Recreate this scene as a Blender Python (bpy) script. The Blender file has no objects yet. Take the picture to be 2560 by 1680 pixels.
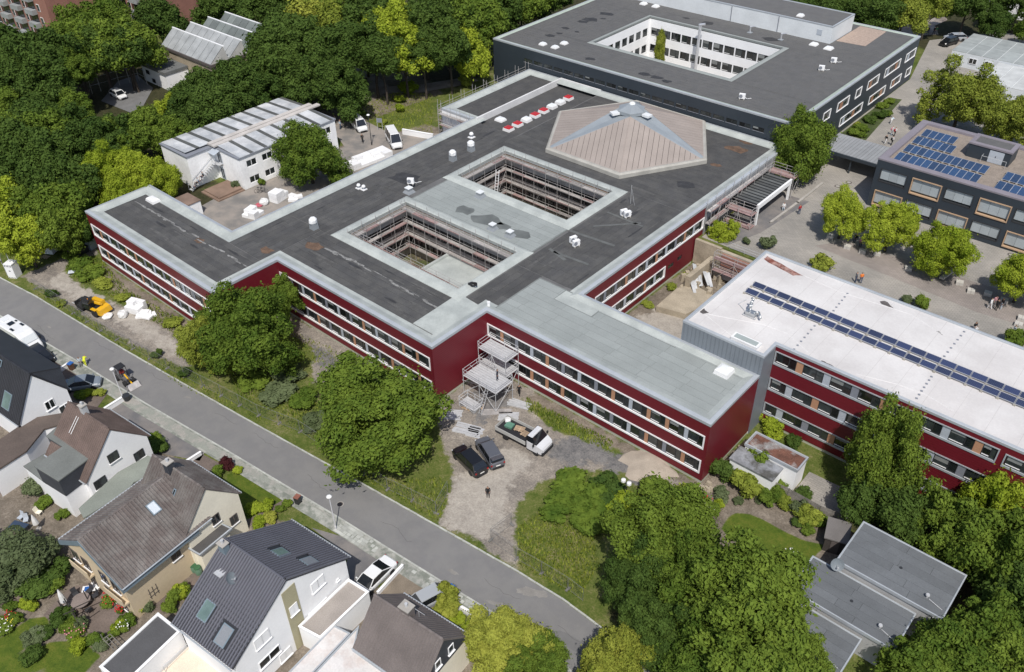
import bpy, math, random
import numpy as np
from mathutils import Vector, Matrix
rnd = random.Random(7)
scn = bpy.context.scene
col = scn.collection
# ---------------------------------------------------------------- camera
cam = bpy.data.cameras.new('camera')
cam_obj = bpy.data.objects.new('camera', cam)
col.objects.link(cam_obj)
cam.sensor_width = 36.0
cam.lens = 30.668
cam.clip_end = 2000
_r = Vector((0.753734, 0.657007, -0.015080)); _u = Vector((-0.392472, 0.468420, 0.791548)); _f = Vector((-0.527116, 0.590698, -0.610921))
_m = Matrix((_r, _u, -_f)).transposed().to_4x4()
_m.translation = (58.90, -52.22, 70.0)
cam_obj.matrix_world = _m
scn.camera = cam_obj
# ---------------------------------------------------------------- light
SUN_EL = math.radians(56)
SUN_DIR = Vector((0.69*math.cos(SUN_EL), -0.724*math.cos(SUN_EL), math.sin(SUN_EL))).normalized()
world = bpy.data.worlds.new('World'); scn.world = world; world.use_nodes = True
wn = world.node_tree.nodes; wl = world.node_tree.links
bg = wn['Background']
sky = wn.new('ShaderNodeTexSky'); sky.sky_type = 'NISHITA'; sky.sun_disc = False
sky.sun_elevation = SUN_EL
sky.sun_rotation = math.atan2(SUN_DIR.x, SUN_DIR.y)
sky.air_density = 1.0; sky.dust_density = 1.5
wl.new(sky.outputs[0], bg.inputs[0]); bg.inputs[1].default_value = 0.115
sl = bpy.data.lights.new('sun', 'SUN'); sl.energy = 4.1; sl.angle = math.radians(0.6); sl.color = (1.0, 0.95, 0.88)
so = bpy.data.objects.new('sun', sl); col.objects.link(so)
so.rotation_euler = (-SUN_DIR).to_track_quat('-Z', 'Y').to_euler()
so.location = (0, 0, 120)
scn.view_settings.view_transform = 'Standard'; scn.view_settings.look = 'None'
scn.view_settings.exposure = 0.0; scn.view_settings.gamma = 1.0; scn.view_settings.use_curve_mapping = False
try:
    scn.cycles.max_bounces = 6; scn.cycles.transparent_max_bounces = 8
except Exception: pass
# ---------------------------------------------------------------- materials
MATS = {}
def nnode(nt, t, **kw):
    n = nt.nodes.new(t)
    for k, v in kw.items(): setattr(n, k, v)
    return n
def ramp(nt, fac, stops):
    r = nt.nodes.new('ShaderNodeValToRGB')
    e = r.color_ramp.elements
    while len(e) < len(stops): e.new(0.5)
    for q, (p, c) in zip(e, stops):
        q.position = p; q.color = (*c, 1) if len(c) == 3 else c
    nt.links.new(fac, r.inputs[0]); return r
def mat(name, c, rough=0.8, var=0.12, sc=0.6, fine=14.0, fvar=0.10, metal=0.0, bump=0.0, bscale=20.0, c2=None, c2amt=0.5, c2sc=0.25, objvar=0.0, spec=0.5, coat=0.0):
    """paint / stone / bitumen: base colour broken up by soft blotches and fine grain, an optional second tone in patches"""
    if name in MATS: return MATS[name]
    m = bpy.data.materials.new(name); m.use_nodes = True; nt = m.node_tree
    b = nt.nodes['Principled BSDF']; L = nt.links.new
    b.inputs['Roughness'].default_value = rough; b.inputs['Metallic'].default_value = metal
    b.inputs['Specular IOR Level'].default_value = spec
    if coat: b.inputs['Coat Weight'].default_value = coat; b.inputs['Coat Roughness'].default_value = 0.08
    geo = nnode(nt, 'ShaderNodeNewGeometry')
    n1 = nnode(nt, 'ShaderNodeTexNoise'); n1.inputs['Scale'].default_value = sc; n1.inputs['Detail'].default_value = 5
    n2 = nnode(nt, 'ShaderNodeTexNoise'); n2.inputs['Scale'].default_value = fine; n2.inputs['Detail'].default_value = 3
    L(geo.outputs['Position'], n1.inputs['Vector']); L(geo.outputs['Position'], n2.inputs['Vector'])
    src = None
    if c2:
        n3 = nnode(nt, 'ShaderNodeTexNoise'); n3.inputs['Scale'].default_value = c2sc; n3.inputs['Detail'].default_value = 8; n3.inputs['Roughness'].default_value = 0.65
        L(geo.outputs['Position'], n3.inputs['Vector'])
        w = 0.08
        rp = ramp(nt, n3.outputs['Fac'], [(max(0, 0.62-0.3*c2amt-w), c), (min(1, 0.62-0.3*c2amt+w), c2)])
        src = rp.outputs[0]
    mr = nnode(nt, 'ShaderNodeMapRange'); mr.inputs[1].default_value = 0.25; mr.inputs[2].default_value = 0.75
    mr.inputs[3].default_value = 1-var*1.6; mr.inputs[4].default_value = 1+var*1.6
    L(n1.outputs['Fac'], mr.inputs[0])
    mf = nnode(nt, 'ShaderNodeMapRange'); mf.inputs[1].default_value = 0.25; mf.inputs[2].default_value = 0.75
    mf.inputs[3].default_value = 1-fvar*1.6; mf.inputs[4].default_value = 1+fvar*1.6
    L(n2.outputs['Fac'], mf.inputs[0])
    mm = nnode(nt, 'ShaderNodeMath', operation='MULTIPLY'); L(mr.outputs[0], mm.inputs[0]); L(mf.outputs[0], mm.inputs[1])
    fac = mm.outputs[0]
    if objvar:
        oi = nnode(nt, 'ShaderNodeObjectInfo')
        mo = nnode(nt, 'ShaderNodeMapRange'); mo.inputs[3].default_value = 1-objvar; mo.inputs[4].default_value = 1+objvar
        L(oi.outputs['Random'], mo.inputs[0])
        m2 = nnode(nt, 'ShaderNodeMath', operation='MULTIPLY'); L(fac, m2.inputs[0]); L(mo.outputs[0], m2.inputs[1]); fac = m2.outputs[0]
    vm = nnode(nt, 'ShaderNodeVectorMath', operation='SCALE')
    if src: L(src, vm.inputs[0])
    else: vm.inputs[0].default_value = c[:3]
    L(fac, vm.inputs['Scale']); L(vm.outputs[0], b.inputs['Base Color'])
    if bump:
        bp = nnode(nt, 'ShaderNodeBump'); bp.inputs['Strength'].default_value = bump; bp.inputs['Distance'].default_value = 0.03
        nb = nnode(nt, 'ShaderNodeTexNoise'); nb.inputs['Scale'].default_value = bscale; nb.inputs['Detail'].default_value = 4
        L(geo.outputs['Position'], nb.inputs['Vector']); L(nb.outputs['Fac'], bp.inputs['Height']); L(bp.outputs[0], b.inputs['Normal'])
    MATS[name] = m; return m
def leafmat(name, a, b_, rough=0.55, trans=0.18, hue=0.0):
    """leaves: tone varies from tree to tree and in clumps through the crown; light passes through thin leaves"""
    if name in MATS: return MATS[name]
    m = bpy.data.materials.new(name); m.use_nodes = True; nt = m.node_tree; L = nt.links.new
    p = nt.nodes['Principled BSDF']; out = nt.nodes['Material Output']
    p.inputs['Roughness'].default_value = 0.75; p.inputs['Specular IOR Level'].default_value = 0.08
    geo = nnode(nt, 'ShaderNodeNewGeometry'); oi = nnode(nt, 'ShaderNodeObjectInfo')
    n1 = nnode(nt, 'ShaderNodeTexNoise'); n1.inputs['Scale'].default_value = 0.55; n1.inputs['Detail'].default_value = 4
    L(geo.outputs['Position'], n1.inputs['Vector'])
    n2 = nnode(nt, 'ShaderNodeTexWhiteNoise'); n2.noise_dimensions = '3D'
    sn = nnode(nt, 'ShaderNodeVectorMath', operation='SNAP'); sn.inputs[1].default_value = (0.45, 0.45, 0.45)
    L(geo.outputs['Position'], sn.inputs[0]); L(sn.outputs[0], n2.inputs['Vector'])
    a1 = nnode(nt, 'ShaderNodeMath', operation='MULTIPLY_ADD'); a1.inputs[1].default_value = 0.16; L(n2.outputs['Value'], a1.inputs[0]); L(n1.outputs['Fac'], a1.inputs[2])
    a2 = nnode(nt, 'ShaderNodeMath', operation='MULTIPLY_ADD'); a2.inputs[1].default_value = 0.30; L(oi.outputs['Random'], a2.inputs[0]); L(a1.outputs[0], a2.inputs[2])
    rp = ramp(nt, a2.outputs[0], [(0.36, a), (0.90, b_)])
    L(rp.outputs[0], p.inputs['Base Color'])
    tr = nnode(nt, 'ShaderNodeBsdfTranslucent'); mx = nnode(nt, 'ShaderNodeMixShader'); mx.inputs[0].default_value = trans
    L(rp.outputs[0], tr.inputs['Color']); L(p.outputs[0], mx.inputs[1]); L(tr.outputs[0], mx.inputs[2]); L(mx.outputs[0], out.inputs['Surface'])
    MATS[name] = m; return m
def glassmat(name, c=(0.012, 0.016, 0.018), rough=0.06, objvar=0.7):
    if name in MATS: return MATS[name]
    m = mat(name, c, rough, 0.2, 0.8, 3.0, 0.15, objvar=objvar, spec=0.8); return m
# ---------------------------------------------------------------- mesh helpers
class MB:
    def __init__(s): s.v = []; s.f = []
    def add(s, vs, fs):
        n = len(s.v); s.v += [tuple(map(float, q)) for q in vs]; s.f += [tuple(i+n for i in f) for f in fs]; return s
    def box(s, x0, x1, y0, y1, z0, z1):
        return s.add([(x0,y0,z0),(x1,y0,z0),(x1,y1,z0),(x0,y1,z0),(x0,y0,z1),(x1,y0,z1),(x1,y1,z1),(x0,y1,z1)],
            [(0,3,2,1),(4,5,6,7),(0,1,5,4),(1,2,6,5),(2,3,7,6),(3,0,4,7)])
    def obox(s, cx, cy, z0, z1, lx, ly, a=0.0, tx=1.0, ty=1.0):
        """box turned by a about z, its top scaled by tx, ty"""
        c, q = math.cos(a), math.sin(a); vs = []
        for z, kx, ky in ((z0, 1, 1), (z1, tx, ty)):
            for sx, sy in ((-1,-1),(1,-1),(1,1),(-1,1)):
                x, y = sx*lx/2*kx, sy*ly/2*ky; vs.append((cx+x*c-y*q, cy+x*q+y*c, z))
        return s.add(vs, [(0,3,2,1),(4,5,6,7),(0,1,5,4),(1,2,6,5),(2,3,7,6),(3,0,4,7)])
    def prism(s, poly, z0, z1, bottom=True):
        n = len(poly); vs = [(x,y,z0) for x,y in poly]+[(x,y,z1) for x,y in poly]
        fs = [tuple(range(n, 2*n))]+[(i,(i+1)%n,n+(i+1)%n,n+i) for i in range(n)]
        if bottom: fs.append(tuple(range(n-1,-1,-1)))
        return s.add(vs, fs)
    def sheet(s, poly, z): return s.add([(x,y,z) for x,y in poly], [tuple(range(len(poly)))])
    def poly3(s, pts): return s.add(pts, [tuple(range(len(pts)))])
    def slab(s, pts, t):
        """flat polygon in space given a thickness t below it"""
        p = [Vector(q) for q in pts]; nrm = (p[1]-p[0]).cross(p[-1]-p[0]).normalized()
        if nrm.z < 0: nrm = -nrm
        n = len(p); lo = [q-nrm*t for q in p]
        return s.add(p+lo, [tuple(range(n)), tuple(range(2*n-1, n-1, -1))]+[(i,(i+1)%n,n+(i+1)%n,n+i) for i in range(n)])
    def tube(s, p, q, r, n=6, r2=None):
        p = Vector(p); q = Vector(q); d = (q-p).normalized(); r2 = r if r2 is None else r2
        a = d.orthogonal().normalized(); b = d.cross(a)
        vs = []
        for c, rr in ((p, r), (q, r2)):
            for i in range(n):
                t = 2*math.pi*i/n; vs.append(c+(a*math.cos(t)+b*math.sin(t))*rr)
        return s.add(vs, [(i,(i+1)%n,n+(i+1)%n,n+i) for i in range(n)]+[tuple(range(n-1,-1,-1)), tuple(range(n,2*n))])
    def path(s, pts, r, n=6):
        for p, q in zip(pts, pts[1:]): s.tube(p, q, r, n)
        return s
    def lathe(s, prof, n=12, cx=0, cy=0, cap=True):
        vs = []; 
        for r, z in prof:
            for i in range(n):
                t = 2*math.pi*i/n; vs.append((cx+r*math.cos(t), cy+r*math.sin(t), z))
        k = len(prof); fs = [(j*n+i, j*n+(i+1)%n, (j+1)*n+(i+1)%n, (j+1)*n+i) for j in range(k-1) for i in range(n)]
        if cap: fs += [tuple(range(n-1,-1,-1)), tuple(range((k-1)*n, k*n))]
        return s.add(vs, fs)
    def ball(s, c, r, sz=1.0, n=8, m=6):
        pr = [(max(1e-3, r*math.sin(math.pi*i/m)), c[2]-r*sz*math.cos(math.pi*i/m)) for i in range(m+1)]
        return s.lathe(pr, n, c[0], c[1])
    def loft(s, rings, cap=True):
        n = len(rings[0]); vs = [p for r in rings for p in r]; k = len(rings)
        fs = [(j*n+i, j*n+(i+1)%n, (j+1)*n+(i+1)%n, (j+1)*n+i) for j in range(k-1) for i in range(n)]
        if cap: fs += [tuple(range(n-1,-1,-1)), tuple(range((k-1)*n, k*n))]
        return s.add(vs, fs)
    def ring(s, poly, prof):
        """profile (inset, z) swept round a closed plan polygon (counter-clockwise: inwards)"""
        rs = []
        for d, z in prof: rs.append([(x, y, z) for x, y in inset(poly, d)])
        return s.loft(rs, cap=False)
    def mesh(s, name, m, smooth=False):
        me = bpy.data.meshes.new(name); me.from_pydata(s.v, [], s.f); me.materials.append(m)
        if smooth: me.polygons.foreach_set('use_smooth', [True]*len(me.polygons))
        me.update(); return me
def inset(poly, d):
    n = len(poly); out = []
    for i in range(n):
        p0, p1, p2 = Vector(poly[i-1]), Vector(poly[i]), Vector(poly[(i+1)%n])
        e1 = (p1-p0).normalized(); e2 = (p2-p1).normalized()
        n1 = Vector((-e1.y, e1.x)); n2 = Vector((-e2.y, e2.x))
        k = 1+n1.dot(n2); q = p1+(n1+n2)*(d/k if abs(k) > 1e-4 else 0); out.append((q.x, q.y))
    return out
XF = {}      # thing -> (loc, rz)
def tag(o, label, cat, group=None, kind=None):
    if label: o['label'] = label
    if cat: o['category'] = cat
    if group: o['group'] = group
    if kind: o['kind'] = kind
    return o
def thing(name, label, cat, loc=(0,0,0), rz=0.0, group=None):
    o = bpy.data.objects.new(name, None); o.empty_display_size = 0.3; col.objects.link(o)
    o.location = loc; o.rotation_euler = (0, 0, rz); XF[o] = (Vector(loc), rz)
    return tag(o, label, cat, group)
def rootof(o):
    while o.parent: o = o.parent
    return o
def put(name, me, parent=None, loc=(0,0,0), rot=(0,0,0), scale=None):
    """one object on existing mesh data"""
    o = bpy.data.objects.new(name, me); col.objects.link(o); o.location = loc; o.rotation_euler = rot
    if scale: o.scale = scale
    if parent: o.parent = parent
    return o
def part(name, mb, m, parent=None, world=False, smooth=False):
    """mesh object; world=True: the shape is given in world coordinates"""
    if world and parent:
        l, a = XF[rootof(parent)]; c, q = math.cos(-a), math.sin(-a)
        mb.v = [((x-l.x)*c-(y-l.y)*q, (x-l.x)*q+(y-l.y)*c, z-l.z) for x, y, z in mb.v]
    return put(name, mb.mesh(name, m, smooth), parent)
def structure(name, mb, m):
    o = part(name, mb, m); o['kind'] = 'structure'; return o
def copy_tree(o, parent=None):
    c = o.copy(); col.objects.link(c); c.parent = parent
    if o in XF: XF[c] = XF[o]
    for ch in o.children: copy_tree(ch, c)
    return c
def place(o, loc, rz=0.0, label=None, scale=None):
    o.location = loc; o.rotation_euler = (0, 0, rz); XF[o] = (Vector(loc), rz)
    if label: o['label'] = label
    if scale: o.scale = (scale,)*3 if not hasattr(scale, '__len__') else scale
    return o
ORD = ['first','second','third','fourth','fifth','sixth','seventh','eighth','ninth','tenth','eleventh','twelfth','thirteenth','fourteenth','fifteenth','sixteenth','seventeenth','eighteenth','nineteenth','twentieth','twenty-first','twenty-second','twenty-third','twenty-fourth','twenty-fifth']
Z0, Z1 = -0.4, 3.5          # street level, schoolyard level
def sst(a, b, t):
    t = min(1.0, max(0.0, (t-a)/(b-a))); return t*t*(3-2*t)
def tz(x, y):
    """ground height: the schoolyard lies four metres above the street"""
    left = sst(-4, 9, y)
    wing = sst(-1.4, -0.9, y)
    core = sst(46.0, 47.5, y)
    exc = sst(46.3, 46.8, y)
    right = sst(30, 36, y)
    if x < -61.0: t = left*(1-sst(-63.5, -61.5, x))+wing*sst(-63.5, -61.5, x)
    elif x < -39.3: t = wing
    elif x < 6.0: t = core
    elif x < 21.3: t = exc
    else: t = right
    return Z0+(Z1-Z0)*t
# ---------------------------------------------------------------- ground
def inpoly(poly, X, Y):
    r = np.zeros(X.shape, bool); n = len(poly)
    for i in range(n):
        (x0, y0), (x1, y1) = poly[i-1], poly[i]
        c = ((y0 > Y) != (y1 > Y)); 
        with np.errstate(divide='ignore', invalid='ignore'):
            xi = (x1-x0)*(Y-y0)/(y1-y0+1e-12)+x0
        r ^= c & (X < xi)
    return r
def polydist(poly, X, Y):
    d = np.full(X.shape, 1e9); n = len(poly)
    for i in range(n):
        a = np.array(poly[i-1]); b = np.array(poly[i]); ab = b-a
        t = np.clip(((X-a[0])*ab[0]+(Y-a[1])*ab[1])/(ab@ab+1e-9), 0, 1)
        d = np.minimum(d, np.hypot(X-a[0]-t*ab[0], Y-a[1]-t*ab[1]))
    return d
def cover(poly, X, Y, soft=1.0):
    s = np.where(inpoly(poly, X, Y), 1.0, -1.0)*polydist(poly, X, Y)
    return np.clip(0.5+s/(2*soft), 0, 1)
GRAVEL = [
 [(-66.9,-19.6),(-66.7,-13.0),(-66.6,-8.6),(-63.2,-9.3),(-65.4,-13.0),(-63.0,-15.1),(-57.4,-15.3),(-52.4,-14.9),(-48.0,-14.0),(-43.5,-13.3),(-36.9,-12.9),(-31.7,-13.4),(-28.7,-15.9),(-33.2,-16.6),(-39.6,-17.7),(-47.6,-18.5),(-54.2,-18.7),(-60.0,-18.9),(-64.4,-19.7)],
 [(-0.1,-0.1),(-0.0,6.2),(1.7,8.7),(8.1,9.6),(6.9,6.2),(14.3,5.7),(21.6,6.2),(24.4,7.2),(30.4,8.4),(29.6,4.1),(24.9,5.7),(22.1,4.5),(19.3,1.7),(17.4,-1.9),(17.9,-6.2),(20.6,-9.5),(23.3,-12.1),(17.1,-12.1),(13.2,-13.1),(11.3,-9.6),(9.4,-6.7),(5.9,-4.8)],
 [(-18.2,-4.4),(-16.3,-0.7),(-11.0,-4.5),(-14.1,-7.1)], [(-26.7,-0.4),(-16.8,1.1),(-15.0,-1.8),(-22.3,-2.5)],
]
SOIL = [
 [(-59,-13.2),(-48,-12.6),(-40,-13.6),(-29,-12.5),(-29,-10),(-60,-10)], [(-29,-3.2),(-12,-2.4),(-1,-3),(0,0),(-29,0)], [(0.5,6.9),(12,7.9),(31,7.4),(31,9.3),(0,9.3)],
 [(7,20),(21,20),(21,46.4),(7,46.4)], [(-75,-60),(-75,-33),(-50,-30),(-30,-27),(0,-23.5),(30,-20.5),(40,-24),(40,-60)],
 [(31,11),(31,6),(36,2),(47,2),(49,13),(40,14),(35,12)],
 [(-100,40),(-62,42),(-60,62),(-80,70),(-100,66)], [(-57,3.5),(-39.5,1),(-39.5,50),(-52,50),(-57,34)],
]
SOIL2 = [[(30,9),(30,6.6),(33,5),(33,16),(31.5,19)], [(56.5,2),(62,2),(64,9),(56.8,9)]]
LAWN = [
 [(-9.5,-23.4),(-9.2,-21.9),(-1.9,-21.3),(-1.5,-23.1),(-2.5,-25.7),(-6.2,-24.2)],
 [(-9.0,-49.7),(-8.1,-46.1),(-7.0,-44.8),(-5.6,-45.2),(-5.1,-47.1),(-3.8,-45.6),(-2.1,-44.0),(0.8,-43.6),(1.3,-45.8),(-4.3,-51.7)],
 [(35.7,5.3),(35.5,7.2),(35.8,8.1),(37.0,8.9),(38.5,9.1),(40.7,9.1),(42.7,9.3),(44.8,10.2),(44.3,6.3),(42.3,4.6),(39.8,5.3),(37.4,4.8)],
]
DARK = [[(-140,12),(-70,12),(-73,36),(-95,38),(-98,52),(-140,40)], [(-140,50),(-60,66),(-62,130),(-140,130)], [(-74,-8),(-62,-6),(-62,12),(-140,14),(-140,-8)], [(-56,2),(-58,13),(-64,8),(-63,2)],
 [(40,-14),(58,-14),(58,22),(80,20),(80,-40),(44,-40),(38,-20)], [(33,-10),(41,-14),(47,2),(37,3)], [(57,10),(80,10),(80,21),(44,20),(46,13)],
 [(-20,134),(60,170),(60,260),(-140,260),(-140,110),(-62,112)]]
PALE = [[(13.0,-12.5),(10.4,-7.4),(10.3,-3.5),(12.1,0.5),(14.7,0.2),(15.4,-4.6),(18.8,-9.7),(17.9,-11.8)],[(-63.3,-15.3),(-55.0,-15.2),(-45.6,-14.2),(-34.2,-13.5),(-31.7,-15.3),(-40.6,-16.0),(-50.5,-17.0),(-62.2,-17.9)],[(12,41),(16,34),(20,30),(20,24),(12,24),(8.5,30)]]
GREY = [[(13.8,2.7),(16.5,6.7),(22.2,7.3),(26.6,7.9),(25.9,5.0),(20.9,4.6),(17.5,1.8)],[(1.9,3.4),(3.4,7.6),(6.6,5.5),(6.4,0.8)],[(-20.5,-2.8),(-14.8,-1.9),(-12.7,-5.7)]]
xs = np.unique(np.concatenate([np.arange(-420,-75,6.0), np.arange(-75,62,0.5), np.arange(62,300,6.0)]))
ys = np.unique(np.concatenate([np.arange(-140,-46,6.0), np.arange(-46,50,0.5), np.arange(50,140,2.0), np.arange(140,520,8.0)]))
X, Y = np.meshgrid(xs, ys)
Zg = np.array([[tz(x, y) for x in xs] for y in ys])
Zg = Zg + 0.05*np.sin(X*0.9+np.sin(Y*0.7))*np.sin(Y*0.8)*((Y > -10) & (Y < -3))
w = {}
def acc(polys, soft): 
    r = np.zeros(X.shape)
    for p in polys: r = np.maximum(r, cover(p, X, Y, soft))
    return r
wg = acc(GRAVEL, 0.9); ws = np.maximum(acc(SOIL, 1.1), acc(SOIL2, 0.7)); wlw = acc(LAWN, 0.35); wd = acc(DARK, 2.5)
nx, ny = len(xs), len(ys)
V = np.stack([X.ravel(), Y.ravel(), Zg.ravel()], 1)
idx = np.arange(nx*ny).reshape(ny, nx)
F = np.stack([idx[:-1,:-1].ravel(), idx[:-1,1:].ravel(), idx[1:,1:].ravel(), idx[1:,:-1].ravel()], 1)
me = bpy.data.meshes.new('ground'); me.from_pydata(V.tolist(), [], F.tolist())
ca = me.color_attributes.new('cover', 'FLOAT_COLOR', 'POINT')
ca.data.foreach_set('color', np.stack([wg.ravel(), ws.ravel(), wlw.ravel(), wd.ravel()], 1).ravel())
cb = me.color_attributes.new('cover2', 'FLOAT_COLOR', 'POINT')
wp, wy = acc(PALE, 1.6), acc(GREY, 1.6); cb.data.foreach_set('color', np.stack([wp.ravel(), wy.ravel(), wp.ravel()*0, wp.ravel()*0+1], 1).ravel())
def groundmat():
    m = bpy.data.materials.new('ground_cover'); m.use_nodes = True; nt = m.node_tree; L = nt.links.new
    p = nt.nodes['Principled BSDF']; p.inputs['Roughness'].default_value = 0.95; p.inputs['Specular IOR Level'].default_value = 0.15
    at = nnode(nt, 'ShaderNodeAttribute'); at.attribute_name = 'cover'
    sp = nnode(nt, 'ShaderNodeSeparateColor'); L(at.outputs['Color'], sp.inputs[0])
    geo = nnode(nt, 'ShaderNodeNewGeometry')
    def noise(s, d=6, r=0.6):
        n = nnode(nt, 'ShaderNodeTexNoise'); n.inputs['Scale'].default_value = s; n.inputs['Detail'].default_value = d; n.inputs['Roughness'].default_value = r
        L(geo.outputs['Position'], n.inputs['Vector']); return n.outputs['Fac']
    nb, nm, nf, ne = noise(0.22), noise(1.1), noise(6.0, 4), noise(0.9, 8, 0.7)
    def mixf(a, b, k):
        x = nnode(nt, 'ShaderNodeMix'); x.data_type = 'FLOAT'; x.inputs[0].default_value = k; L(a, x.inputs[2]); L(b, x.inputs[3]); return x.outputs[0]
    grass = ramp(nt, mixf(mixf(nb, nm, 0.45), nf, 0.35), [(0.34, (0.035,0.058,0.010)), (0.45, (0.075,0.105,0.020)), (0.54, (0.125,0.140,0.040)), (0.64, (0.24,0.205,0.115))]).outputs[0]
    gravel = ramp(nt, mixf(mixf(nb, nm, 0.4), nf, 0.4), [(0.33, (0.105,0.097,0.09)), (0.44, (0.185,0.166,0.147)), (0.54, (0.275,0.245,0.21)), (0.64, (0.40,0.36,0.31))]).outputs[0]
    soil = ramp(nt, mixf(mixf(nb, nm, 0.5), nf, 0.35), [(0.34, (0.085,0.072,0.056)), (0.5, (0.175,0.148,0.118)), (0.66, (0.32,0.275,0.225))]).outputs[0]
    lawn = ramp(nt, mixf(mixf(nb, nm, 0.6), nf, 0.3), [(0.36, (0.040,0.075,0.010)), (0.52, (0.085,0.120,0.016)), (0.68, (0.15,0.15,0.03))]).outputs[0]
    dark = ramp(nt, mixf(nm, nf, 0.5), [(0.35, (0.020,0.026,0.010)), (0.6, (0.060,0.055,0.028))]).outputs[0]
    at2 = nnode(nt, 'ShaderNodeAttribute'); at2.attribute_name = 'cover2'; sp2 = nnode(nt, 'ShaderNodeSeparateColor'); L(at2.outputs['Color'], sp2.inputs[0])
    pale = ramp(nt, mixf(nm, nf, 0.5), [(0.36, (0.27,0.245,0.215)), (0.64, (0.43,0.395,0.345))]).outputs[0]
    dgrey = ramp(nt, mixf(nm, nf, 0.5), [(0.36, (0.095,0.095,0.098)), (0.64, (0.23,0.22,0.21))]).outputs[0]
    def edge(wv, k):
        a = nnode(nt, 'ShaderNodeMath', operation='SUBTRACT'); L(ne, a.inputs[0]); a.inputs[1].default_value = 0.5
        b = nnode(nt, 'ShaderNodeMath', operation='MULTIPLY_ADD'); L(a.outputs[0], b.inputs[0]); b.inputs[1].default_value = k; L(wv, b.inputs[2])
        c = nnode(nt, 'ShaderNodeMapRange'); c.interpolation_type = 'SMOOTHSTEP'; c.inputs[1].default_value = 0.36; c.inputs[2].default_value = 0.64; L(b.outputs[0], c.inputs[0]); return c.outputs[0]
    cur = grass
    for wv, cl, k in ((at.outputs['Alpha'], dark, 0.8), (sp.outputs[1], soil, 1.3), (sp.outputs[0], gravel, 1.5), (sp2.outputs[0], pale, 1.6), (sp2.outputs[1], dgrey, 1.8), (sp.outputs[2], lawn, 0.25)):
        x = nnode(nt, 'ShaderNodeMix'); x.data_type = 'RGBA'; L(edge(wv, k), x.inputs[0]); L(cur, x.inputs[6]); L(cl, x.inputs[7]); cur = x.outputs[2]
    L(cur, p.inputs['Base Color'])
    bp = nnode(nt, 'ShaderNodeBump'); bp.inputs['Strength'].default_value = 0.6; bp.inputs['Distance'].default_value = 0.12
    L(nf, bp.inputs['Height']); L(bp.outputs[0], p.inputs['Normal'])
    return m
me.materials.append(groundmat())
ground = put('ground', me); ground['kind'] = 'structure'
# ---------------------------------------------------------------- road, kerbs, pavement
asph = mat('asphalt_road', (0.172,0.170,0.170), 0.9, 0.03, 0.4, 22, 0.09, bump=0.15, bscale=60, c2=(0.190,0.187,0.183), c2amt=0.4, c2sc=0.5)
asph_d = mat('asphalt_drive', (0.145,0.142,0.145), 0.9, 0.10, 0.5, 25, 0.08, bump=0.15, bscale=60, c2=(0.19,0.175,0.165), c2amt=0.4)
conc = mat('concrete', (0.36,0.34,0.31), 0.9, 0.12, 0.8, 20, 0.08, bump=0.1)
slab_m = mat('pavement_slab', (0.40,0.41,0.38), 0.9, 0.08, 2.0, 20, 0.08, objvar=0.16)
moss = mat('mossy_pavement', (0.20,0.215,0.185), 0.95, 0.12, 0.6, 12, 0.10, c2=(0.33,0.33,0.30), c2amt=0.35, c2sc=1.2)
RU = [(-140,-29.5),(-90,-24.6),(-68.3,-22.0),(-59.9,-20.9),(-38.7,-19.1),(-26.0,-17.8),(-13.1,-16.4),(-0.2,-14.9),(13.7,-13.4),(23.0,-12.4),(28.9,-12.0),(35.8,-12.2),(39.7,-12.8),(46,-14.6),(60,-20)]
RL = [(-140,-34.5),(-90,-29.5),(-68,-27.1),(-51.9,-25.3),(-40.6,-24.0),(-33.2,-23.3),(-27.0,-22.7),(-12.9,-21.0),(4.9,-19.1),(12.6,-18.4),(19.1,-17.8),(26.6,-17.0),(33.1,-17.1),(38,-17.7),(45,-19.6),(58,-25)]
structure('road', MB().sheet(RU[::-1]+RL, Z0+0.03), asph)
def offline(L, d):
    o = []
    for i in range(len(L)):
        a = Vector(L[max(0,i-1)]); b = Vector(L[min(len(L)-1,i+1)]); e = (b-a).normalized(); o.append((L[i][0]-e.y*d, L[i][1]+e.x*d))
    return o
PV = offline(RL, -1.75)
structure('pavement', MB().sheet(RL[::-1]+PV, Z0+0.075), moss)
def along(L, step, x0, x1):
    """points every step metres along a line, with heading"""
    out = []; carry = 0
    for a, b in zip(L, L[1:]):
        a = Vector(a); b = Vector(b); d = (b-a).length; t = carry; h = math.atan2(b.y-a.y, b.x-a.x)
        while t < d:
            p = a+(b-a)*(t/d)
            if x0 <= p.x <= x1: out.append((p.x, p.y, h))
            t += step
        carry = t-d
    return out
kerb_me = MB().box(-0.485,0.485,-0.09,0.09,-0.1,0.12).mesh('kerb_stone', slab_m)
kroot = structure('kerb', MB().path([(x,y,Z0-0.05) for x,y in offline(RL,-0.1)], 0.06, 4), conc)
for x, y, h in along(offline(RL,-0.1), 1.0, -70, 46): put('kerb_stone', kerb_me, kroot, (x,y,Z0), (0,0,h))
kroot2 = structure('kerb', MB().path([(x,y,Z0-0.05) for x,y in offline(RU,0.12)], 0.06, 4), conc)
for x, y, h in along(offline(RU,0.12), 1.0, -70, 46): put('kerb_stone', kerb_me, kroot2, (x,y,Z0-0.02+rnd.uniform(-.02,.02)), (0,0,h+rnd.uniform(-.03,.03)))
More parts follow.
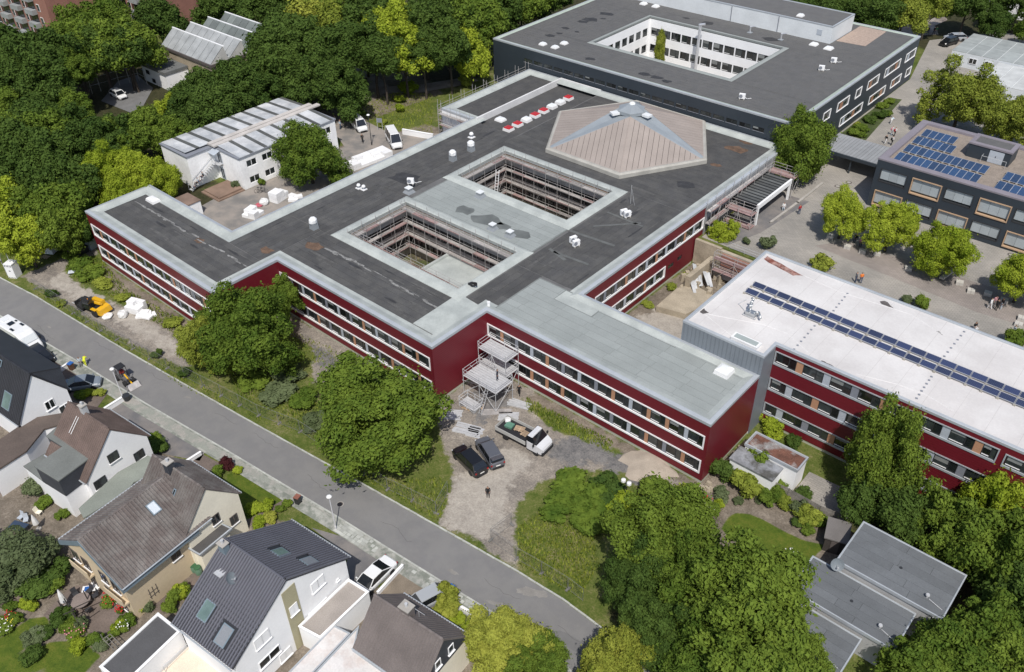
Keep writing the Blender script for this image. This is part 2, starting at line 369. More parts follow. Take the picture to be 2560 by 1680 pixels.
# loose paving slabs that survive in the pavement
pave = [o for o in bpy.data.objects if o.name == 'pavement'][0]
slab_me = [MB().box(-a/2,a/2,-b/2,b/2,-0.03,0.025).mesh('paving_slab', slab_m) for a, b in ((0.46,0.33),(0.33,0.33),(0.62,0.33))]
n = 0
for x, y, h in along(offline(RL,-0.95), 0.5, 5.5, 36):
    dens = 0.95 if x < 9.3 else (0.16 if x < 17.5 else (0.62 if x < 28 else 0.35))
    for k in range(4):
        if rnd.random() < dens*(1 if k != 3 else 0.6) and n < 260:
            d = (k-1.5)*0.36; put('paving_slab', rnd.choice(slab_me), pave, (x-math.sin(h)*d, y+math.cos(h)*d, Z0+0.08), (0,0,h+rnd.uniform(-.06,.06))); n += 1
part('pavement_repair', MB().sheet([p for p in offline(RL,-0.35) if -36 < p[0] < 5][::-1]+[p for p in offline(RL,-1.5) if -36 < p[0] < 5], Z0+0.081), mat('light_pavement',(0.36,0.34,0.31),0.95,0.12,0.5,10,0.1,c2=(0.24,0.25,0.22),c2amt=0.5,c2sc=0.5), pave)
# ---------------------------------------------------------------- shared building materials
red = mat('red_cladding', (0.140,0.0125,0.0205), 0.42, 0.05, 0.25, 5, 0.05, spec=0.35)
_nt = red.node_tree; _b = _nt.nodes['Principled BSDF']; _g = _nt.nodes.new('ShaderNodeNewGeometry'); _w = _nt.nodes.new('ShaderNodeTexWave'); _w.bands_direction = 'Z'; _w.inputs['Scale'].default_value = 1.05; _w.inputs['Distortion'].default_value = 0.0
_nt.links.new(_g.outputs['Position'], _w.inputs['Vector']); _bp = _nt.nodes.new('ShaderNodeBump'); _bp.inputs['Strength'].default_value = 0.35; _bp.inputs['Distance'].default_value = 0.02; _nt.links.new(_w.outputs['Fac'], _bp.inputs['Height']); _nt.links.new(_bp.outputs[0], _b.inputs['Normal'])   # ribs of the cladding boards
cap = mat('zinc_capping', (0.42,0.45,0.48), 0.45, 0.06, 0.5, 8, 0.04, metal=0.2)
memb = mat('light_membrane', (0.345,0.372,0.36), 0.85, 0.06, 0.5, 6, 0.05, c2=(0.395,0.422,0.405), c2amt=0.4)
memb_g = mat('grey_membrane', (0.252,0.275,0.268), 0.9, 0.04, 0.4, 8, 0.05, objvar=0.05, c2=(0.272,0.295,0.288), c2amt=0.45)
bit = mat('bitumen', (0.063,0.063,0.064), 0.9, 0.09, 0.5, 7, 0.11, objvar=0.12, c2=(0.078,0.077,0.075), c2amt=0.4, c2sc=0.6)
bit_seam = mat('bitumen_seam', (0.12,0.12,0.12), 0.9, 0.15, 0.5, 9, 0.1)
white = mat('white_paint', (0.82,0.825,0.83), 0.6, 0.03, 0.4, 6, 0.02)
whitewall = mat('white_render', (0.82,0.825,0.83), 0.85, 0.04, 0.3, 5, 0.02)
framed = mat('anthracite_frame', (0.030,0.032,0.036), 0.5, 0.05)
glass = glassmat('window_glass', (0.022,0.027,0.028), 0.05, 0.75); 
blind = mat('grey_blind', (0.20,0.21,0.205), 0.7, 0.05, 1, 5, 0.03, objvar=0.25)
p_tan = mat('tan_panel', (0.43,0.235,0.14), 0.6, 0.05); p_lt = mat('pale_grey_panel', (0.42,0.46,0.51), 0.5, 0.04); p_md = mat('mid_grey_panel', (0.22,0.235,0.27), 0.5, 0.04)
PAN = {'t': p_tan, 'l': p_lt, 'd': p_md}
plinth_m = mat('plinth_render', (0.40,0.415,0.34), 0.9, 0.10, 0.6, 8, 0.06)
galv = mat('galvanised_steel', (0.50,0.51,0.525), 0.5, 0.08, 2, 10, 0.05, metal=0.15)
galv_old = mat('scaffold_tube', (0.44,0.42,0.41), 0.6, 0.15, 1.5, 10, 0.1, metal=0.3)
plank_m = mat('scaffold_plank', (0.37,0.345,0.33), 0.9, 0.12, 1.5, 10, 0.12, objvar=0.3)
plank_r = mat('red_scaffold_board', (0.32,0.215,0.205), 0.8, 0.15, 1.5, 10, 0.1, objvar=0.25)
class Fac:
    """a straight wall: s runs along it, n outwards, z up"""
    def __init__(f, o, ang): f.o = Vector(o); f.a = ang; f.d = Vector((math.cos(ang), math.sin(ang))); f.n = Vector((f.d.y, -f.d.x))
    def p(f, s, n, z): q = f.o+f.d*s+f.n*n; return (q.x, q.y, z)
    def wall(f, mb, L, z0, z1, holes, depth=0.22):
        ss = sorted({0, L, *[h[0] for h in holes], *[h[1] for h in holes]}); zs = sorted({z0, z1, *[h[2] for h in holes], *[h[3] for h in holes]})
        for a, b in zip(ss, ss[1:]):
            for c, d in zip(zs, zs[1:]):
                if any(h[0] <= a and b <= h[1] and h[2] <= c and d <= h[3] for h in holes): continue
                mb.poly3([f.p(a,0,c), f.p(b,0,c), f.p(b,0,d), f.p(a,0,d)])
        for a, b, c, d in holes:
            mb.poly3([f.p(a,0,c), f.p(b,0,c), f.p(b,-depth,c), f.p(a,-depth,c)]); mb.poly3([f.p(a,0,d), f.p(a,-depth,d), f.p(b,-depth,d), f.p(b,0,d)])
            mb.poly3([f.p(a,0,c), f.p(a,-depth,c), f.p(a,-depth,d), f.p(a,0,d)]); mb.poly3([f.p(b,0,c), f.p(b,0,d), f.p(b,-depth,d), f.p(b,-depth,c)])
            mb.poly3([f.p(a,-depth,c), f.p(b,-depth,c), f.p(b,-depth,d), f.p(a,-depth,d)])
        return mb
    def bx(f, mb, s0, s1, n0, n1, z0, z1):
        v = [f.p(s,n,z) for z in (z0,z1) for s, n in ((s0,n0),(s1,n0),(s1,n1),(s0,n1))]
        return mb.add(v, [(0,3,2,1),(4,5,6,7),(0,1,5,4),(1,2,6,5),(2,3,7,6),(3,0,4,7)])
    def local(f, root, s, n, z):
        l, a = XF[root]; x, y, z = f.p(s, n, z); dx, dy = x-l.x, y-l.y; c, q = math.cos(-a), math.sin(-a)
        return (dx*c-dy*q, dx*q+dy*c, z-l.z), f.a-a
WIN = {}
def win_meshes(w, h, split=0.64, fm=None, style='a'):
    k = (round(w,2), round(h,2), split, fm.name if fm else '', style)
    if k in WIN: return WIN[k]
    fm = fm or framed; t = 0.07; fr = MB()
    fr.box(0,w,-0.05,0.03,0,t); fr.box(0,w,-0.05,0.03,h-t,h); fr.box(0,t,-0.05,0.03,t,h-t); fr.box(w-t,w,-0.05,0.03,t,h-t)
    if split: fr.box(w*split-t*0.7,w*split+t*0.7,-0.05,0.025,t,h-t)
    gl = MB()
    if split: gl.box(t,w*split-t*0.7,-0.02,0.0,t,h-t); gl2 = MB().box(w*split+t*0.7,w-t,-0.02,0.0,t,h-t)
    else: gl.box(t,w-t,-0.02,0.0,t,h-t); gl2 = None
    sill = MB().box(t,w*(split or 1)-t,-0.10,-0.05,t+0.10,t+0.17)
    WIN[k] = (fr.mesh('window', fm), gl.mesh('pane', glass), gl2.mesh('pane', glass) if gl2 else None, sill.mesh('rail', white), MB().box(t,w*(split or 1)-t,-0.035,-0.022,h*0.45,h-t).mesh('blind', blind))
    return WIN[k]
def add_window(root, F_, s, z, w, h, split=0.64, n=-0.10, rail=True, fm=None, pb=0.28):
    fr, g1, g2, sl, bl = win_meshes(w, h, split, fm)
    loc, a = F_.local(root, s, n, z)
    o = put('window', fr, root, loc, (0,0,a)); put('pane', g1, o)
    if g2: put('pane', g2, o)
    if rail: put('rail', sl, o)
    if rnd.random() < pb: k_ = rnd.uniform(0.35,1.0); put('blind', bl, o, (0,-0.004,h*(1-k_)*0.93), (0,0,0), (1,1,k_))
    return o
def strip(root, F_, s0, s1, z0, z1, wins, pans, frame=white, fw=0.14, wh=0.20):
    """band of windows inside one bright surround, coloured panels between the windows"""
    fr = MB()
    F_.bx(fr, s0-0.02,s1+0.02,-0.2,0.07,z0-0.02,z0+wh); F_.bx(fr, s0-0.02,s1+0.02,-0.2,0.07,z1-fw,z1+0.02)
    F_.bx(fr, s0-0.02,s0+fw,-0.2,0.07,z0+wh,z1-fw); F_.bx(fr, s1-fw,s1+0.02,-0.2,0.07,z0+wh,z1-fw)
    part('window_surround', fr, frame, root, world=True)
    for a, b in wins: add_window(root, F_, a, z0+wh, b-a, z1-fw-z0-wh)
    for (a0, b0), (a1, b1), c in zip(wins, wins[1:], pans):
        mb = MB(); F_.bx(mb, b0+0.02, a1-0.02, -0.18, -0.02, z0+wh, z1-fw); part('panel', mb, PAN[c], root, world=True)
# ---------------------------------------------------------------- red school building
school = thing('school_building', 'large dark red school building with two courtyards and black flat roof', 'building', (-16,30,0))
H = 8.3
FOOT = [(-61,-9.9),(-28.9,-9.9),(-28.9,0),(0,0),(0,9.3),(30.9,9.3),(30.9,19.4),(6.85,19.4),(6.85,72.8),(-46.9,72.8),(-46.9,48.9),(-39.7,48.9),(-39.7,0.5),(-61,0.5)]
def bays(s0, n, pitch, w): return [(s0+i*pitch, s0+i*pitch+w) for i in range(n)]
UP, LO = (4.50,6.40), (0.95,2.85)
def redwall(o, ang, L, strips, extra=()):
    f = Fac(o, ang); holes = [(a,b,c,d) for a,b,c,d,_,_ in strips]+list(extra)
    part('cladding', f.wall(MB(), L, 0.0, H, holes), red, school, world=True)
    pl = MB(); f.bx(pl, 0.05, L-0.05, -0.3, -0.04, -0.8, 0.0); part('plinth', pl, plinth_m, school, world=True)
    for a,b,c,d,w,p in strips: strip(school, f, a, b, c, d, w, p)
    return f
b13 = bays(0.75, 13, 2.385, 1.92)
redwall((-61,-9.9), 0, 32.1, [(0.55,31.5,*UP,b13,'tldttdldtldt'[:12]),(0.55,31.5,*LO,b13,'tdlltddtdlld'[:12])])
redwall((-28.9,-9.9), math.pi/2, 9.9, [])
b12 = bays(0.15, 12, 2.385, 1.95)
redwall((-28.9,0), 0, 28.9, [(0.0+0.02,28.35,*UP,b12,'dltdldtldtt'),(0.02,28.35,*LO,b12,'ldtdltldtdt')])
redwall((0,0), math.pi/2, 9.3, [])
r13 = bays(0.22, 13, 2.36, 1.86)
redwall((0,9.3), 0, 30.9, [(0.03,30.5,*UP,r13,'tdltdldtlttl'),(0.03,30.5,*LO,r13,'tdtttdldltdt')])
redwall((30.9,9.3), math.pi/2, 10.1, [])
e11 = [(2.2+i*2.38, 2.2+i*2.38+1.85) for i in range(11)]; e5 = [(7.0+i*2.38, 7.0+i*2.38+1.85) for i in range(5)]
fe = redwall((6.85,19.9), math.pi/2, 28.35, [(2.1,28.3,4.55,6.4,e11,'ddtlltldtlt'),(2.0,18.75,0.95,2.8,[(2.1,4.0),(4.6,6.4)]+e5,'dlldtl')], [(19.5,21.0,1.75,2.45),(21.9,23.1,1.95,2.65)])
for s, w, z in ((19.5,1.5,1.75),(21.9,1.2,1.95)): add_window(school, fe, s, z, w, 0.7, split=0, rail=False, pb=0)
# the stripped northern end of the east wall: bare grey insulation behind scaffolding
ins = mat('grey_insulation', (0.25,0.26,0.275), 0.9, 0.12, 0.5, 6, 0.08)
fn = Fac((6.85,48.25), math.pi/2); part('insulated_wall', fn.wall(MB(), 24.6, 3.2, H, [(1,17.5,4.4,5.9)]), ins, school, world=True)
for i in range(7): add_window(school, fn, 1.1+i*2.35, 4.45, 2.0, 1.4, rail=False)
# back walls (away from the street)
bk = MB()
for o, a, L in (((-61,0.5),-math.pi/2,10.4),((-39.7,0.5),math.pi,21.3),((-39.7,48.9),-math.pi/2,48.4),((-46.9,48.9),0,7.2),((-46.9,72.8),-math.pi/2,23.9),((30.9,19.4),math.pi,24.05)):
    Fac(o, a).wall(bk, L, -0.8, H, [])
part('rear_wall', bk, whitewall, school, world=True)
CS = [(-27.1,10.3),(-5.7,10.3),(-5.7,21.6),(-27.1,21.6)]; CN = [(-27.1,32.2),(-5.8,32.2),(-5.8,43.3),(-27.1,43.3)]; LW = [(-38.9,49.1),(-29.6,49.1),(-29.6,72.8),(-38.9,72.8)]
# roof deck, as strips around the two courts and the sunken light-well roof
dk = MB()
for a, b, c, d in ((-60.5,-29.2,-9.5,0.2),(-39.2,-0.3,0.2,10.3),(-39.2,-27.1,10.3,49),(-5.7,-0.3,10.3,43.3),(-0.3,6.4,19.2,43.3),(-27.1,-5.7,21.6,32.2),(-27.1,6.4,43.3,49),(0.2,30.5,9.7,19.2),(-29.6,6.4,49,72.6),(-46.4,-38.9,49.2,72.6)):
    z = 7.97+0.0004*len(dk.v); dk.box(a,b,c,d,z-0.3,z)
part('roof_deck', dk, bit_seam, school, world=True)
# parapet: zinc capping with the light membrane turned up behind it
part('parapet_capping', MB().ring(FOOT, [(0.0,7.95),(-0.03,7.97),(-0.03,8.31),(0.0,8.34),(0.42,8.42),(0.46,8.40)]), cap, school, world=True)
part('parapet_membrane', MB().ring(FOOT, [(0.46,8.385),(0.75,8.30),(1.35,8.07),(1.85,8.05)]), memb, school, world=True)
def hole(poly): return [poly[0], poly[3], poly[2], poly[1]]
for c in (CS, CN):
    part('court_coping', MB().ring(hole(c), [(0.0,7.8),(-0.1,8.34),(0.1,8.40),(0.9,8.36),(1.5,8.10),(1.55,8.05)]), memb, school, world=True)
# light membrane fields
lm = MB().box(-27.6,-4.4,23.1,30.7,7.9,8.055); part('membrane_field', lm, mat('membrane_seam',(0.18,0.195,0.19),0.9,0.1), school, world=True)
part('membrane_field', MB().prism([(-5.2,2.0),(-1.8,2.0),(-0.5,9.6),(-4.1,9.9),(-4.1,10.0),(-5.3,8.8)],7.9,8.062), memb, school, world=True)
part('membrane_field', MB().prism([(0.2,9.75),(30.45,9.75),(30.45,19.1),(0.2,19.1)],7.95,8.10), MATS['membrane_seam'], school, world=True)
part('membrane_patch', MB().box(4.6,10.2,16.6,18.9,8.0,8.115), memb, school, world=True)
part('membrane_patch', MB().box(10.3,21,18.0,19.0,8.0,8.115), memb, school, world=True)
# bitumen sheets, laid in staggered courses
nsheet = 0; rest = MB(); SH = {}
def sheets(x0, x1, y0, y1, along_x=True, L=5.0, W=1.0, z=8.0, mb=None):
    global nsheet
    a0, a1, b0, b1 = (x0,x1,y0,y1) if along_x else (y0,y1,x0,x1)
    nb = max(1, round((b1-b0)/W)); wb = (b1-b0)/nb
    for j in range(nb):
        t = a0-rnd.uniform(0, L*0.8)
        while t < a1:
            s, e = max(a0,t), min(a1,t+L); t += L
            if e-s < 0.25: continue
            cb = b0+(j+0.5)*wb; ca = (s+e)/2; ln = e-s-0.035; wd = wb-0.03
            hh = z+0.012+rnd.uniform(0,0.006)
            if nsheet < 300 and mb is None:
                k = (round(ln,1), round(wd,2), along_x)
                if k not in SH:
                    l2, w2 = (k[0]/2, wd/2) if along_x else (wd/2, k[0]/2); SH[k] = MB().box(-l2,l2,-w2,w2,-0.02,0.0).mesh('bitumen_sheet', bit)
                x, y = (ca, cb) if along_x else (cb, ca); put('bitumen_sheet', SH[k], school, (x+16, y-30, hh)); nsheet += 1
            else:
                mbb = rest if mb is None else mb
                if along_x: mbb.box(ca-ln/2,ca+ln/2,cb-wd/2,cb+wd/2,hh-0.02,hh)
                else: mbb.box(cb-wd/2,cb+wd/2,ca-ln/2,ca+ln/2,hh-0.02,hh)
sheets(-59.1,-30.8,-8.0,-1.4); sheets(-30.6,-5.3,1.9,8.7); sheets(-37.8,-30.7,-1.3,8.7,False); sheets(-37.8,-28.8,8.8,23,False); sheets(-4.0,0.15,9.9,19.6,False); sheets(-4.0,5.0,19.7,45,False)
sheets(-37.8,-28.8,23,49.0,False); sheets(-29.4,5.0,45.1,71.5); sheets(-45.0,-39.2,50.8,71.5,False)
o = part('bitumen_sheets', rest, bit, school, world=True); o['kind'] = 'stuff'
# welded membrane sheets on the pale roofs
def msheets(x0, x1, y0, y1, z, m_, L=4.6, W=1.05):
    nb = round((y1-y0)/W); wb = (y1-y0)/nb; cache = {}
    for j in range(nb):
        t = x0-rnd.uniform(0, L*0.8)
        while t < x1:
            s_, e = max(x0,t), min(x1,t+L); t += L
            if e-s_ < 0.3: continue
            k = round(e-s_,1)
            if k not in cache: cache[k] = MB().box(-k/2+0.02,k/2-0.02,-wb/2+0.02,wb/2-0.02,-0.02,0).mesh('membrane_sheet', m_)
            put('membrane_sheet', cache[k], school, ((s_+e)/2+16, y0+(j+.5)*wb-30, z+rnd.uniform(0.006,0.014)))
msheets(0.4,30.3,9.95,16.5,8.10,memb_g); msheets(0.4,4.5,16.5,18.9,8.10,memb_g); msheets(10.4,30.3,16.5,17.9,8.10,memb_g); msheets(21.1,30.3,17.9,18.9,8.10,memb_g); msheets(-27.4,-4.6,23.2,30.6,8.055,memb_g)
# sunken roof with skylights beside the northern wing
lw = MB()
for o_, a, L in (((-38.9,72.8),-math.pi/2,23.7),((-29.6,72.8),math.pi,9.3)): Fac(o_, a).wall(lw, L, 6.2, 8.4, [])
part('sunken_roof', MB().box(-38.9,-29.6,49.2,72.6,7.0,7.42), bit, school, world=True)
part('upstand_wall', MB().box(-39.0,-38.7,49.2,72.6,7.0,8.55).box(-38.7,-29.7,72.3,72.6,7.0,8.55), mat('pale_render',(0.62,0.62,0.62),0.9,0.06,0.5,6,0.04), school, world=True)
sk_frame = mat('skylight_upstand', (0.72,0.72,0.72), 0.6, 0.04); sk_red = mat('red_skylight_dome', (0.42,0.03,0.035), 0.3, 0.05); sk_wh = mat('white_skylight_dome', (0.70,0.72,0.73), 0.3, 0.04)
def dome(a, b, h): return MB().loft([[(-a/2,-b/2,0),(a/2,-b/2,0),(a/2,b/2,0),(-a/2,b/2,0)],[(-a*.42,-b*.42,h*.7),(a*.42,-b*.42,h*.7),(a*.42,b*.42,h*.7),(-a*.42,b*.42,h*.7)],[(-a*.25,-b*.25,h),(a*.25,-b*.25,h),(a*.25,b*.25,h),(-a*.25,b*.25,h)]])
def skylight(x, y, z, a=1.3, b=1.3, up=0.35, m=None, label='', rz=0.0, group='roof skylights'):
    t = thing('skylight', label, 'skylight', (x,y,z), rz, group)
    part('upstand', MB().obox(0,0,0,up,a+0.25,b+0.25,0,0.9,0.9), sk_frame, t); part('dome', dome(a,b,0.25).add([],[]), m or sk_wh, t).location = (0,0,up); return t
seq = 'rrwrrwww'; 
for i, c in enumerate('rrwrrwwr'):
    p0 = Vector((-33.0,50.9)); p1 = Vector((-33.3,67.6)); q = p0+(p1-p0)*(i/7)
    skylight(q.x, q.y, 7.42, 1.25, 1.25, 0.45, sk_red if c == 'r' else sk_wh, f"{'red domed' if c=='r' else 'whitish'} skylight, {ORD[i]} from the near end of the row beside the long white upstand", 0, 'row of red and white skylights')
skylight(*(-36.7,53.0), 7.42, 1.4, 1.2, 0.3, sk_wh, 'pale low skylight beside the near end of the long white upstand')
skylight(*(-56.5,-1.7), 8.02, 1.8, 1.1, 0.35, sk_frame, 'grey capped roof hatch near the far corner of the left red wing')
skylight(*(27.6,17.6), 8.1, 1.5, 1.5, 0.5, sk_wh, 'white dome skylight near the end of the grey right wing roof')
# ---------------------------------------------------------------- folded pyramid roof over the hall
bstone = mat('brown_sheet_roof', (0.315,0.272,0.245), 0.75, 0.06, 0.3, 6, 0.04, objvar=0.035)
blead = mat('blue_grey_sheet', (0.26,0.29,0.315), 0.5, 0.06, 0.4, 6, 0.03)
pyr = thing('pyramid_roof', 'brown folded pyramid roof with blue-grey valleys on the school roof', 'roof', (-15,60,8.0))
ap = Vector((-15.6,61.6,12.9))
base = [Vector((x,y,8.75)) for x, y in ((-21.8,47.9),(-8.0,47.9),(-0.8,60.2),(-8.2,72.0),(-21.6,72.0),(-29.0,60.1))]
mids = []
for i in range(6):
    a, b = base[i], base[(i+1)%6]; mids.append((a+b)/2)
# valleys run down to every second corner, ridges to the corners between; brown sheets lie parallel to the ridges
tops = {}
for i in (1, 3, 5): tops[i] = ap+(base[i]-ap)*0.17+Vector((0,0,-0.05)); tops[i].z = 12.15
for i in (1, 3, 5):
    R_, T_ = base[i], tops[i]
    for V_ in (base[i-1], base[(i+1)%6]):
        V2 = V_+(R_-V_).normalized()*0.5; n_ = 14
        for k in range(n_):
            k0, k1 = k/n_+0.002, (k+1)/n_-0.002
            part('roof_sheet', MB().slab([V2+(R_-V2)*k0, V2+(R_-V2)*k1, V2+(T_-V2)*k1, V2+(T_-V2)*k0], 0.05), bstone, pyr, world=True)
    part('ridge_cap', MB().tube(R_, T_, 0.07, 5), bstone, pyr, world=True)
for i in (0, 2, 4):
    V_ = base[i]; Ta, Tb = tops[(i-1)%6], tops[(i+1)%6]; dz = Vector((0,0,-0.05)); a1 = V_+(base[i-1]-V_).normalized()*0.55; b1 = V_+(base[(i+1)%6]-V_).normalized()*0.55
    part('valley_sheet', MB().slab([V_+dz, b1+dz, Tb+dz, ap+Vector((0,0,-0.7)), ], 0.04).slab([V_+dz, ap+Vector((0,0,-0.7)), Ta+dz, a1+dz], 0.04), blead, pyr, world=True)
part('base_kerb', MB().loft([[(v.x,v.y,z) for v in [Vector((ap.x,ap.y,0))+(b_-Vector((ap.x,ap.y,0)))*k for b_ in base]] for k, z in ((1.04,8.0),(1.04,8.6),(1.02,8.8),(0.97,8.74))], cap=False), mat('pale_kerb',(0.36,0.35,0.32),0.9,0.1), pyr, world=True)
hexa = [Vector((ap.x,ap.y,0))+(Vector((b_.x,b_.y,0))-Vector((ap.x,ap.y,0)))*0.17 for b_ in base]
part('cap_hood', MB().loft([[(v.x,v.y,11.95) for v in hexa],[(v.x,v.y,12.5) for v in hexa],[(ap.x+(v.x-ap.x)*.35,ap.y+(v.y-ap.y)*.35,13.15) for v in hexa]]), blead, pyr, world=True)
part('lantern', MB().ball((0,0,0),0.55,0.6), sk_wh, pyr).location = (-0.6,1.6,5.2)
for ang, nm in ((-118,'a'),(-4,'b')):
    r = math.radians(ang); d = Vector((math.cos(r), math.sin(r), 0)); pos = ap+d*3.1+Vector((0,0,-0.95))
    w_ = part('roof_window', MB().obox(0,0,0,0.35,1.3,1.1,r), sk_wh, pyr); w_.location = pos-Vector((-15,60,8)); w_.rotation_euler = (0,0,0)
# ---------------------------------------------------------------- courtyards
darkwall = mat('dark_court_wall', (0.030,0.026,0.024), 0.8, 0.2, 0.5, 5, 0.1); cream = mat('cream_court_band', (0.44,0.40,0.36), 0.9, 0.15, 0.6, 6, 0.08); ply = mat('orange_ply_edge', (0.45,0.20,0.07), 0.8, 0.2, 1.0, 6, 0.1)
insul = mat('court_insulation', (0.34,0.335,0.315), 0.9, 0.15, 0.4, 4, 0.08)
def court(c, label):
    (x0,y0),(x1,_),(_,y1),_ = c[0], c[1], c[2], c[3]
    for o_, a, L in (((x0,y0),math.pi/2,y1-y0),((x0,y1),0,x1-x0)):
        f = Fac(o_, a) if a == 0 else Fac((x0,y0), a)
        for zz0, zz1, m_, nm in ((-0.6,0.6,cream,'court_band'),(0.6,2.6,darkwall,'court_glazing'),(2.6,4.1,cream,'court_band'),(4.1,6.1,darkwall,'court_glazing'),(6.1,7.65,insul,'court_band'),(7.65,7.8,ply,'edge_board')):
            dpt = 0.0 if m_ is not darkwall else -0.12
            mb = MB(); f.bx(mb, 0, L, -0.35, dpt, zz0, zz1); part(nm, mb, m_, school, world=True)
        k = int(L//1.2)
        for zz in (0.7, 4.2):
            for i in range(k): add_window(school, f, 0.15+i*L/k, zz, L/k-0.25, 1.75, split=0.5, n=-0.06, rail=False, pb=0)
    # near walls, seen only from inside
    part('court_wall', MB().box(x0,x1,y0-0.3,y0,-0.6,7.8).box(x1,x1+0.3,y0,y1,-0.6,7.8), cream, school, world=True)
for c in (CS, CN): court(c, '')
structure('courtyard_ground', MB().sheet(CS, Z0+0.02), mat('court_grass', (0.07,0.085,0.025), 0.95, 0.4, 0.8, 6, 0.3, c2=(0.13,0.11,0.07), c2amt=0.5, c2sc=0.6))
structure('courtyard_ground', MB().sheet(CN, Z0+0.02), MATS['court_grass'])
part('extension_roof', MB().box(-18.2,-5.9,10.5,21.0,Z0,3.3), memb, school, world=True)
part('extension_parapet', MB().ring([(-18.2,10.5),(-5.9,10.5),(-5.9,21.0),(-18.2,21.0)], [(0,3.0),(0,3.6),(0.35,3.6),(0.4,3.32)]), memb, school, world=True)
# scaffolding round the courts
std_me = {}
def scaffold(name, label, f, L, z0, z1, off=0.35, depth=0.8, bay=2.4, lev=2.0, skip=(), group='scaffolds', tube=None, top_rail=True):
    tube = tube or galv_old
    t = thing(name, label, "scaffold", f.p(0,off+depth*0,z0), f.a, group)
    n_ = max(1, round(L/bay)); b = L/n_
    key = ('s', round(z1-z0,1), tube.name)
    if key not in std_me: std_me[key] = MB().tube((0,0,0),(0,0,z1-z0),0.035,5).mesh('standard', tube)
    kl = ('l', round(b,2), tube.name)
    if kl not in std_me: std_me[kl] = MB().tube((0,0,0),(b,0,0),0.028,5).mesh('ledger', tube)
    kt = ('t', depth, tube.name)
    if kt not in std_me: std_me[kt] = MB().tube((0,0,0),(0,-depth,0),0.028,5).mesh('transom', tube)
    kp = ('p', round(b,2), depth); 
    if kp not in std_me: std_me[kp] = [MB().box(0.03,b-0.03,-depth+0.06,-0.06,0,0.06).mesh('deck_board', m_) for m_ in (plank_m, plank_m, plank_m, plank_r)]
    kb = ('tb', round(b,2)); 
    if kb not in std_me: std_me[kb] = [MB().box(0.03,b-0.03,-0.02,0.02,0,0.16).mesh('toe_board', m_) for m_ in (plank_m, plank_r, plank_m)]
    nl = int((z1-z0-0.3)/lev)
    for i in range(n_+1):
        for d in (0, -depth): put('standard', std_me[key], t, (i*b, d, 0))
    for l in range(1, nl+1):
        z = l*lev
        for i in range(n_):
            if (i,l) in skip: continue
            put('deck_board', rnd.choice(std_me[kp]), t, (i*b,0,z)); put('toe_board', rnd.choice(std_me[kb]), t, (i*b,-depth,z+0.06))
            for dz in (0.5, 1.0): put('guard_rail', std_me[kl], t, (i*b,-depth,z+dz))
        for i in range(n_+1): put('transom', std_me[kt], t, (i*b,0,z-0.05))
    for i in range(0, n_, 3):
        put('brace', MB().tube((0,0,0),(b,0,min(z1-z0,2*lev)),0.028,5).mesh('brace', tube), t, (i*b,-depth-0.03,0.1+lev*(i%2)))
    return t
WALLW = lambda c: Fac((c[0][0], c[0][1]), math.pi/2)
WALLN = lambda c: Fac((c[3][0], c[3][1]), 0)
# ---------------------------------------------------------------- scaffolds of the school
scaffold('scaffold', 'reddish scaffold along the far long wall of the near courtyard', WALLN(CS), 21.2, Z0, 9.2)
scaffold('scaffold', 'scaffold along the left short wall of the near courtyard', WALLW(CS), 10.2, Z0, 9.2)
scaffold('scaffold', 'scaffold along the far long wall of the far courtyard', WALLN(CN), 21.0, Z0, 9.2)
scaffold('scaffold', 'scaffold along the left short wall of the far courtyard', WALLW(CN), 10.0, Z0, 9.2)
scaffold('scaffold', 'thin scaffold standing against the near edge of the near courtyard', Fac((-5.8,10.35),math.pi), 21, 3.2 if False else Z0, 8.6, off=0.1, depth=0.7)
scaffold('scaffold', 'scaffold along the bare grey wall left of the pointed tree', fn, 17.5, Z1, 9.3, off=0.2)
scaffold('scaffold', 'scaffold on the narrow end of the flat northern wing by the weedy meadow', Fac((-46.9,48.9),0), 7.0, Z1, 9.3, off=0.2, bay=2.3)
scaffold('scaffold', 'scaffold down the long left side of the northern wing', Fac((-46.9,72.8),-math.pi/2), 23.8, Z1, 9.6, off=0.2, bay=3.0)
def frame_tower(name, label, x, y, z0, lx, ly, levels, rz=0.0, tube=None, boards=None):
    tube = tube or galv; t = thing(name, label, 'scaffold', (x,y,z0), rz, 'scaffolds')
    top = levels[-1]+1.1
    for sx in (0, lx/2, lx):
        for sy in (0, ly): part('standard', MB().tube((sx,sy,0),(sx,sy,top),0.04,6), tube, t)
    for z in levels:
        nb = max(2, int(ly/0.35))
        for k in range(nb): part('deck_board', MB().box(-0.05,lx+0.05,k*ly/nb+0.02,(k+1)*ly/nb-0.02,z,z+0.06), boards or galv, t)
        for dz in (0.55, 1.05):
            for p, q in (((0,0),(lx,0)),((0,ly),(lx,ly)),((0,0),(0,ly)),((lx,0),(lx,ly))): part('guard_rail', MB().tube((*p,z+dz),(*q,z+dz),0.03,5), tube, t)
    part('brace', MB().tube((0,0,0.2),(lx/2,0,levels[-1]),0.03,5), tube, t); part('brace', MB().tube((lx,0,0.2),(lx/2,0,levels[-1]),0.03,5), tube, t); part('brace', MB().tube((lx,0,0.2),(lx,ly,levels[0]),0.03,5), tube, t)
    return t
x_, y_ = (3.6,2.5)
frame_tower('scaffold', 'silver entrance scaffold in the corner of the red walls, low front platform', 1.3, 3.4, Z0, 5.2, 3.0, [2.9], 0.0)
frame_tower('scaffold', 'silver scaffold platform with sheet roof against the red wall beside the entrance', 0.9, 6.6, Z0, 4.4, 2.3, [2.7,5.0], 0.0)
t = frame_tower('scaffold', 'low silver scaffold base frame before the entrance platform', 2.3, 1.5, Z0, 2.4, 1.5, [0.45], 0.0)
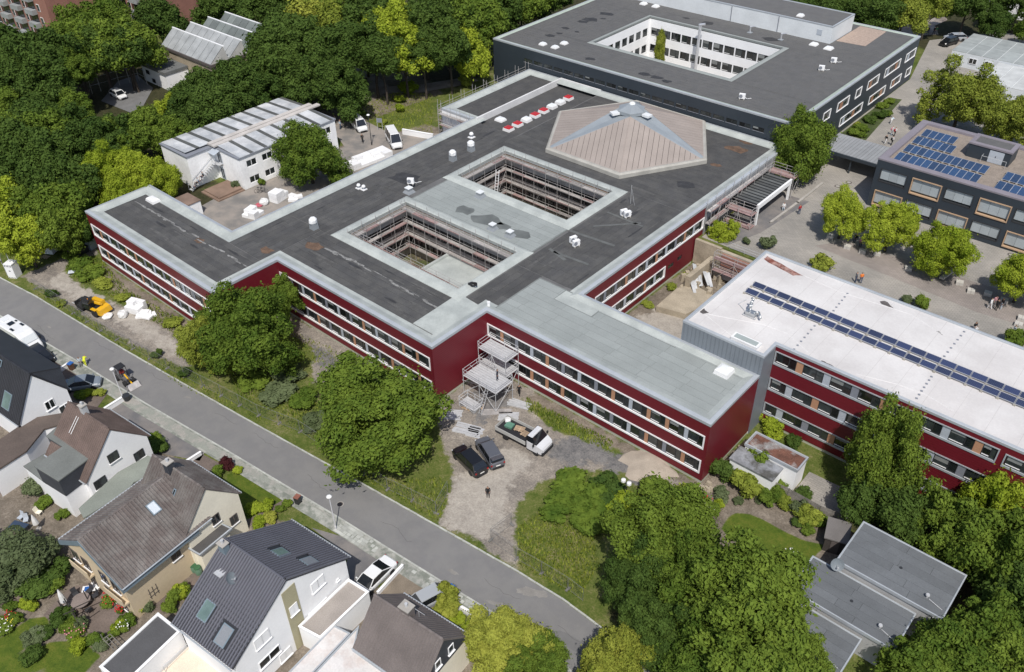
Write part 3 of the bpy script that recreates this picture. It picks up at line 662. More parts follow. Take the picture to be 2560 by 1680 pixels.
for k in range(14):
    a_ = (rnd.uniform(1.2,5.8),rnd.uniform(3.2,6.4),rnd.uniform(0.1,2.4)); part('loose_tube', MB().tube(a_,(a_[0]+rnd.uniform(-2.2,2.2),a_[1]+rnd.uniform(-1.2,1.8),rnd.uniform(0.2,3.4)),0.03,5), galv, t, world=True)
lad = thing('ladder', 'silver ladder leaning against the entrance scaffold', 'ladder', (5.0,3.3,Z0), 0.0)
for dx in (0, 0.42): part('stile', MB().tube((dx,-1.3,0),(dx,0.2,3.4),0.035,5), galv, lad)
for k in range(10): part('rung', MB().tube((0,-1.3+0.15*k,0.34*k+0.15),(0.42,-1.3+0.15*k,0.34*k+0.15),0.018,5), galv, lad)
lad2 = thing('ladder', 'white ladder in the left corner of the far courtyard', 'ladder', (-24.6,37.6,2.0), 0.4)
for dx in (0, 0.5): part('stile', MB().tube((dx,0,0),(dx,1.6,5.2),0.05,5), white, lad2)
for k in range(12): part('rung', MB().tube((0,0.13*k,0.43*k+0.1),(0.5,0.13*k,0.43*k+0.1),0.025,5), white, lad2)
# ---------------------------------------------------------------- white-roofed three-storey wing
wroof = mat('white_roof_membrane', (0.53,0.51,0.50), 0.85, 0.05, 0.15, 5, 0.03, c2=(0.60,0.585,0.575), c2amt=0.35, c2sc=0.12)
gclad = mat('grey_metal_cladding', (0.21,0.235,0.265), 0.5, 0.04, 0.4, 5, 0.03, metal=0.2)
wing = thing('school_wing', 'three-storey red wing with white flat roof and rows of solar panels', 'building', (40,28,0))
HW = 11.0; WX = 78
WF = [(20.9,19.42),(31.0,19.42),(31.0,22.15),(WX,22.15),(WX,38.6),(20.9,38.6)]
fw = Fac((31.0,22.15), 0)
rows = []
pit = 3.1
for (za, zb), off, pc in (((8.35,10.15),0.3,'tldtdltt'),((4.65,6.42),-0.25,'ltldtldt'),((1.05,2.72),-0.7,'ldtldltd')):
    w_ = [(max(0.3,off+i*pit), off+i*pit+2.3) for i in range(8)]; w_[-1] = (w_[-1][0], 23.25) if w_[-1][1] > 23.25 else w_[-1]
    rows.append((0.08, 23.42, za, zb, w_, pc[:7])); 
    rows.append((24.0, 26.6, za, zb-0.2, [(24.2,26.45)], ''))
part('cladding', fw.wall(MB(), WX-31.0, 0.0, HW, [r[:4] for r in rows]), red, wing, world=True)
for a,b,c,d,w_,p in rows: strip(wing, fw, a, b, c, d, w_, p, frame=cap, fw=0.10, wh=0.22)
gw = MB(); Fac((20.9,19.42),0).wall(gw, 10.1, -0.8, HW, []); Fac((31.0,19.42),math.pi/2).wall(gw, 2.73, -0.8, HW, []); Fac((20.9,38.6),-math.pi/2).wall(gw, 19.18, -0.8, HW, []); Fac((WX,38.6),math.pi).wall(gw, WX-20.9, -0.8, HW, [])
part('metal_cladding', gw, gclad, wing, world=True)
for i in range(20):
    part('standing_seam', MB().box(21.15+i*0.5,21.18+i*0.5,19.37,19.42,-0.4,HW-0.25), gclad, wing, world=True)
part('plinth', MB().box(31.05,WX,22.2,22.6,-0.9,0.0), plinth_m, wing, world=True)
part('roof_deck', MB().prism(inset(WF,0.3), HW-0.6, HW-0.12), wroof, wing, world=True)
part('parapet_capping', MB().ring(WF, [(0.0,HW-0.3),(-0.03,HW-0.28),(-0.03,HW),(0.0,HW+0.03),(0.30,HW+0.09),(0.34,HW+0.02),(0.36,HW-0.12)]), cap, wing, world=True)
# wet patches and folds in the membrane
rust = mat('red_sediment', (0.17,0.055,0.038), 0.9, 0.3, 1.2, 8, 0.2, c2=(0.32,0.20,0.17), c2amt=0.35, c2sc=0.9)
def blob(poly, z, m, root, name='stain', n=5, amp=0.12):
    pts = []
    for i in range(len(poly)):
        a = Vector(poly[i]); b = Vector(poly[(i+1)%len(poly)])
        for k in range(n):
            p = a+(b-a)*(k/n); s_ = (b-a).length; pts.append((p.x+rnd.uniform(-amp,amp)*min(1,s_/3), p.y+rnd.uniform(-amp,amp)*min(1,s_/3)))
    return part(name, MB().sheet(pts, z), m, root, world=True)
blob([(21.6,36.8),(21.6,37.7),(27.0,36.5),(26.0,35.8)], HW-0.112, rust, wing)
puddle = mat('dark_stain', (0.10,0.09,0.085), 0.7, 0.2, 1, 8, 0.15)
blob([(21.4,22.1),(21.4,23.0),(22.2,22.7),(21.9,22.0)], HW-0.112, puddle, wing, amp=0.3); blob([(35.8,22.6),(35.9,22.9),(37.4,22.7),(37.0,22.5)], HW-0.112, puddle, wing, amp=0.15)
blob([(36.2,37.2),(36.6,37.7),(38.1,36.9),(36.6,36.8)], HW-0.112, puddle, wing, amp=0.2); blob([(43.2,35.7),(43.4,35.9),(44.1,35.4)], HW-0.112, puddle, wing, amp=0.1)
crease = mat('membrane_crease',(0.66,0.65,0.64),0.8,0.05); seamw = mat('membrane_seam_line',(0.44,0.42,0.41),0.9,0.1)
for pts_ in ([(22.1,22.1),(26.3,20.6),(28.0,20.3)],[(22.4,22.4),(28.3,24.7),(30.9,24.8),(34.2,23.2)],[(39.6,23.1),(43.4,24.2),(46.2,24.5),(49.3,23.8)],[(27.1,36.6),(31.7,36.1),(39.9,37.0),(44.0,35.5)]):
    for a, b in zip(pts_, pts_[1:]): part('membrane_fold', MB().tube((*a,HW-0.125),(*b,HW-0.125),0.035,5), crease, wing, world=True)
for i in range(14): part('membrane_seam', MB().box(22.5+i*3.0,22.53+i*3.0,19.9 if i < 3 else 22.6,38.2,HW-0.119,HW-0.1165), seamw, wing, world=True)
for p, q in (((32.7,36.3),(33.0,31.2)),((32.6,28.0),(32.8,22.7)),((45.6,37.5),(45.5,31.8)),((45.7,27.6),(45.8,23.3))):
    for k in range(7): c_ = Vector(p)+(Vector(q)-Vector(p))*(k/6); part('fixing_plate', MB().obox(c_.x,c_.y,HW-0.12,HW-0.06,0.22,0.22,0.4), MATS['grey_flashing'] if 'grey_flashing' in MATS else p_md, wing, world=True)
# solar panels on the white roof
cellm = None
def solar_cells(name, c):
    m = bpy.data.materials.new(name); m.use_nodes = True; nt = m.node_tree; L = nt.links.new; p = nt.nodes['Principled BSDF']
    tc = nnode(nt, 'ShaderNodeTexCoord'); br = nnode(nt, 'ShaderNodeTexBrick'); br.offset = 0.0
    br.inputs['Scale'].default_value = 1.0; br.inputs['Brick Width'].default_value = 0.16; br.inputs['Row Height'].default_value = 0.16; br.inputs['Mortar Size'].default_value = 0.009
    oi = nnode(nt, 'ShaderNodeObjectInfo'); mr = nnode(nt, 'ShaderNodeMapRange'); mr.inputs[3].default_value = 0.7; mr.inputs[4].default_value = 1.35; L(oi.outputs['Random'], mr.inputs[0])
    vm = nnode(nt, 'ShaderNodeVectorMath', operation='SCALE'); vm.inputs[0].default_value = c; L(mr.outputs[0], vm.inputs['Scale'])
    L(tc.outputs['Object'], br.inputs['Vector']); L(vm.outputs[0], br.inputs['Color1']); L(vm.outputs[0], br.inputs['Color2']); br.inputs['Mortar'].default_value = (0.10,0.12,0.17,1)
    L(br.outputs['Color'], p.inputs['Base Color']); p.inputs['Roughness'].default_value = 0.28; p.inputs['Specular IOR Level'].default_value = 0.5
    MATS[name] = m; return m
cell_a = solar_cells('solar_cells', (0.022,0.032,0.085)); cell_b = solar_cells('solar_cells_bright', (0.016,0.050,0.125))
alu = mat('aluminium', (0.62,0.63,0.65), 0.35, 0.04, metal=0.5)
def pv_meshes(w, d, tilt, cm):
    c, s_ = math.cos(tilt), math.sin(tilt)
    fr = MB()
    def bar(x0, x1, y0, y1): fr.add([(x,y*c+0, 0.18+(y+d/2)*s_+dz) for dz in (0,0.045) for x, y in ((x0,y0),(x1,y0),(x1,y1),(x0,y1))], [(0,3,2,1),(4,5,6,7),(0,1,5,4),(1,2,6,5),(2,3,7,6),(3,0,4,7)])
    e = 0.035
    bar(-w/2,w/2,-d/2,-d/2+e); bar(-w/2,w/2,d/2-e,d/2); bar(-w/2,-w/2+e,-d/2+e,d/2-e); bar(w/2-e,w/2,-d/2+e,d/2-e)
    ce = MB(); x0,x1,y0,y1 = -w/2+e,w/2-e,-d/2+e,d/2-e
    ce.add([(x,y*c,0.18+(y+d/2)*s_+dz) for dz in (0.01,0.035) for x, y in ((x0,y0),(x1,y0),(x1,y1),(x0,y1))], [(0,3,2,1),(4,5,6,7),(0,1,5,4),(1,2,6,5),(2,3,7,6),(3,0,4,7)])
    bm_ = mat('ballast_block',(0.33,0.31,0.27),0.9,0.1)
    return fr.mesh('frame', alu), ce.mesh('cells', cm), MB().box(-w/2-0.12,-w/2+0.14,-d/2*c-0.14,-d/2*c+0.14,0,0.17).mesh('ballast', bm_), MB().box(-w/2-0.12,-w/2+0.14,d/2*c-0.14,d/2*c+0.14,0,0.12+d*s_).mesh('ballast', bm_)
def pv(x, y, z, rz, ms, label, group):
    t = thing('solar_module', label, 'solar module', (x,y,z), rz, group)
    for nm, me_ in zip(('frame','cells','ballast','ballast'), ms): put(nm, me_, t)
    return t
msA = pv_meshes(1.52, 0.86, math.radians(12), cell_a)
pa, pb = Vector((24.2,30.8)), Vector((24.2,29.1)); ea = Vector((51.1,30.3)); eb = Vector((51.1,28.9))
for r_, (p, e, n_, nm) in enumerate(((pa, ea, 18, 'far'), (pb, eb, 18, 'near'))):
    for i in range(n_+3):
        q = p+(e-p)*(i/(n_-1))
        pv(q.x, q.y, HW-0.12, 0, msA, f'blue solar module, {ORD[i]} from the left in the {nm} row on the white roof', 'solar panels on the white roof')
# roof things on the white roof
t = thing('roof_window', 'long flat skylight with white kerb near the front edge of the white roof', 'skylight', (*(28.2,20.5),HW-0.12)); part('kerb', MB().obox(0,0,0,0.35,3.2,1.15), sk_frame, t); part('glazing', MB().box(-1.35,1.35,-0.36,0.36,0.34,0.40), mat('milky_glazing',(0.33,0.37,0.36),0.2,0.05), t)
t = thing('vent_pipes', 'silver bent ventilation pipes on a small frame near the corner of the white roof', 'vent', (*(26.2,25.2),HW-0.12)); steel = mat('stainless_duct', (0.55,0.57,0.58), 0.3, 0.06, metal=0.8)
part('duct', MB().path([(-0.3,0,0.2),(-0.3,0.1,0.8),(-0.5,0.5,1.25),(-0.4,0.9,1.5),(-0.7,1.1,1.55)],0.13,8), steel, t, smooth=True); part('duct', MB().path([(0.3,0,0.2),(0.4,0,0.7),(0.8,0.2,0.75),(1.4,-0.4,0.5)],0.12,8), steel, t, smooth=True)
part('duct', MB().path([(-0.1,-0.1,0.2),(-0.15,-0.1,1.0),(-0.15,0.3,1.5)],0.10,8), steel, t, smooth=True); part('frame', MB().tube((-0.8,-0.5,0.15),(0.8,-0.5,0.15),0.04).tube((-0.8,0.5,0.15),(0.8,0.5,0.15),0.04).tube((-0.8,-0.5,0.15),(-0.8,0.5,0.15),0.04).tube((0.8,-0.5,0.15),(0.8,0.5,0.15),0.04), galv, t)
part('body', MB().obox(0,0,0.1,0.6,1.2,0.7), steel, t); part('conduit', MB().path([(-0.8,0.2,0.08),(-1.8,0.9,0.06),(-2.2,1.1,0.06),(-1.9,2.4,0.06)],0.05,5), galv, t)
# ---------------------------------------------------------------- dark building with the white courtyard
anth = mat('anthracite_cladding', (0.030,0.040,0.052), 0.5, 0.06, 0.3, 5, 0.04)
dbit = mat('grey_bitumen', (0.104,0.104,0.105), 0.9, 0.06, 0.6, 9, 0.10, objvar=0.1, c2=(0.110,0.109,0.107), c2amt=0.4, c2sc=0.8)
dk_ = thing('dark_building', 'anthracite flat-roofed school block around a white courtyard', 'building', (-25,100,Z1))
HD = 12.1; DX0, DX1, DY0, DY1 = -56.4, 7.2, 73.1, 125.2
DC = [(-40,83.4),(-10.1,83.4),(-10.1,103.2),(-40,103.2)]
fs = Fac((DX0,DY0), 0); hs = [(7.9+i*2.44, 7.9+i*2.44+2.1, 9.25, 10.0) for i in range(21)]
part('cladding', fs.wall(MB(), DX1-DX0, 3.0, HD, hs), anth, dk_, world=True)
for a,b,c,d in hs: add_window(dk_, fs, a+0.02, c, b-a-0.04, d-c, split=0.5, rail=False, pb=0.1); sb = MB(); fs.bx(sb, a-0.05, b+0.05, -0.1, 0.06, c-0.06, c); part('sill', sb, p_md, dk_, world=True)
fd = Fac((DX1,DY0), math.pi/2)
up = [(11.2,14.0),(16.6,21.3),(24.0,26.4),(29.0,33.9),(36.6,43.8),(46.4,51.3)]; lo = [(19.4,28.7),(31.6,38.9),(41.6,46.4),(48.8,51.4)]
hd = [(a,b,8.45,10.15) for a,b in up]+[(a,b,4.85,6.5) for a,b in lo]
part('cladding', fd.wall(MB(), DY1-DY0, 3.0, HD, hd), anth, dk_, world=True)
for a,b,c,d in hd:
    fr = MB(); fd.bx(fr,a,b,-0.2,0.1,c,c+0.12); fd.bx(fr,a,b,-0.2,0.1,d-0.12,d); fd.bx(fr,a,a+0.14,-0.2,0.1,c+0.12,d-0.12); fd.bx(fr,b-0.14,b,-0.2,0.1,c+0.12,d-0.12); part('window_surround', fr, white, dk_, world=True)
    n_ = max(2, round((b-a)/1.05)); w_ = (b-a-0.28)/n_
    for i in range(n_):
        if i % 4 == 1 and n_ > 3: mb = MB(); fd.bx(mb, a+0.14+i*w_, a+0.14+(i+1)*w_, -0.15,-0.02, c+0.12, d-0.12); part('panel', mb, rnd.choice((mat('orange_panel',(0.33,0.17,0.10),0.6,0.05), p_lt, p_tan)), dk_, world=True)
        else: add_window(dk_, fd, a+0.14+i*w_, c+0.12, w_, d-c-0.24, split=0, rail=False)
bw = MB(); Fac((DX0,DY1),-math.pi/2).wall(bw, DY1-DY0, 3.0, HD, []); Fac((DX1,DY1),math.pi).wall(bw, DX1-DX0, 3.0, HD, []); part('cladding', bw, anth, dk_, world=True)
dr = MB()
for a,b,c,d in ((DX0+.2,DX1-.2,DY0+.2,83.4),(DX0+.2,-40,83.4,103.2),(-10.1,DX1-.2,83.4,103.2),(DX0+.2,DX1-.2,103.2,DY1-.2)): dr.box(a,b,c,d,HD-0.5,HD-0.15+0.001*len(dr.v))
part('roof_deck', dr, dbit, dk_, world=True)
DF = [(DX0,DY0),(DX1,DY0),(DX1,DY1),(DX0,DY1)]
part('parapet_capping', MB().ring(DF, [(0,HD-0.3),(-0.03,HD-0.28),(-0.03,HD),(0.25,HD+0.05),(0.3,HD)]), cap, dk_, world=True)
part('parapet_membrane', MB().ring(DF, [(0.3,HD-0.01),(0.5,HD-0.03),(0.9,HD-0.14)]), mat('greenish_membrane',(0.36,0.42,0.37),0.9,0.06), dk_, world=True)
part('court_coping', MB().ring(hole(DC), [(0,HD-0.4),(-0.06,HD),(0.3,HD+0.05),(0.75,HD-0.12)]), memb_g, dk_, world=True)
rs = MB()
sheets(-55,6,74.2,82.4,True,8,1.0,HD-0.15,rs); sheets(-9,6,83,104,False,8,1.0,HD-0.145,rs); sheets(-55,-41,83,104,False,8,1.0,HD-0.14,rs); sheets(-55,6,104.5,124,True,8,1.0,HD-0.135,rs)
o = part('bitumen_sheets', rs, dbit, dk_, world=True); o['kind'] = 'stuff'
cw = Fac((DC[3]), 0); hN = []
for zz in (8.25,4.85):
    for i in range(12): hN.append((0.5+i*2.45, 2.7+i*2.45, zz, zz+1.65))
part('court_wall', cw.wall(MB(), 29.9, 3.3, HD-0.4, hN), white, dk_, world=True)
for a,b,c,d in hN: add_window(dk_, cw, a, c, b-a, d-c, split=0.62, rail=True)
cw2 = Fac((DC[0]), math.pi/2); hW = []
for zz in (8.25,4.85):
    for i in range(8): hW.append((0.5+i*2.42, 2.2+i*2.42, zz, zz+1.6))
part('court_wall', cw2.wall(MB(), 19.8, 3.3, HD-0.4, hW), white, dk_, world=True)
for a,b,c,d in hW: add_window(dk_, cw2, a, c, b-a, d-c, split=0.5, rail=False)
part('court_wall', MB().box(-40,-10.1,83.1,83.4,3.3,HD-0.4).box(-10.1,-9.8,83.4,103.2,3.3,HD-0.4), white, dk_, world=True)
structure('courtyard_ground', MB().sheet(DC, Z1+0.02), conc)
# white plant room on its roof
ph = thing('plant_room', 'long white plant room standing on the anthracite roof', 'building', (-25,113,HD)); HP = 15.2
pf = Fac((-52,110.7), 0); pm = MB(); pf.wall(pm, 47.5, HD-0.2, HP, []); Fac((-4.5,110.7),math.pi/2).wall(pm, 9.6, HD-0.2, HP, []); Fac((-52,120.3),-math.pi/2).wall(pm, 9.6, HD-0.2, HP, []); Fac((-4.5,120.3),math.pi).wall(pm, 47.5, HD-0.2, HP, [])
part('wall', pm, mat('white_metal_sheet',(0.66,0.69,0.71),0.6,0.06,0.3,5,0.03), ph, world=True); part('roof', MB().box(-51.8,-4.7,110.9,120.1,HP-0.4,HP-0.08), dbit, ph, world=True)
part('capping', MB().ring([(-52,110.7),(-4.5,110.7),(-4.5,120.3),(-52,120.3)], [(0,HP-0.2),(-0.03,HP-0.18),(-0.03,HP+0.03),(0.25,HP+0.05),(0.28,HP-0.08)]), cap, ph, world=True)
for s_ in (26.2, 36.5): mb = MB(); pf.bx(mb, s_, s_+0.12, 0, 0.1, HD, HP-0.2); part('downpipe', mb, p_md, ph, world=True)
mb = MB(); pf.bx(mb, 44.6,45.6,0,0.06,13.2,14.2); part('vent_grille', mb, p_lt, ph, world=True)
t = thing('gravel_patch', 'tan gravel field on the anthracite roof beside the white plant room', 'gravel', (0,119,HD)); part('gravel', MB().sheet([(-4.3,113),(1.2,113.6),(1.0,124),(-4.3,124)], 0).add([],[]), mat('tan_gravel',(0.36,0.28,0.23),0.95,0.12,2,14,0.25,bump=0.6), t, world=True).location = (0,0,HD-0.10)
# ---------------------------------------------------------------- solar building on the schoolyard
solb = thing('solar_building', 'anthracite school block with gravel roof, grey blinds and wood-framed windows', 'building', (32,80,Z1))
HS = 11.3; SX0, SX1, SY0, SY1 = 21.5, 62, 71.7, 89.2
fsol = Fac((SX0,SY0), 0)
wsol = [(0.75+i*4.72, 0.75+i*4.72+(4.0 if i % 2 == 0 else 4.25), 7.45 if i % 2 else 7.8, 9.95) for i in range(8)]+[(0.7+i*4.72, 0.7+i*4.72+(4.2 if i % 2 == 0 else 4.0), 3.9 if i % 2 == 0 else 4.2, 6.4) for i in range(8)]
part('cladding', fsol.wall(MB(), SX1-SX0, 3.0, HS, wsol, 0.35), anth, solb, world=True)
wood = mat('pale_wood_frame', (0.45,0.31,0.20), 0.6, 0.08); shut = mat('grey_roller_blind', (0.36,0.40,0.42), 0.6, 0.05, 0.6, 5, 0.04, objvar=0.08)
for i, (a,b,c,d) in enumerate(wsol):
    fr = MB(); wooden = (i % 2 == 1) if i < 8 else (i % 2 == 0)
    for s0_, s1_, z0_, z1_ in ((a,b,c,c+0.16),(a,b,d-0.12,d),(a,a+0.12,c+0.16,d-0.12),(b-0.12,b,c+0.16,d-0.12)): fsol.bx(fr, s0_, s1_, -0.3, 0.14 if wooden else 0.03, z0_, z1_)
    w_ = part('window', fr, wood if wooden else framed, solb, world=True)
    gl = MB(); fsol.bx(gl, a+0.12, b-0.12, -0.3, -0.24, c+0.16, d-0.12); part('pane', gl, glass, w_, world=True)
    nb = 3
    for k in range(nb):
        bl_ = MB(); ww = (b-a-0.3)/nb; fsol.bx(bl_, a+0.15+k*ww, a+0.15+(k+1)*ww-0.03, -0.2, -0.14, c+0.45, d-0.14); part('blind', bl_, shut, w_, world=True)
sw = MB(); Fac((SX0,SY1),-math.pi/2).wall(sw, SY1-SY0, 3.0, HS, []); Fac((SX1,SY0),math.pi/2).wall(sw, SY1-SY0, 3.0, HS, []); Fac((SX1,SY1),math.pi).wall(sw, SX1-SX0, 3.0, HS, []); part('cladding', sw, anth, solb, world=True)
SF = [(SX0,SY0),(SX1,SY0),(SX1,SY1),(SX0,SY1)]
part('parapet_capping', MB().ring(SF, [(0,HS-0.2),(-0.04,HS-0.18),(-0.04,HS+0.05),(1.05,HS+0.09),(1.1,HS-0.3)]), mat('purple_grey_capping',(0.22,0.20,0.225),0.6,0.06), solb, world=True)
part('gravel_roof', MB().prism(inset(SF,1.0), HS-0.6, HS-0.25), mat('roof_gravel',(0.25,0.21,0.175),0.95,0.10,1.0,16,0.28,bump=0.8,bscale=14), solb, world=True)
sh_ = thing('stair_house', 'anthracite stair house with grey door on the gravel roof', 'building', (33.8,82.6,HS-0.25)); 
part('wall', MB().box(30.9,36.8,81.0,84.6,HS-0.3,13.25), anth, sh_, world=True); part('capping', MB().ring([(30.8,80.9),(36.9,80.9),(36.9,84.7),(30.8,84.7)], [(0,13.1),(0,13.35),(0.6,13.4),(0.65,13.2)]), MATS['purple_grey_capping'], sh_, world=True); part('roof', MB().box(31,36.7,81.1,84.5,13.0,13.26), dbit, sh_, world=True)
dd_ = part('door', MB().box(33.9,35.9,80.95,81.02,HS-0.2,12.9), p_lt, sh_, world=True); part('handle', MB().box(34.8,34.9,80.9,80.95,12.0,12.2), framed, dd_, world=True)
part('railing', MB().tube((33.2,80.2,12.1),(36.6,80.2,12.1),0.03).tube((33.2,80.2,11.1),(33.2,80.2,12.1),0.03).tube((36.6,80.2,11.1),(36.6,80.2,12.1),0.03).tube((33.2,80.2,12.1),(33.2,81,12.1),0.03), galv, sh_, world=True)
msB = pv_meshes(0.98, 2.35, math.radians(6), cell_b)
for nm, x0, y0, n_, sk in (('farthest short',23.75,84.5,5,0),('second',23.65,81.2,6,0),('third long',23.7,77.6,12,0),('nearest long',23.7,74.1,12,0),('right-hand far',37.9,77.5,6,0),('right-hand near',37.9,74.0,6,0)):
    for i in range(n_): pv(x0+i*0.985, y0, HS-0.25, 0, msB, f'blue solar module, {ORD[i]} from the left in the {nm} row on the gravel roof', 'solar panels on the gravel roof')
# ---------------------------------------------------------------- schoolyard paving and upper paths
def pavermat(name, c1, c2, mortar, bw, bh, sc=1.0):
    m = bpy.data.materials.new(name); m.use_nodes = True; nt = m.node_tree; L = nt.links.new; p = nt.nodes['Principled BSDF']; p.inputs['Roughness'].default_value = 0.9
    geo = nnode(nt, 'ShaderNodeNewGeometry'); br = nnode(nt, 'ShaderNodeTexBrick'); br.inputs['Scale'].default_value = 1.0
    br.inputs['Brick Width'].default_value = bw; br.inputs['Row Height'].default_value = bh; br.inputs['Mortar Size'].default_value = 0.02; br.inputs['Bias'].default_value = -0.2
    br.inputs['Color1'].default_value = (*c1,1); br.inputs['Color2'].default_value = (*c2,1); br.inputs['Mortar'].default_value = (*mortar,1)
    L(geo.outputs['Position'], br.inputs['Vector'])
    n1 = nnode(nt, 'ShaderNodeTexNoise'); n1.inputs['Scale'].default_value = 0.18; n1.inputs['Detail'].default_value = 7; L(geo.outputs['Position'], n1.inputs['Vector'])
    rp = ramp(nt, n1.outputs['Fac'], [(0.3,(0.78,0.78,0.78)),(0.7,(1.18,1.15,1.12))])
    mx = nnode(nt, 'ShaderNodeMix'); mx.data_type = 'RGBA'; mx.blend_type = 'MULTIPLY'; mx.inputs[0].default_value = 1.0; L(br.outputs['Color'], mx.inputs[6]); L(rp.outputs[0], mx.inputs[7]); L(mx.outputs[2], p.inputs['Base Color'])
    MATS[name] = m; return m
pav = pavermat('grey_pavers', (0.285,0.272,0.25), (0.335,0.318,0.29), (0.20,0.19,0.172), 0.6, 0.3)
pav_red = pavermat('reddish_pavers', (0.25,0.222,0.205), (0.30,0.268,0.248), (0.175,0.16,0.15), 0.5, 0.25)
structure('schoolyard', MB().sheet([(7.2,47.5),(21.2,47.5),(21.2,39.2),(90,39.2),(90,165),(12,165),(2,150),(7.3,125.4)], Z1+0.03), pav)
structure('schoolyard_band', MB().sheet([(20.8,55.7),(23.7,59.7),(42.3,60.8),(50.3,61.5),(52.1,55.0),(43.7,53.9)], Z1+0.036), pav_red)
structure('path', MB().sheet([(-58.4,33.7),(-66.8,42.7),(-68.2,49.0),(-68.8,54.4),(-63.6,59.6),(-60.3,66.0),(-58.8,71.1),(-61.7,71.7),(-66.5,62.4),(-70.7,57.6),(-75.7,59.5),(-83.1,61.2),(-87.0,60.7),(-82.1,52.3),(-72.9,41.2)], Z1+0.055), mat('dusty_path',(0.31,0.275,0.24),0.95,0.10,0.3,8,0.08,c2=(0.20,0.165,0.14),c2amt=0.4))
structure('van_yard', MB().sheet([(-39.8,1.2),(-39.8,48.8),(-46.8,48.8),(-49,47),(-55.0,42.9),(-60.7,43.5),(-67.1,43.4),(-67.1,39.9),(-68.5,39.6),(-56.4,34),(-56.4,13.4),(-58,9),(-57,3),(-55,1.2)], Z1+0.06), mat('yard_asphalt',(0.20,0.19,0.178),0.95,0.12,0.3,9,0.08,c2=(0.26,0.232,0.205),c2amt=0.45,c2sc=0.3))
structure('car_park', MB().sheet([(-109.2,17.1),(-116.3,24.7),(-116.2,28.9),(-107.2,27.2),(-100.2,20.8),(-99.6,17.8)], Z1+0.05), mat('carpark_asphalt',(0.155,0.155,0.155),0.95,0.1))
structure('path', MB().sheet([(-123.3,2.0),(-127.2,7.2),(-123.3,10.3),(-115.3,6.8)], Z1+0.05), MATS['dusty_path'])
structure('path', MB().sheet([(-6.4,152.9),(-3.5,161.6),(-1.8,169.5),(0.2,165.8),(-0.6,160.0),(2.2,154.8),(-2.1,150.2)], Z1+0.05), MATS['dusty_path'])
bedm = mat('planting_bed',(0.055,0.075,0.02),0.95,0.3,0.8,5,0.25)
structure('planting_bed', MB().sheet([(7.6,93.2),(7.6,113.9),(10.0,114.5),(12.1,93.3)], Z1+0.06), bedm)
# ---------------------------------------------------------------- white pavilion with ribbed roof
rib = mat('weathered_sheet_roof',(0.40,0.42,0.44),0.6,0.14,0.5,6,0.06,objvar=0.08,c2=(0.52,0.53,0.54),c2amt=0.4,c2sc=0.4)
pavn = thing('white_pavilion', 'white two-storey pavilion with pale sheet roof and dark strips', 'building', (-64,20,Z1))
HRb = 9.0; old_white = mat('stained_white_render',(0.86,0.865,0.865),0.85,0.05,0.3,3,0.04,c2=(0.78,0.78,0.78),c2amt=0.2)
PF = [(-71.2,8.6),(-63.6,8.6),(-63.6,13.5),(-56.6,13.5),(-56.6,32.9),(-71.2,32.9)]
pw = MB(); Fac((-71.2,8.6),0).wall(pw,7.6,3.2,HRb,[]); Fac((-63.6,8.6),math.pi/2).wall(pw,4.9,3.2,HRb,[]); 
fp = Fac((-63.6,13.5),0); fp.wall(pw,7.0,3.2,HRb,[])
fpe = Fac((-56.6,13.5),math.pi/2); hp = []
for s_ in (1.2,4.2,7.2,10.2,13.2,16.4):
    hp += [(s_,s_+1.9,7.0,8.1),(s_,s_+1.9,4.2,5.3)]
fpe.wall(pw,19.4,3.2,HRb,hp); Fac((-56.6,32.9),math.pi).wall(pw,14.6,3.2,HRb,[]); Fac((-71.2,32.9),-math.pi/2).wall(pw,24.3,3.2,HRb,[])
part('wall', pw, old_white, pavn, world=True)
for a,b,c,d in hp: add_window(pavn, fpe, a, c, b-a, d-c, split=0.5, rail=False, fm=white, pb=0)
for s_, z_, w_, h_ in ((0.9,6.6,1.1,1.7),(0.9,3.7,1.0,2.0)): add_window(pavn, fp, s_-0.0, z_, w_, h_, split=0.5, rail=False, fm=p_lt, n=0.06, pb=0)
part('roof_deck', MB().prism(inset(PF,-0.15), HRb-0.15, HRb+0.05), p_md, pavn, world=True)
for i in range(9):
    y0 = 8.9+i*2.68; 
    part('roof_sheet', MB().slab([(-71.3,y0,HRb+0.12),(-64.3,y0,HRb+0.42),(-64.3,y0+1.95,HRb+0.42),(-71.3,y0+1.95,HRb+0.12)],0.08), rib, pavn, world=True)
    part('dark_strip', MB().slab([(-71.25,y0+1.97,HRb+0.10),(-64.35,y0+1.97,HRb+0.39),(-64.35,y0+2.66,HRb+0.39),(-71.25,y0+2.66,HRb+0.10)],0.06), mat('dark_rooflight',(0.085,0.088,0.085),0.7,0.15), pavn, world=True)
for i in range(7):
    y0 = 13.7+i*2.7
    part('roof_sheet', MB().slab([(-62.4,y0,HRb+0.42),(-56.5,y0,HRb+0.12),(-56.5,y0+1.98,HRb+0.12),(-62.4,y0+1.98,HRb+0.42)],0.08), rib, pavn, world=True)
    part('dark_strip', MB().slab([(-62.45,y0+2.0,HRb+0.39),(-56.6,y0+2.0,HRb+0.10),(-56.6,y0+2.68,HRb+0.10),(-62.45,y0+2.68,HRb+0.39)],0.06), MATS['dark_rooflight'], pavn, world=True)
part('ridge_walkway', MB().box(-64.3,-63.4,13.0,33.6,HRb+0.3,HRb+0.62).box(-63.3,-62.4,13.0,34.6,HRb+0.3,HRb+0.55), mat('pale_walkway',(0.50,0.47,0.44),0.8,0.1), pavn, world=True)
part('door_canopy', MB().slab([(-63.4,13.4,8.9),(-61.6,13.4,8.9),(-61.6,12.2,8.5),(-63.4,12.2,8.5)],0.08), p_lt, pavn, world=True)
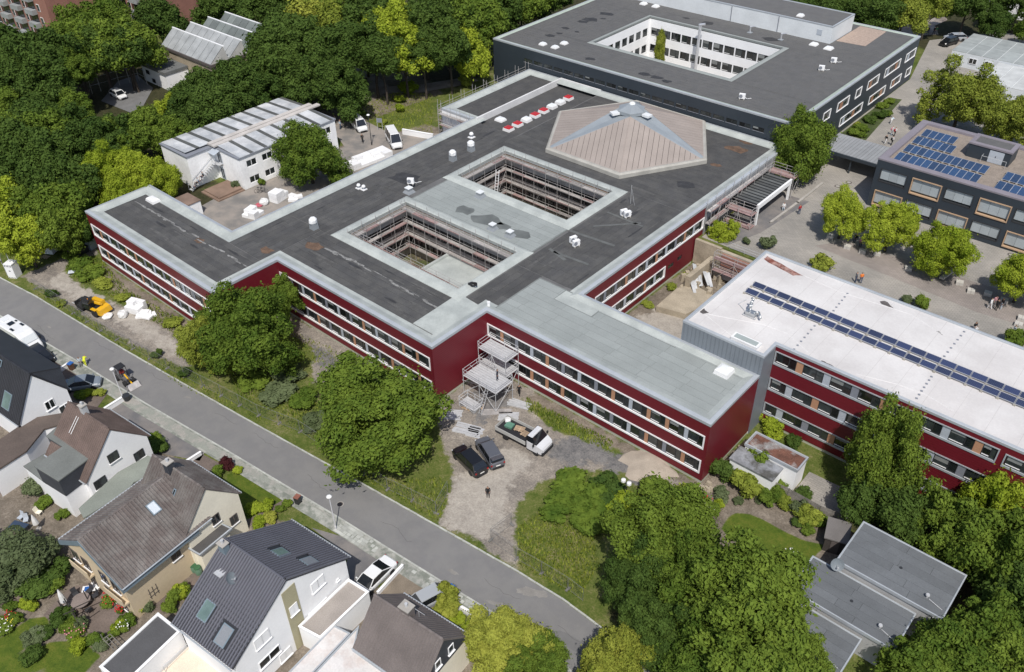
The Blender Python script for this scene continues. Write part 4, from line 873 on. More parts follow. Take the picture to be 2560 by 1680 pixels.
# outside stair and landing, plinth terrace
st = thing('outside_stair', 'steel outside stair running down the gable of the white pavilion', 'stair', (-62.5,12.6,Z1))
for k in range(14): part('tread', MB().box(-63.4,-62.5,12.6-0.36*k-0.34,12.6-0.36*k,6.5-0.21*k,6.55-0.21*k), galv, st, world=True)
part('landing', MB().box(-63.5,-61.6,12.6,13.45,6.5,6.6), galv, st, world=True)
for x in (-63.45,-62.45): part('handrail', MB().tube((x,12.6,7.5),(x,7.6,4.6),0.03).tube((x,12.6,6.5),(x,12.6,7.5),0.03).tube((x,7.6,3.6),(x,7.6,4.6),0.03), galv, st, world=True)
t = thing('brick_terrace', 'low brown stepped terrace in front of the white pavilion gable', 'terrace', (-58,9.5,Z1)); part('step', MB().box(-61.3,-56.4,8.4,13.3,Z1,Z1+0.25), mat('brown_brick_paving',(0.22,0.15,0.11),0.9,0.15), t, world=True); part('step', MB().box(-61.0,-56.8,8.8,13.2,Z1+0.25,Z1+0.5), MATS['brown_brick_paving'], t, world=True)
t = thing('graffiti_shed', 'small white flat-roofed shed with dark graffiti behind the left red wing', 'shed', (*(-56.9,3.7),Z1)); part('wall', MB().obox(0,0,0,2.3,3.4,2.2), old_white, t); part('roof', MB().obox(0,0,2.3,2.42,3.6,2.4), mat('brown_felt_roof',(0.20,0.14,0.11),0.9,0.2), t)
gf = mat('black_spray_paint',(0.02,0.02,0.022),0.6)
for k, (a, b) in enumerate((((-0.2,1.7),(0.2,1.7)),((0.0,1.7),(0.0,1.1)),((0.3,1.1),(0.3,1.7)),((0.3,1.7),(0.6,1.55)),((0.6,1.55),(0.3,1.4)),((0.75,1.7),(0.75,1.1)),((0.75,1.1),(1.1,1.15)))): part('graffiti_stroke', MB().add([(a[0]-.04,-1.11,a[1]-.04),(b[0]+.04,-1.11,b[1]-.04),(b[0]+.04,-1.11,b[1]+.04),(a[0]-.04,-1.11,a[1]+.04)],[(0,1,2,3)]), gf, t)
# ---------------------------------------------------------------- sawtooth gym hall among the trees
saw = thing('sawtooth_hall', 'old hall with sawtooth glazed roof among dark trees', 'building', (-104,40,Z1))
tanw = mat('tan_brick',(0.36,0.30,0.22),0.9,0.1); browntrim = mat('brown_fascia',(0.10,0.085,0.08),0.8,0.1)
part('wall', MB().box(-111.5,-94,33.5,50.5,3.0,9.0), tanw, saw, world=True); part('fascia', MB().box(-111.8,-93.7,33.2,50.8,9.0,9.5), browntrim, saw, world=True)
for i in range(4):
    y0 = 33.4+i*4.2; pts = [(-111.6,y0,9.5),(-94,y0,9.5),(-94,y0+3.4,12.2),(-111.6,y0+3.4,12.2)]
    for k in range(8):
        a, b = -111.6+k*2.2, -111.6+(k+1)*2.2-0.12; part('roof_sheet', MB().slab([(a,y0,9.55),(b,y0,9.55),(b,y0+3.4,12.2),(a,y0+3.4,12.2)],0.08), mat('dull_sheet_roof',(0.30,0.315,0.32),0.7,0.14,0.5,6,0.06,objvar=0.08) if i < 2 else mat('dull_glazing',(0.17,0.19,0.18),0.35,0.1,objvar=0.2), saw, world=True)
    part('gable_cheek', MB().add([(-111.6,y0,9.5),(-111.6,y0+4.15,9.5),(-111.6,y0+3.4,12.15),(-94,y0,9.5),(-94,y0+4.15,9.5),(-94,y0+3.4,12.15)],[(0,1,2),(3,5,4),(1,4,5,2)]), mat('pale_cheek',(0.5,0.5,0.48),0.8), saw, world=True)
    part('ridge_flashing', MB().box(-111.8,-93.8,y0+3.35,y0+3.6,12.1,12.3), white, saw, world=True)
low = thing('white_annex', 'low white annex with dark flat roof in front of the sawtooth hall', 'building', (-108,30,Z1)); part('wall', MB().box(-112.4,-103.2,28.5,33.4,3.0,6.8), whitewall, low, world=True); part('roof', MB().box(-112.7,-103.0,28.2,33.4,6.8,7.3), mat('annex_roof',(0.13,0.135,0.135),0.9,0.1), low, world=True)
fl = Fac((-112.4,28.5),0); 
for s_, z_ in ((1.5,5.3),(3.2,3.9)): add_window(low, fl, s_, z_, 1.2, 0.8, split=0, rail=False, n=0.06)
# ---------------------------------------------------------------- brick apartment blocks far behind
brick_r = mat('red_brick',(0.27,0.13,0.10),0.9,0.08,0.5,6,0.08); balc = mat('grey_balcony',(0.27,0.285,0.29),0.8,0.06)
def tower(name, label, x, y, rz, L, nfl, z0=3.5, depth=12):
    t = thing(name, label, 'building', (x,y,z0), rz, 'apartment blocks behind the trees'); n_ = int(L//6)
    part('wall', MB().box(0,L,0,depth,0,nfl*2.9), brick_r, t)
    for k in range(n_):
        u = k*6.0+0.6
        for f_ in range(nfl):
            z = f_*2.9
            part('balcony', MB().box(u+0.4,u+3.6,-1.2,0.0,z+0.1,z+1.15), balc, t)
            w_ = part('window', MB().box(u+0.5,u+3.4,-0.06,0.02,z+1.2,z+2.7), framed, t); part('pane', MB().box(u+0.6,u+1.9,-0.09,-0.06,z+1.3,z+2.6), glass, w_); part('pane', MB().box(u+2.0,u+3.3,-0.09,-0.06,z+1.3,z+2.6), glass, w_)
            w_ = part('window', MB().box(u+4.2,u+5.3,-0.06,0.02,z+0.9,z+2.5), white, t); part('pane', MB().box(u+4.3,u+5.2,-0.09,-0.06,z+1.0,z+2.4), glass, w_)
    return t
tower('apartment_block', 'brick apartment block with grey balconies at the far left corner', -174, 25, 0.09, 27, 9)
tower('apartment_block', 'brick apartment block half hidden by the trees above the sawtooth hall', -151, 45, 0.09, 15, 9)
# ---------------------------------------------------------------- containers, far roof
cont = thing('container_block', 'white office containers with grey panelled flat roof beside the yard', 'building', (17,145,Z1))
contw = mat('container_white',(0.62,0.65,0.67),0.6,0.05); contr = mat('container_roof',(0.30,0.325,0.32),0.7,0.1,objvar=0.12)
part('wall', MB().box(10.2,31,138.2,151.0,3.4,6.4), contw, cont, world=True); fc = Fac((10.2,138.2),0)
for i in range(7):
    for j in range(2): part('roof_sheet', MB().box(10.15+i*2.95,10.15+i*2.95+2.8,138.2+j*6.4,138.2+j*6.4+6.25,6.4,6.5), contr, cont, world=True)
    if i < 6: add_window(cont, fc, 0.7+i*2.95, 4.6, 1.5, 1.1, split=0.5, rail=False, fm=white, n=0.06, pb=0)
cont2 = thing('container_annex', 'lower white container row in front of the office containers', 'building', (27,131,Z1)); part('wall', MB().box(19.5,40,126,138,3.4,6.0), contw, cont2, world=True)
for i in range(7): part('roof_sheet', MB().box(19.4+i*2.95,22.2+i*2.95,126,137.9,6.0,6.1), mat('white_container_roof',(0.47,0.485,0.48),0.7,0.1,objvar=0.1), cont2, world=True)
fr_ = thing('far_hall', 'grey flat-roofed hall at the far right corner', 'building', (16,183,Z1)); part('wall', MB().box(4,40,176,200,3.4,7.6), whitewall, fr_, world=True); part('roof', MB().box(3.6,40.4,175.6,200.4,7.6,8.0), dbit, fr_, world=True)
t = thing('concrete_pillar', 'grey concrete pillar standing under the far trees behind the dark block', 'pillar', (*(-4.9,156.6),Z1)); part('shaft', MB().obox(0,0,0,3.0,1.6,1.4,0.2,0.95,0.95), conc, t); part('cap_stone', MB().obox(0,0,3.0,3.2,1.8,1.6,0.2), conc, t)
# ---------------------------------------------------------------- canopies east of the school
cn = thing('entrance_canopy', 'half-dismantled entrance canopy with dark ribbed roof and white frame', 'canopy', (9.5,61,Z1))
for i in range(12): part('roof_sheet', MB().box(7.4,11.3,55.6+i*0.83,55.6+i*0.83+0.74,6.7,6.8+0.02*(i%2)), mat('ribbed_dark_sheet',(0.095,0.10,0.10),0.8,0.12,objvar=0.25), cn, world=True)
for i in range(13): part('rafter', MB().box(7.3,11.4,55.52+i*0.83,55.60+i*0.83,6.55,6.92), framed, cn, world=True)
part('edge_beam', MB().box(11.3,11.6,55.3,65.8,6.2,6.95), white, cn, world=True)
for y in (55.5,65.5): part('post', MB().box(11.3,11.6,y-0.15,y+0.15,3.2,6.2), white, cn, world=True)
frame_tower('scaffold', 'scaffold deck with reddish boards in front of the entrance canopy', 7.3, 53.4, 0.5, 4.3, 1.6, [3.2,5.4], 0.0, galv_old, plank_r)
frame_tower('scaffold', 'scaffold deck behind the entrance canopy under the big tree', 7.3, 66.2, Z1, 4.3, 1.8, [3.2], 0.0, galv_old, plank_r)
wk = thing('walkway_roof', 'grey corrugated walkway roof between the dark blocks', 'canopy', (14,83,Z1))
for i in range(22): part('roof_sheet', MB().box(9.6+i*0.55,9.6+i*0.55+0.5,79.6,86.6,6.45,6.55), mat('corrugated_grey',(0.27,0.28,0.29),0.6,0.08,objvar=0.06), wk, world=True)
part('edge_beam', MB().box(9.4,21.6,79.4,79.6,6.0,6.5), anth, wk, world=True); part('back_wall', MB().box(12,21.3,86.0,86.2,3.5,6.4), anth, wk, world=True)
for x in (9.8,15.0,21.0): part('post', MB().box(x-0.1,x+0.1,79.7,79.9,3.4,6.4), anth, wk, world=True)
# ---------------------------------------------------------------- excavation beside the east wall
cbl = mat('broken_concrete',(0.36,0.31,0.235),0.95,0.15,0.6,6,0.12,bump=0.5,bscale=6)
rw = thing('retaining_wall', 'pale concrete retaining wall at the far end of the excavation', 'wall', (12,46.4,Z0)); 
for x0, x1 in ((7.0,11.2),(11.2,21.0)): part('wall_section', MB().box(x0,x1-0.04,46.1,46.6,-0.8,3.75 if x0 < 11 else 3.5), cbl, rw, world=True)
rw2 = thing('retaining_wall', 'dark red brick retaining wall running into the white-roofed wing', 'wall', (14,45,Z0)); part('brick_face', MB().box(11.6,20.8,45.85,46.08,0.8,3.2), brick_r, rw2, world=True); part('shelf', MB().box(11.4,20.8,44.3,46.0,0.3,0.9), conc, rw2, world=True)
part('side_wall', MB().box(20.6,20.88,38.7,46.0,-0.5,3.6), cbl, rw2, world=True)
frame_tower('scaffold', 'rusty scaffold along the brick retaining wall of the excavation', 11.5, 43.6, Z0, 6.5, 0.9, [2.0,3.9], 0.0, galv_old, plank_r)
fnd = thing('foundation_slab', 'broken concrete foundation slab lying in the excavation', 'foundation', (12.5,37,Z0))
part('slab', MB().prism([(9.6,32.6),(13.6,33.6),(15.3,39.5),(10.6,40.4),(9.4,38)],Z0,Z0+0.9), cbl, fnd, world=True); part('slab', MB().prism([(13.9,34.2),(17.5,35.5),(18,41),(15.6,40.5)],Z0,Z0+0.5), cbl, fnd, world=True); part('wall_stub', MB().box(9.9,10.6,39.2,45.9,Z0,2.2), cbl, fnd, world=True)
for k in range(34):
    rr = rnd.uniform(0.2,0.75); part('rubble', MB().obox(rnd.uniform(8.2,15.5),rnd.uniform(39.5,45.6),Z0-0.05,Z0+rnd.uniform(0.25,1.5),rr*1.5,rr,rnd.uniform(0,3),rnd.uniform(.5,.9),rnd.uniform(.5,.9)), cbl, fnd, world=True)
for k in range(7):
    x, y = rnd.uniform(8.3,11), rnd.uniform(40,43.5); a = rnd.uniform(-0.5,0.5); part('sheet', MB().slab([(x,y,1.2+rnd.uniform(0,.6)),(x+1.8,y-1.8+a,0.5),(x+2.1,y-1.5+a,0.5),(x+.4,y+.4,1.3)],0.05), rib, fnd, world=True)
# ---------------------------------------------------------------- mossy garage, bungalows
gar = thing('garage', 'white garage block with mossy leaf-covered flat roof by the red wing', 'garage', (35.5,14.5,Z0)); mossr = mat('mossy_roof',(0.13,0.060,0.042),0.95,0.3,0.8,8,0.25,c2=(0.30,0.31,0.31),c2amt=0.22,c2sc=0.35)
part('wall', MB().box(32.9,38.9,14.4,16.7,-0.8,2.9), whitewall, gar, world=True); part('roof', MB().box(33.05,38.75,14.55,16.55,2.85,3.0), mossr, gar, world=True); part('parapet', MB().ring([(32.8,14.3),(39,14.3),(39,16.8),(32.8,16.8)],[(0,2.8),(0,3.12),(0.15,3.12),(0.2,2.9)]), cap, gar, world=True)
gar2 = thing('garage', 'lower grey-roofed garage with lichen stains in front of the mossy garage', 'garage', (35,13,Z0)); part('wall', MB().box(32.5,37.4,12.0,14.28,-0.8,2.3), whitewall, gar2, world=True); part('roof', MB().box(32.4,37.5,11.9,14.28,2.3,2.5), mat('stained_roof',(0.24,0.25,0.27),0.9,0.2,0.8,5,0.1,c2=(0.09,0.09,0.085),c2amt=0.35,c2sc=0.5), gar2, world=True)
structure('garage_drive', MB().sheet([(39.0,12.6),(44.5,12.2),(45.5,18.6),(39.0,18.4)], Z0+0.03), pav)
broof = mat('slate_grey_felt',(0.125,0.135,0.145),0.9,0.08,0.5,9,0.07,objvar=0.08)
bwall = mat('bungalow_render',(0.40,0.40,0.40),0.9,0.08)
for nm, x0, x1, y0, y1, z in (('right-hand',47.1,56.85,5.3,11.4,3.95),('middle',45.05,54.85,0.4,5.25,3.0),('lowest, tree-covered',43.4,52.2,-4.6,0.35,2.2)):
    b_ = thing('bungalow', f'grey flat-roofed bungalow, the {nm} one of the stepped row', 'house', ((x0+x1)/2,(y0+y1)/2,Z0))
    part('wall', MB().box(x0+0.5,x1-0.9,y0+0.15,y1-0.3,-0.8,z-0.3), bwall, b_, world=True); part('fascia', MB().ring([(x0,y0),(x1,y0),(x1,y1),(x0,y1)],[(0.3,z-0.35),(0,z-0.33),(0,z+0.03),(0.12,z+0.04),(0.16,z-0.02)]), cap, b_, world=True)
    n_ = round((y1-y0)/1.0)
    for j in range(n_):
        t0 = x0+0.15
        cut = rnd.uniform(3,7); yy = y0+0.15+j*(y1-y0-0.3)/n_; y2 = yy+(y1-y0-0.3)/n_-0.02
        for a, b in ((x0+0.15,x0+0.15+cut),(x0+0.17+cut,x1-0.15)): part('felt_sheet', MB().box(a,b,yy,y2,z-0.3,z-0.02+rnd.uniform(0,0.008)), broof, b_, world=True)
    part('roof_drain', MB().lathe([(0.16,z-0.02),(0.14,z+0.03)],10,(x0+x1)/2,(y0+y1)/2), framed, b_, world=True); part('vent_cowl', MB().lathe([(0.1,z-0.02),(0.1,z+0.3),(0.2,z+0.32),(0.16,z+0.42)],10,x1-1.9,y0+1.4), galv, b_, world=True); part('vent_pipe', MB().tube((x1-1.7,y0+1.3,z+0.05),(x1-0.4,y0+0.9,z+0.05),0.04), galv, b_, world=True)
    fS = Fac((x1-0.9,y0+0.15),math.pi/2); add_window(b_, fS, 1.0, 0.4, 1.8, 1.4, split=0.5, n=0.06, rail=False, fm=white)
def dish(x, y, z, r, rz, label, pole=0.7):
    t = thing('satellite_dish', label, 'satellite dish', (x,y,z), rz); me_ = MB(); 
    pr = [(0.001,0),(r*0.4,0.02*r),(r*0.75,0.12*r),(r,0.25*r)]; me_.lathe(pr,16,0,0,False); o_ = part('reflector', me_, mat('dish_grey',(0.15,0.175,0.195),0.6,0.05), t, smooth=True); o_.location = (0,0,pole); o_.rotation_euler = (math.radians(55),0,0)
    part('mast', MB().tube((0,0.05,0),(0,0.05,pole),0.03), galv, t); part('arm', MB().tube((0,0,pole-0.1),(0,-r*0.9,pole+0.1),0.02).box(-0.06,0.06,-r*0.95,-r*0.8,pole+0.05,pole+0.2), galv, t); return t
dish(*(-90.2,1.0) if False else (47.4,5.0), 3.0, 0.62, 0.5, 'grey satellite dish between the bungalow roofs', 0.9)
t = thing('garden_shed', 'small dark garden shed at the corner of the lawn beside the bungalow', 'shed', (*(45.3,10.9),Z0), 0.3); part('wall', MB().obox(0,0,0,1.9,2.0,2.6), mat('dark_timber',(0.045,0.038,0.034),0.9,0.2), t); part('roof', MB().obox(0,0,1.9,2.05,2.3,2.9), mat('shed_felt',(0.15,0.14,0.135),0.9,0.1), t); part('door', MB().box(-0.4,0.4,-1.36,-1.32,0.1,1.7), browntrim, t)
# ---------------------------------------------------------------- houses along the street
A5 = math.radians(5.7)
tileD = mat('anthracite_tile',(0.105,0.107,0.128),0.34,0.05,0.6,7,0.05,objvar=0.03,spec=0.8); tileB = mat('brown_tile',(0.125,0.105,0.098),0.85,0.14,0.5,9,0.12,objvar=0.2,c2=(0.17,0.155,0.145),c2amt=0.35,c2sc=0.7); tileR = mat('red_brown_tile',(0.115,0.084,0.073),0.85,0.15,0.6,9,0.12,objvar=0.2); tileG = mat('grey_brown_tile',(0.165,0.142,0.135),0.85,0.10,0.5,10,0.10,objvar=0.15); slate = mat('dark_slate',(0.045,0.050,0.062),0.6,0.12,1.0,8,0.12); tileK = mat('black_tile',(0.026,0.027,0.032),0.5,0.1,0.6,8,0.1,objvar=0.2)
creamw = mat('cream_render',(0.78,0.73,0.60),0.9,0.05,0.4,4,0.03); tanr = mat('tan_render',(0.55,0.45,0.31),0.9,0.05,0.4,4,0.03); zinc = mat('blue_zinc',(0.17,0.22,0.26),0.5,0.06)
def tile_mesh(mb, o, eu, ev, en, w, l, hump=0.045):
    """one overlapping roof tile: rounded across, its lower end standing proud"""
    vs = []
    for t_, lift in ((0.0, 0.03), (1.0, 0.012)):
        for s_, h in ((0.0,-0.03),(0.12,hump*0.75),(0.34,hump*1.1),(0.56,hump*0.6),(0.64,-0.03),(0.99,-0.035)): vs.append(o+eu*(w*s_)+ev*(l*t_)+en*(lift+h))
    return mb.add(vs, [(0,1,7,6),(1,2,8,7),(2,3,9,8),(3,4,10,9),(4,5,11,10),(0,5,4,3,2,1)])
def tiles(root, a, b, c, d, w, l, m, single=0, holes=(), hump=0.045, name='tile'):
    """tiles on a slope: a-b along the eave, d-c along the ridge (local coordinates of root)"""
    a, b, c, d = map(Vector, (a, b, c, d)); U = (b-a); Vv = (d-a); nu = max(1, round(U.length/w)); nv = max(1, round(Vv.length/l)); en = U.cross(Vv).normalized()
    if en.z < 0: en = -en
    eu = U.normalized(); rest_ = MB(); cnt = 0; w_ = U.length/nu; l_ = Vv.length/nv; ev = Vv.normalized()
    base_me = tile_mesh(MB(), Vector((0,0,0)), Vector((1,0,0)), Vector((0,1,0)), Vector((0,0,1)), w_, l_*1.12, hump).mesh(name, m)
    rot = Matrix((eu, ev, en)).transposed().to_euler(); skew = ((c-d).length-U.length)/max(1e-6,U.length)
    off0 = (d-a)-ev*Vv.length
    for j in range(nv):
        for i in range(nu):
            fu, fv = (i+0.5)/nu, (j+0.5)/nv
            if any(h[0] < fu < h[1] and h[2] < fv < h[3] for h in holes): continue
            o_ = a+eu*(i*w_)+ev*(j*l_)
            if cnt < single: put(name, base_me, root, o_+Vector((0,0,0.0)), rot); cnt += 1
            else: tile_mesh(rest_, o_, eu, ev, en, w_, l_*1.12, hump)
    if rest_.v:
        o_ = part(name+'s', rest_, m, root); o_['kind'] = 'stuff'
def house(name, label, x, y, rz, L, hs, hn, zs, zn, zr, wallm, tm, tw=0.3, tl=0.36, ohg=0.25, ohe=0.45, single=0, hS=(), hN=(), hump=0.045, gable=None, base=Z0-0.4, south=True, north=True, dark=None, cut0=0.0):
    t = thing(name, label, 'house', (x,y,Z0), rz); z = lambda q: q-Z0
    ks, kn = (zr-zs)/hs, (zr-zn)/hn
    ws, wn_ = hs-ohe, hn-ohe
    prof = [(-ws, z(base)),(wn_, z(base)),(wn_, z(zr-kn*wn_)-0.12),(0, z(zr)-0.14),(-ws, z(zr-ks*ws)-0.12)]
    part('wall', MB().loft([[(ohg,v,q) for v,q in prof],[(L-ohg,v,q) for v,q in prof]]), wallm, t)
    if south: part('roof_slope', MB().slab([(0,-hs,z(zs)),(L,-hs,z(zs)),(L,0,z(zr)),(0,0,z(zr))],0.12), dark or tm, t); tiles(t, (0,-hs,z(zs)),(L,-hs,z(zs)),(L,-0.05,z(zr)),(0,-0.05,z(zr)), tw, tl, tm, single, hS, hump)
    if north: part('roof_slope', MB().slab([(0,hn,z(zn)),(L,hn,z(zn)),(L,0,z(zr)),(0,0,z(zr))],0.12), dark or tm, t); tiles(t, (L,hn,z(zn)),(0,hn,z(zn)),(0,0.05,z(zr)),(L,0.05,z(zr)), tw, tl, tm, 0, hN, hump)
    rm = MB().lathe([(0.13,0),(0.11,0.36)],7).mesh('ridge_tile', tm)
    for k in range(int(L/0.36)): put('ridge_tile', rm, t, (k*0.36,0,z(zr)-0.01), (0,math.pi/2,0))
    for v, q in ((-hs,zs),(hn,zn)):
        part('gutter', MB().tube((0,v*1.02,z(q)-0.02),(L,v*1.02,z(q)-0.02),0.08,6), cap, t)
    return t
def lwin(t, u, v, z, w, h, axis, fm=white, closed=None, sill=True, rails=1):
    """window in a wall of a house, local coordinates; axis: outward direction"""
    a = {'+u': math.pi/2, '-u': -math.pi/2, '-v': 0.0, '+v': math.pi}[axis]
    fr, g1, g2, sl_, bl = win_meshes(w, h, 0.5 if rails and w > 0.8 else 0, fm)
    o_ = put('window', fr, t, (u,v,z), (0,0,a))
    if closed: put('shutter', MB().box(0.05,w-0.05,-0.05,-0.02,0.05,h-0.05).mesh('shutter', closed), o_)
    else:
        put('pane', g1, o_)
        if g2: put('pane', g2, o_)
    if sill: put('sill', MB().box(-0.08,w+0.08,-0.14,0.02,-0.08,0.0).mesh('sill', white), o_)
    return o_
def roofwin(t, u, v, z, slope, w, l, m, label=None, side=-1):
    o_ = part('roof_window', MB().box(-w/2,w/2,-l/2,l/2,0.05,0.14), zinc, t); o_.location = (u,v,z); o_.rotation_euler = (slope*(-side),0,0)
    part('pane', MB().box(-w/2+0.1,w/2-0.1,-l/2+0.1,l/2-0.1,0.14,0.155), m, o_)
    return o_
def chimney(t, u, v, z0, z1, a, b, m, capm=None):
    o_ = part('chimney', MB().box(u-a/2,u+a/2,v-b/2,v+b/2,z0,z1), m, t); part('chimney_cap', MB().box(u-a/2-0.08,u+a/2+0.08,v-b/2-0.08,v+b/2+0.08,z1,z1+0.1), capm or conc, o_); part('flue', MB().lathe([(0.14,z1+0.1),(0.14,z1+0.45)],10,u,v), galv, o_); return o_
pale_glass = mat('bright_roof_glass',(0.55,0.60,0.64),0.15,0.05); green_glass = mat('greenish_glass',(0.13,0.19,0.18),0.12,0.2); shutg = mat('grey_awning',(0.20,0.215,0.235),0.6,0.04)
# white house with striped anthracite roof
h4 = house('white_house', 'white house with glossy striped dark tile roof and olive wall stripe', 6.0, -31.7, A5, 7.85, 6.9, 6.9, 4.75, 4.75, 9.0, whitewall, tileD, 0.30, 0.40, 0.12, 0.4, 300, ((0.22,0.42,0.18,0.42),(0.58,0.80,0.08,0.34)), ((0.12,0.30,0.40,0.60),(0.42,0.60,0.55,0.75)), 0.13, dark=tileK)
sl4 = math.atan2(4.25,6.9)
def on_slope(hs, zs, zr, f): return -hs*(1-f), zs+(zr-zs)*f-Z0
for fu, fv, m_ in ((0.32,0.30,green_glass),(0.69,0.21,shutg)):
    v, z = on_slope(6.9,4.75,9.0,fv); roofwin(h4, 7.85*fu, v, z, sl4, 1.25, 1.75, m_)
for fu, fv, m_ in ((0.79,0.50,shutg),(0.49,0.66,green_glass)):
    v, z = on_slope(6.9,4.75,9.0,fv); roofwin(h4, 7.85*(fu+0.05), -v, z, sl4, 1.2, 1.4, m_, side=1)
part('wall_stripe', MB().box(7.74,7.78,-0.75,0.75,0.0,8.2), mat('olive_render',(0.37,0.34,0.22),0.9,0.04), h4)
for v, z, w, h in ((3.0,4.9,1.5,1.25),(-3.6,4.6,1.6,1.3)): lwin(h4, 7.76, v-w/2, z, w, h, '+u', white, white)
lwin(h4, 7.80, -0.45, 4.7, 0.9, 1.2, '+u', white, white); lwin(h4, 7.76, 1.3, 1.9, 2.3, 1.0, '+u'); lwin(h4, 7.76, -4.6, 1.9, 2.3, 1.0, '+u'); lwin(h4, 7.76, -2.6, 0.3, 1.3, 1.1, '+u', white, white)
lwin(h4, 7.76, 5.0, 3.6, 0.3, 0.25, '+u', white)
chimney(h4, 0.75, -0.7, 8.0, 9.9, 0.75, 0.6, zinc)
part('roof_hatch', MB().box(-0.45,0.45,-0.4,0.4,0.05,0.15), galv, h4).location = (1.7,-2.2,8.1)
o_ = dish(9.35,-33.6,7.4,0.55,2.0,'small grey satellite dish on the striped dark roof',0.7)
t = thing('flat_garage', 'flat grey-brown roofed garage attached to the white striped-roof house', 'garage', (15.3,-26,Z0)); gp = [(13.4,-24.8),(15.9,-24.5),(16.3,-30.5),(13.9,-31.0)]
part('wall', MB().prism(gp[::-1],Z0-0.3,2.35), whitewall, t, world=True); part('roof', MB().prism(gp[::-1],2.35,2.5), mat('gravelly_felt',(0.30,0.27,0.245),0.95,0.12,0.5,10,0.1), t, world=True); part('parapet', MB().ring(gp[::-1] ,[(0,2.3),(-0.04,2.62),(0.15,2.64),(0.18,2.5)]), whitewall, t, world=True)
for nm, pl_, z, m_ in (('white flat-roofed extension behind the flat garage',[(16.1,-28.8),(17.8,-28.4),(18.4,-33.6),(16.8,-35.0)],2.3,'a'),('broad white flat roof beside the brown-tiled house',[(18.0,-27.5),(19.5,-29.4),(24.0,-29.0),(24.3,-31.6),(18.7,-33.6)],2.6,'b')):
    t = thing('white_extension', nm, 'extension', (*pl_[0],Z0)); part('wall', MB().prism(pl_[::-1],Z0-0.3,z-0.1), whitewall, t, world=True); part('roof', MB().prism(pl_[::-1],z-0.1,z), mat('white_felt',(0.62,0.60,0.585),0.85,0.07,0.4,6,0.05,c2=(0.55,0.49,0.46),c2amt=0.2,c2sc=0.5), t, world=True); part('edge_trim', MB().ring(pl_[::-1],[(0,z-0.1),(-0.03,z+0.08),(0.1,z+0.1),(0.12,z)]), cap, t, world=True)
t = thing('dark_flat_garage', 'long dark flat roof with white wall south of the striped-roof house', 'garage', (*(4.7,-41.0),Z0)); gp = [(3.1,-38.4),(6.3,-38.1),(7.3,-44.2),(4.1,-44.6)]
part('wall', MB().prism(gp[::-1],Z0-0.3,2.45), whitewall, t, world=True); part('roof', MB().prism(inset(gp[::-1],0.15),2.4,2.52), mat('dark_felt',(0.085,0.085,0.088),0.9,0.08), t, world=True); part('coping', MB().ring(gp[::-1],[(0,2.4),(-0.03,2.62),(0.2,2.64),(0.22,2.5)]), whitewall, t, world=True)
t = thing('terrace', 'cream tiled terrace with thin railing below the striped roof', 'terrace', (*(8.5,-38.5),Z0)); part('floor', MB().prism([(6.5,-37.9),(12.0,-37.0),(12.1,-39.0),(7.0,-41.1)][::-1],Z0,0.4), mat('cream_tiles',(0.66,0.57,0.46),0.8,0.06), t, world=True)
pr_ = [(6.9,-38.0),(7.3,-40.8)]
part('railing', MB().tube((*pr_[0],1.3),(*pr_[1],1.3),0.03).tube((*pr_[0],0.9),(*pr_[1],0.9),0.02).tube((*pr_[0],0.4),(*pr_[0],1.3),0.03).tube((*pr_[1],0.4),(*pr_[1],1.3),0.03), galv, t, world=True)
# brown house with slate gable
h5 = house('brown_house', 'house with weathered grey-brown tiles, slate gable and cream wall', 19.3, -26.2, A5, 7.65, 3.35, 3.3, 3.3, 3.4, 7.0, creamw, tileG, 0.30, 0.34, 0.1, 0.3, 0, hump=0.03, dark=tileG)
part('slate_gable', MB().add([(7.58,-3.0,3.85),(7.58,3.0,3.95),(7.58,0.0,7.2)],[(0,1,2)]).slab([(7.6,-3.05,3.85),(7.6,3.0,3.9),(7.6,0,7.2)],0.03), slate, h5)
lwin(h5, 7.62, 0.4, 4.6, 0.7, 1.0, '+u', white, rails=0); lwin(h5, 7.62, -1.3, 4.6, 0.7, 1.0, '+u', white, rails=0)
chimney(h5, 3.4, 0.35, 6.0, 8.0, 1.0, 0.8, tileG)
part('aerial', MB().tube((4.2,0.9,6.6),(4.2,0.9,7.4),0.02).tube((3.8,0.9,7.4),(4.9,0.9,7.4),0.02), galv, h5)
# yellow house: long brown roof and a cross wing towards the street
H3R = math.atan2(9.9,-1.0)
h3 = house('yellow_house', 'yellow house with long brown tiled roof and blue-grey verge boards', -4.65, -40.2, H3R, 10.0, 5.1, 4.7, 5.0, 5.0, 8.2, tanr, tileB, 0.33, 0.40, 0.35, 0.6, 0, ((0.62,0.72,0.58,0.80),), (), 0.05)
v, z = on_slope(5.1,5.0,8.2,0.69); roofwin(h3, 6.7, v, z, math.atan2(3.2,5.1), 0.95, 1.25, pale_glass)
part('verge_board', MB().slab([(-0.05,-5.15,5.35),(-0.05,0,8.55),(-0.05,0,7.9),(-0.05,-5.15,4.75)],0.06).slab([(-0.05,4.75,5.35),(-0.05,0,8.55),(-0.05,0,7.9),(-0.05,4.75,4.75)],0.06), zinc, h3)
part('eaves_board', MB().box(0,8.4,-5.12,-5.02,4.75,5.3), zinc, h3)
for u, v, z, w, h, ax in ((5.3,-4.5,3.2,1.0,1.3,'-v'),(7.3,-4.5,3.3,1.0,1.2,'-v')): lwin(h3, u, v-0.02, z, w, h, ax, browntrim)
for v, z in ((-3.4,2.9),(-1.6,2.9),(1.2,2.9),(2.9,2.9),(-3.4,0.2),(-1.4,0.2),(1.4,0.2)): lwin(h3, 0.33, v+1.1, z, 1.1, 1.8 if z < 1 else 1.5, '-u', browntrim)
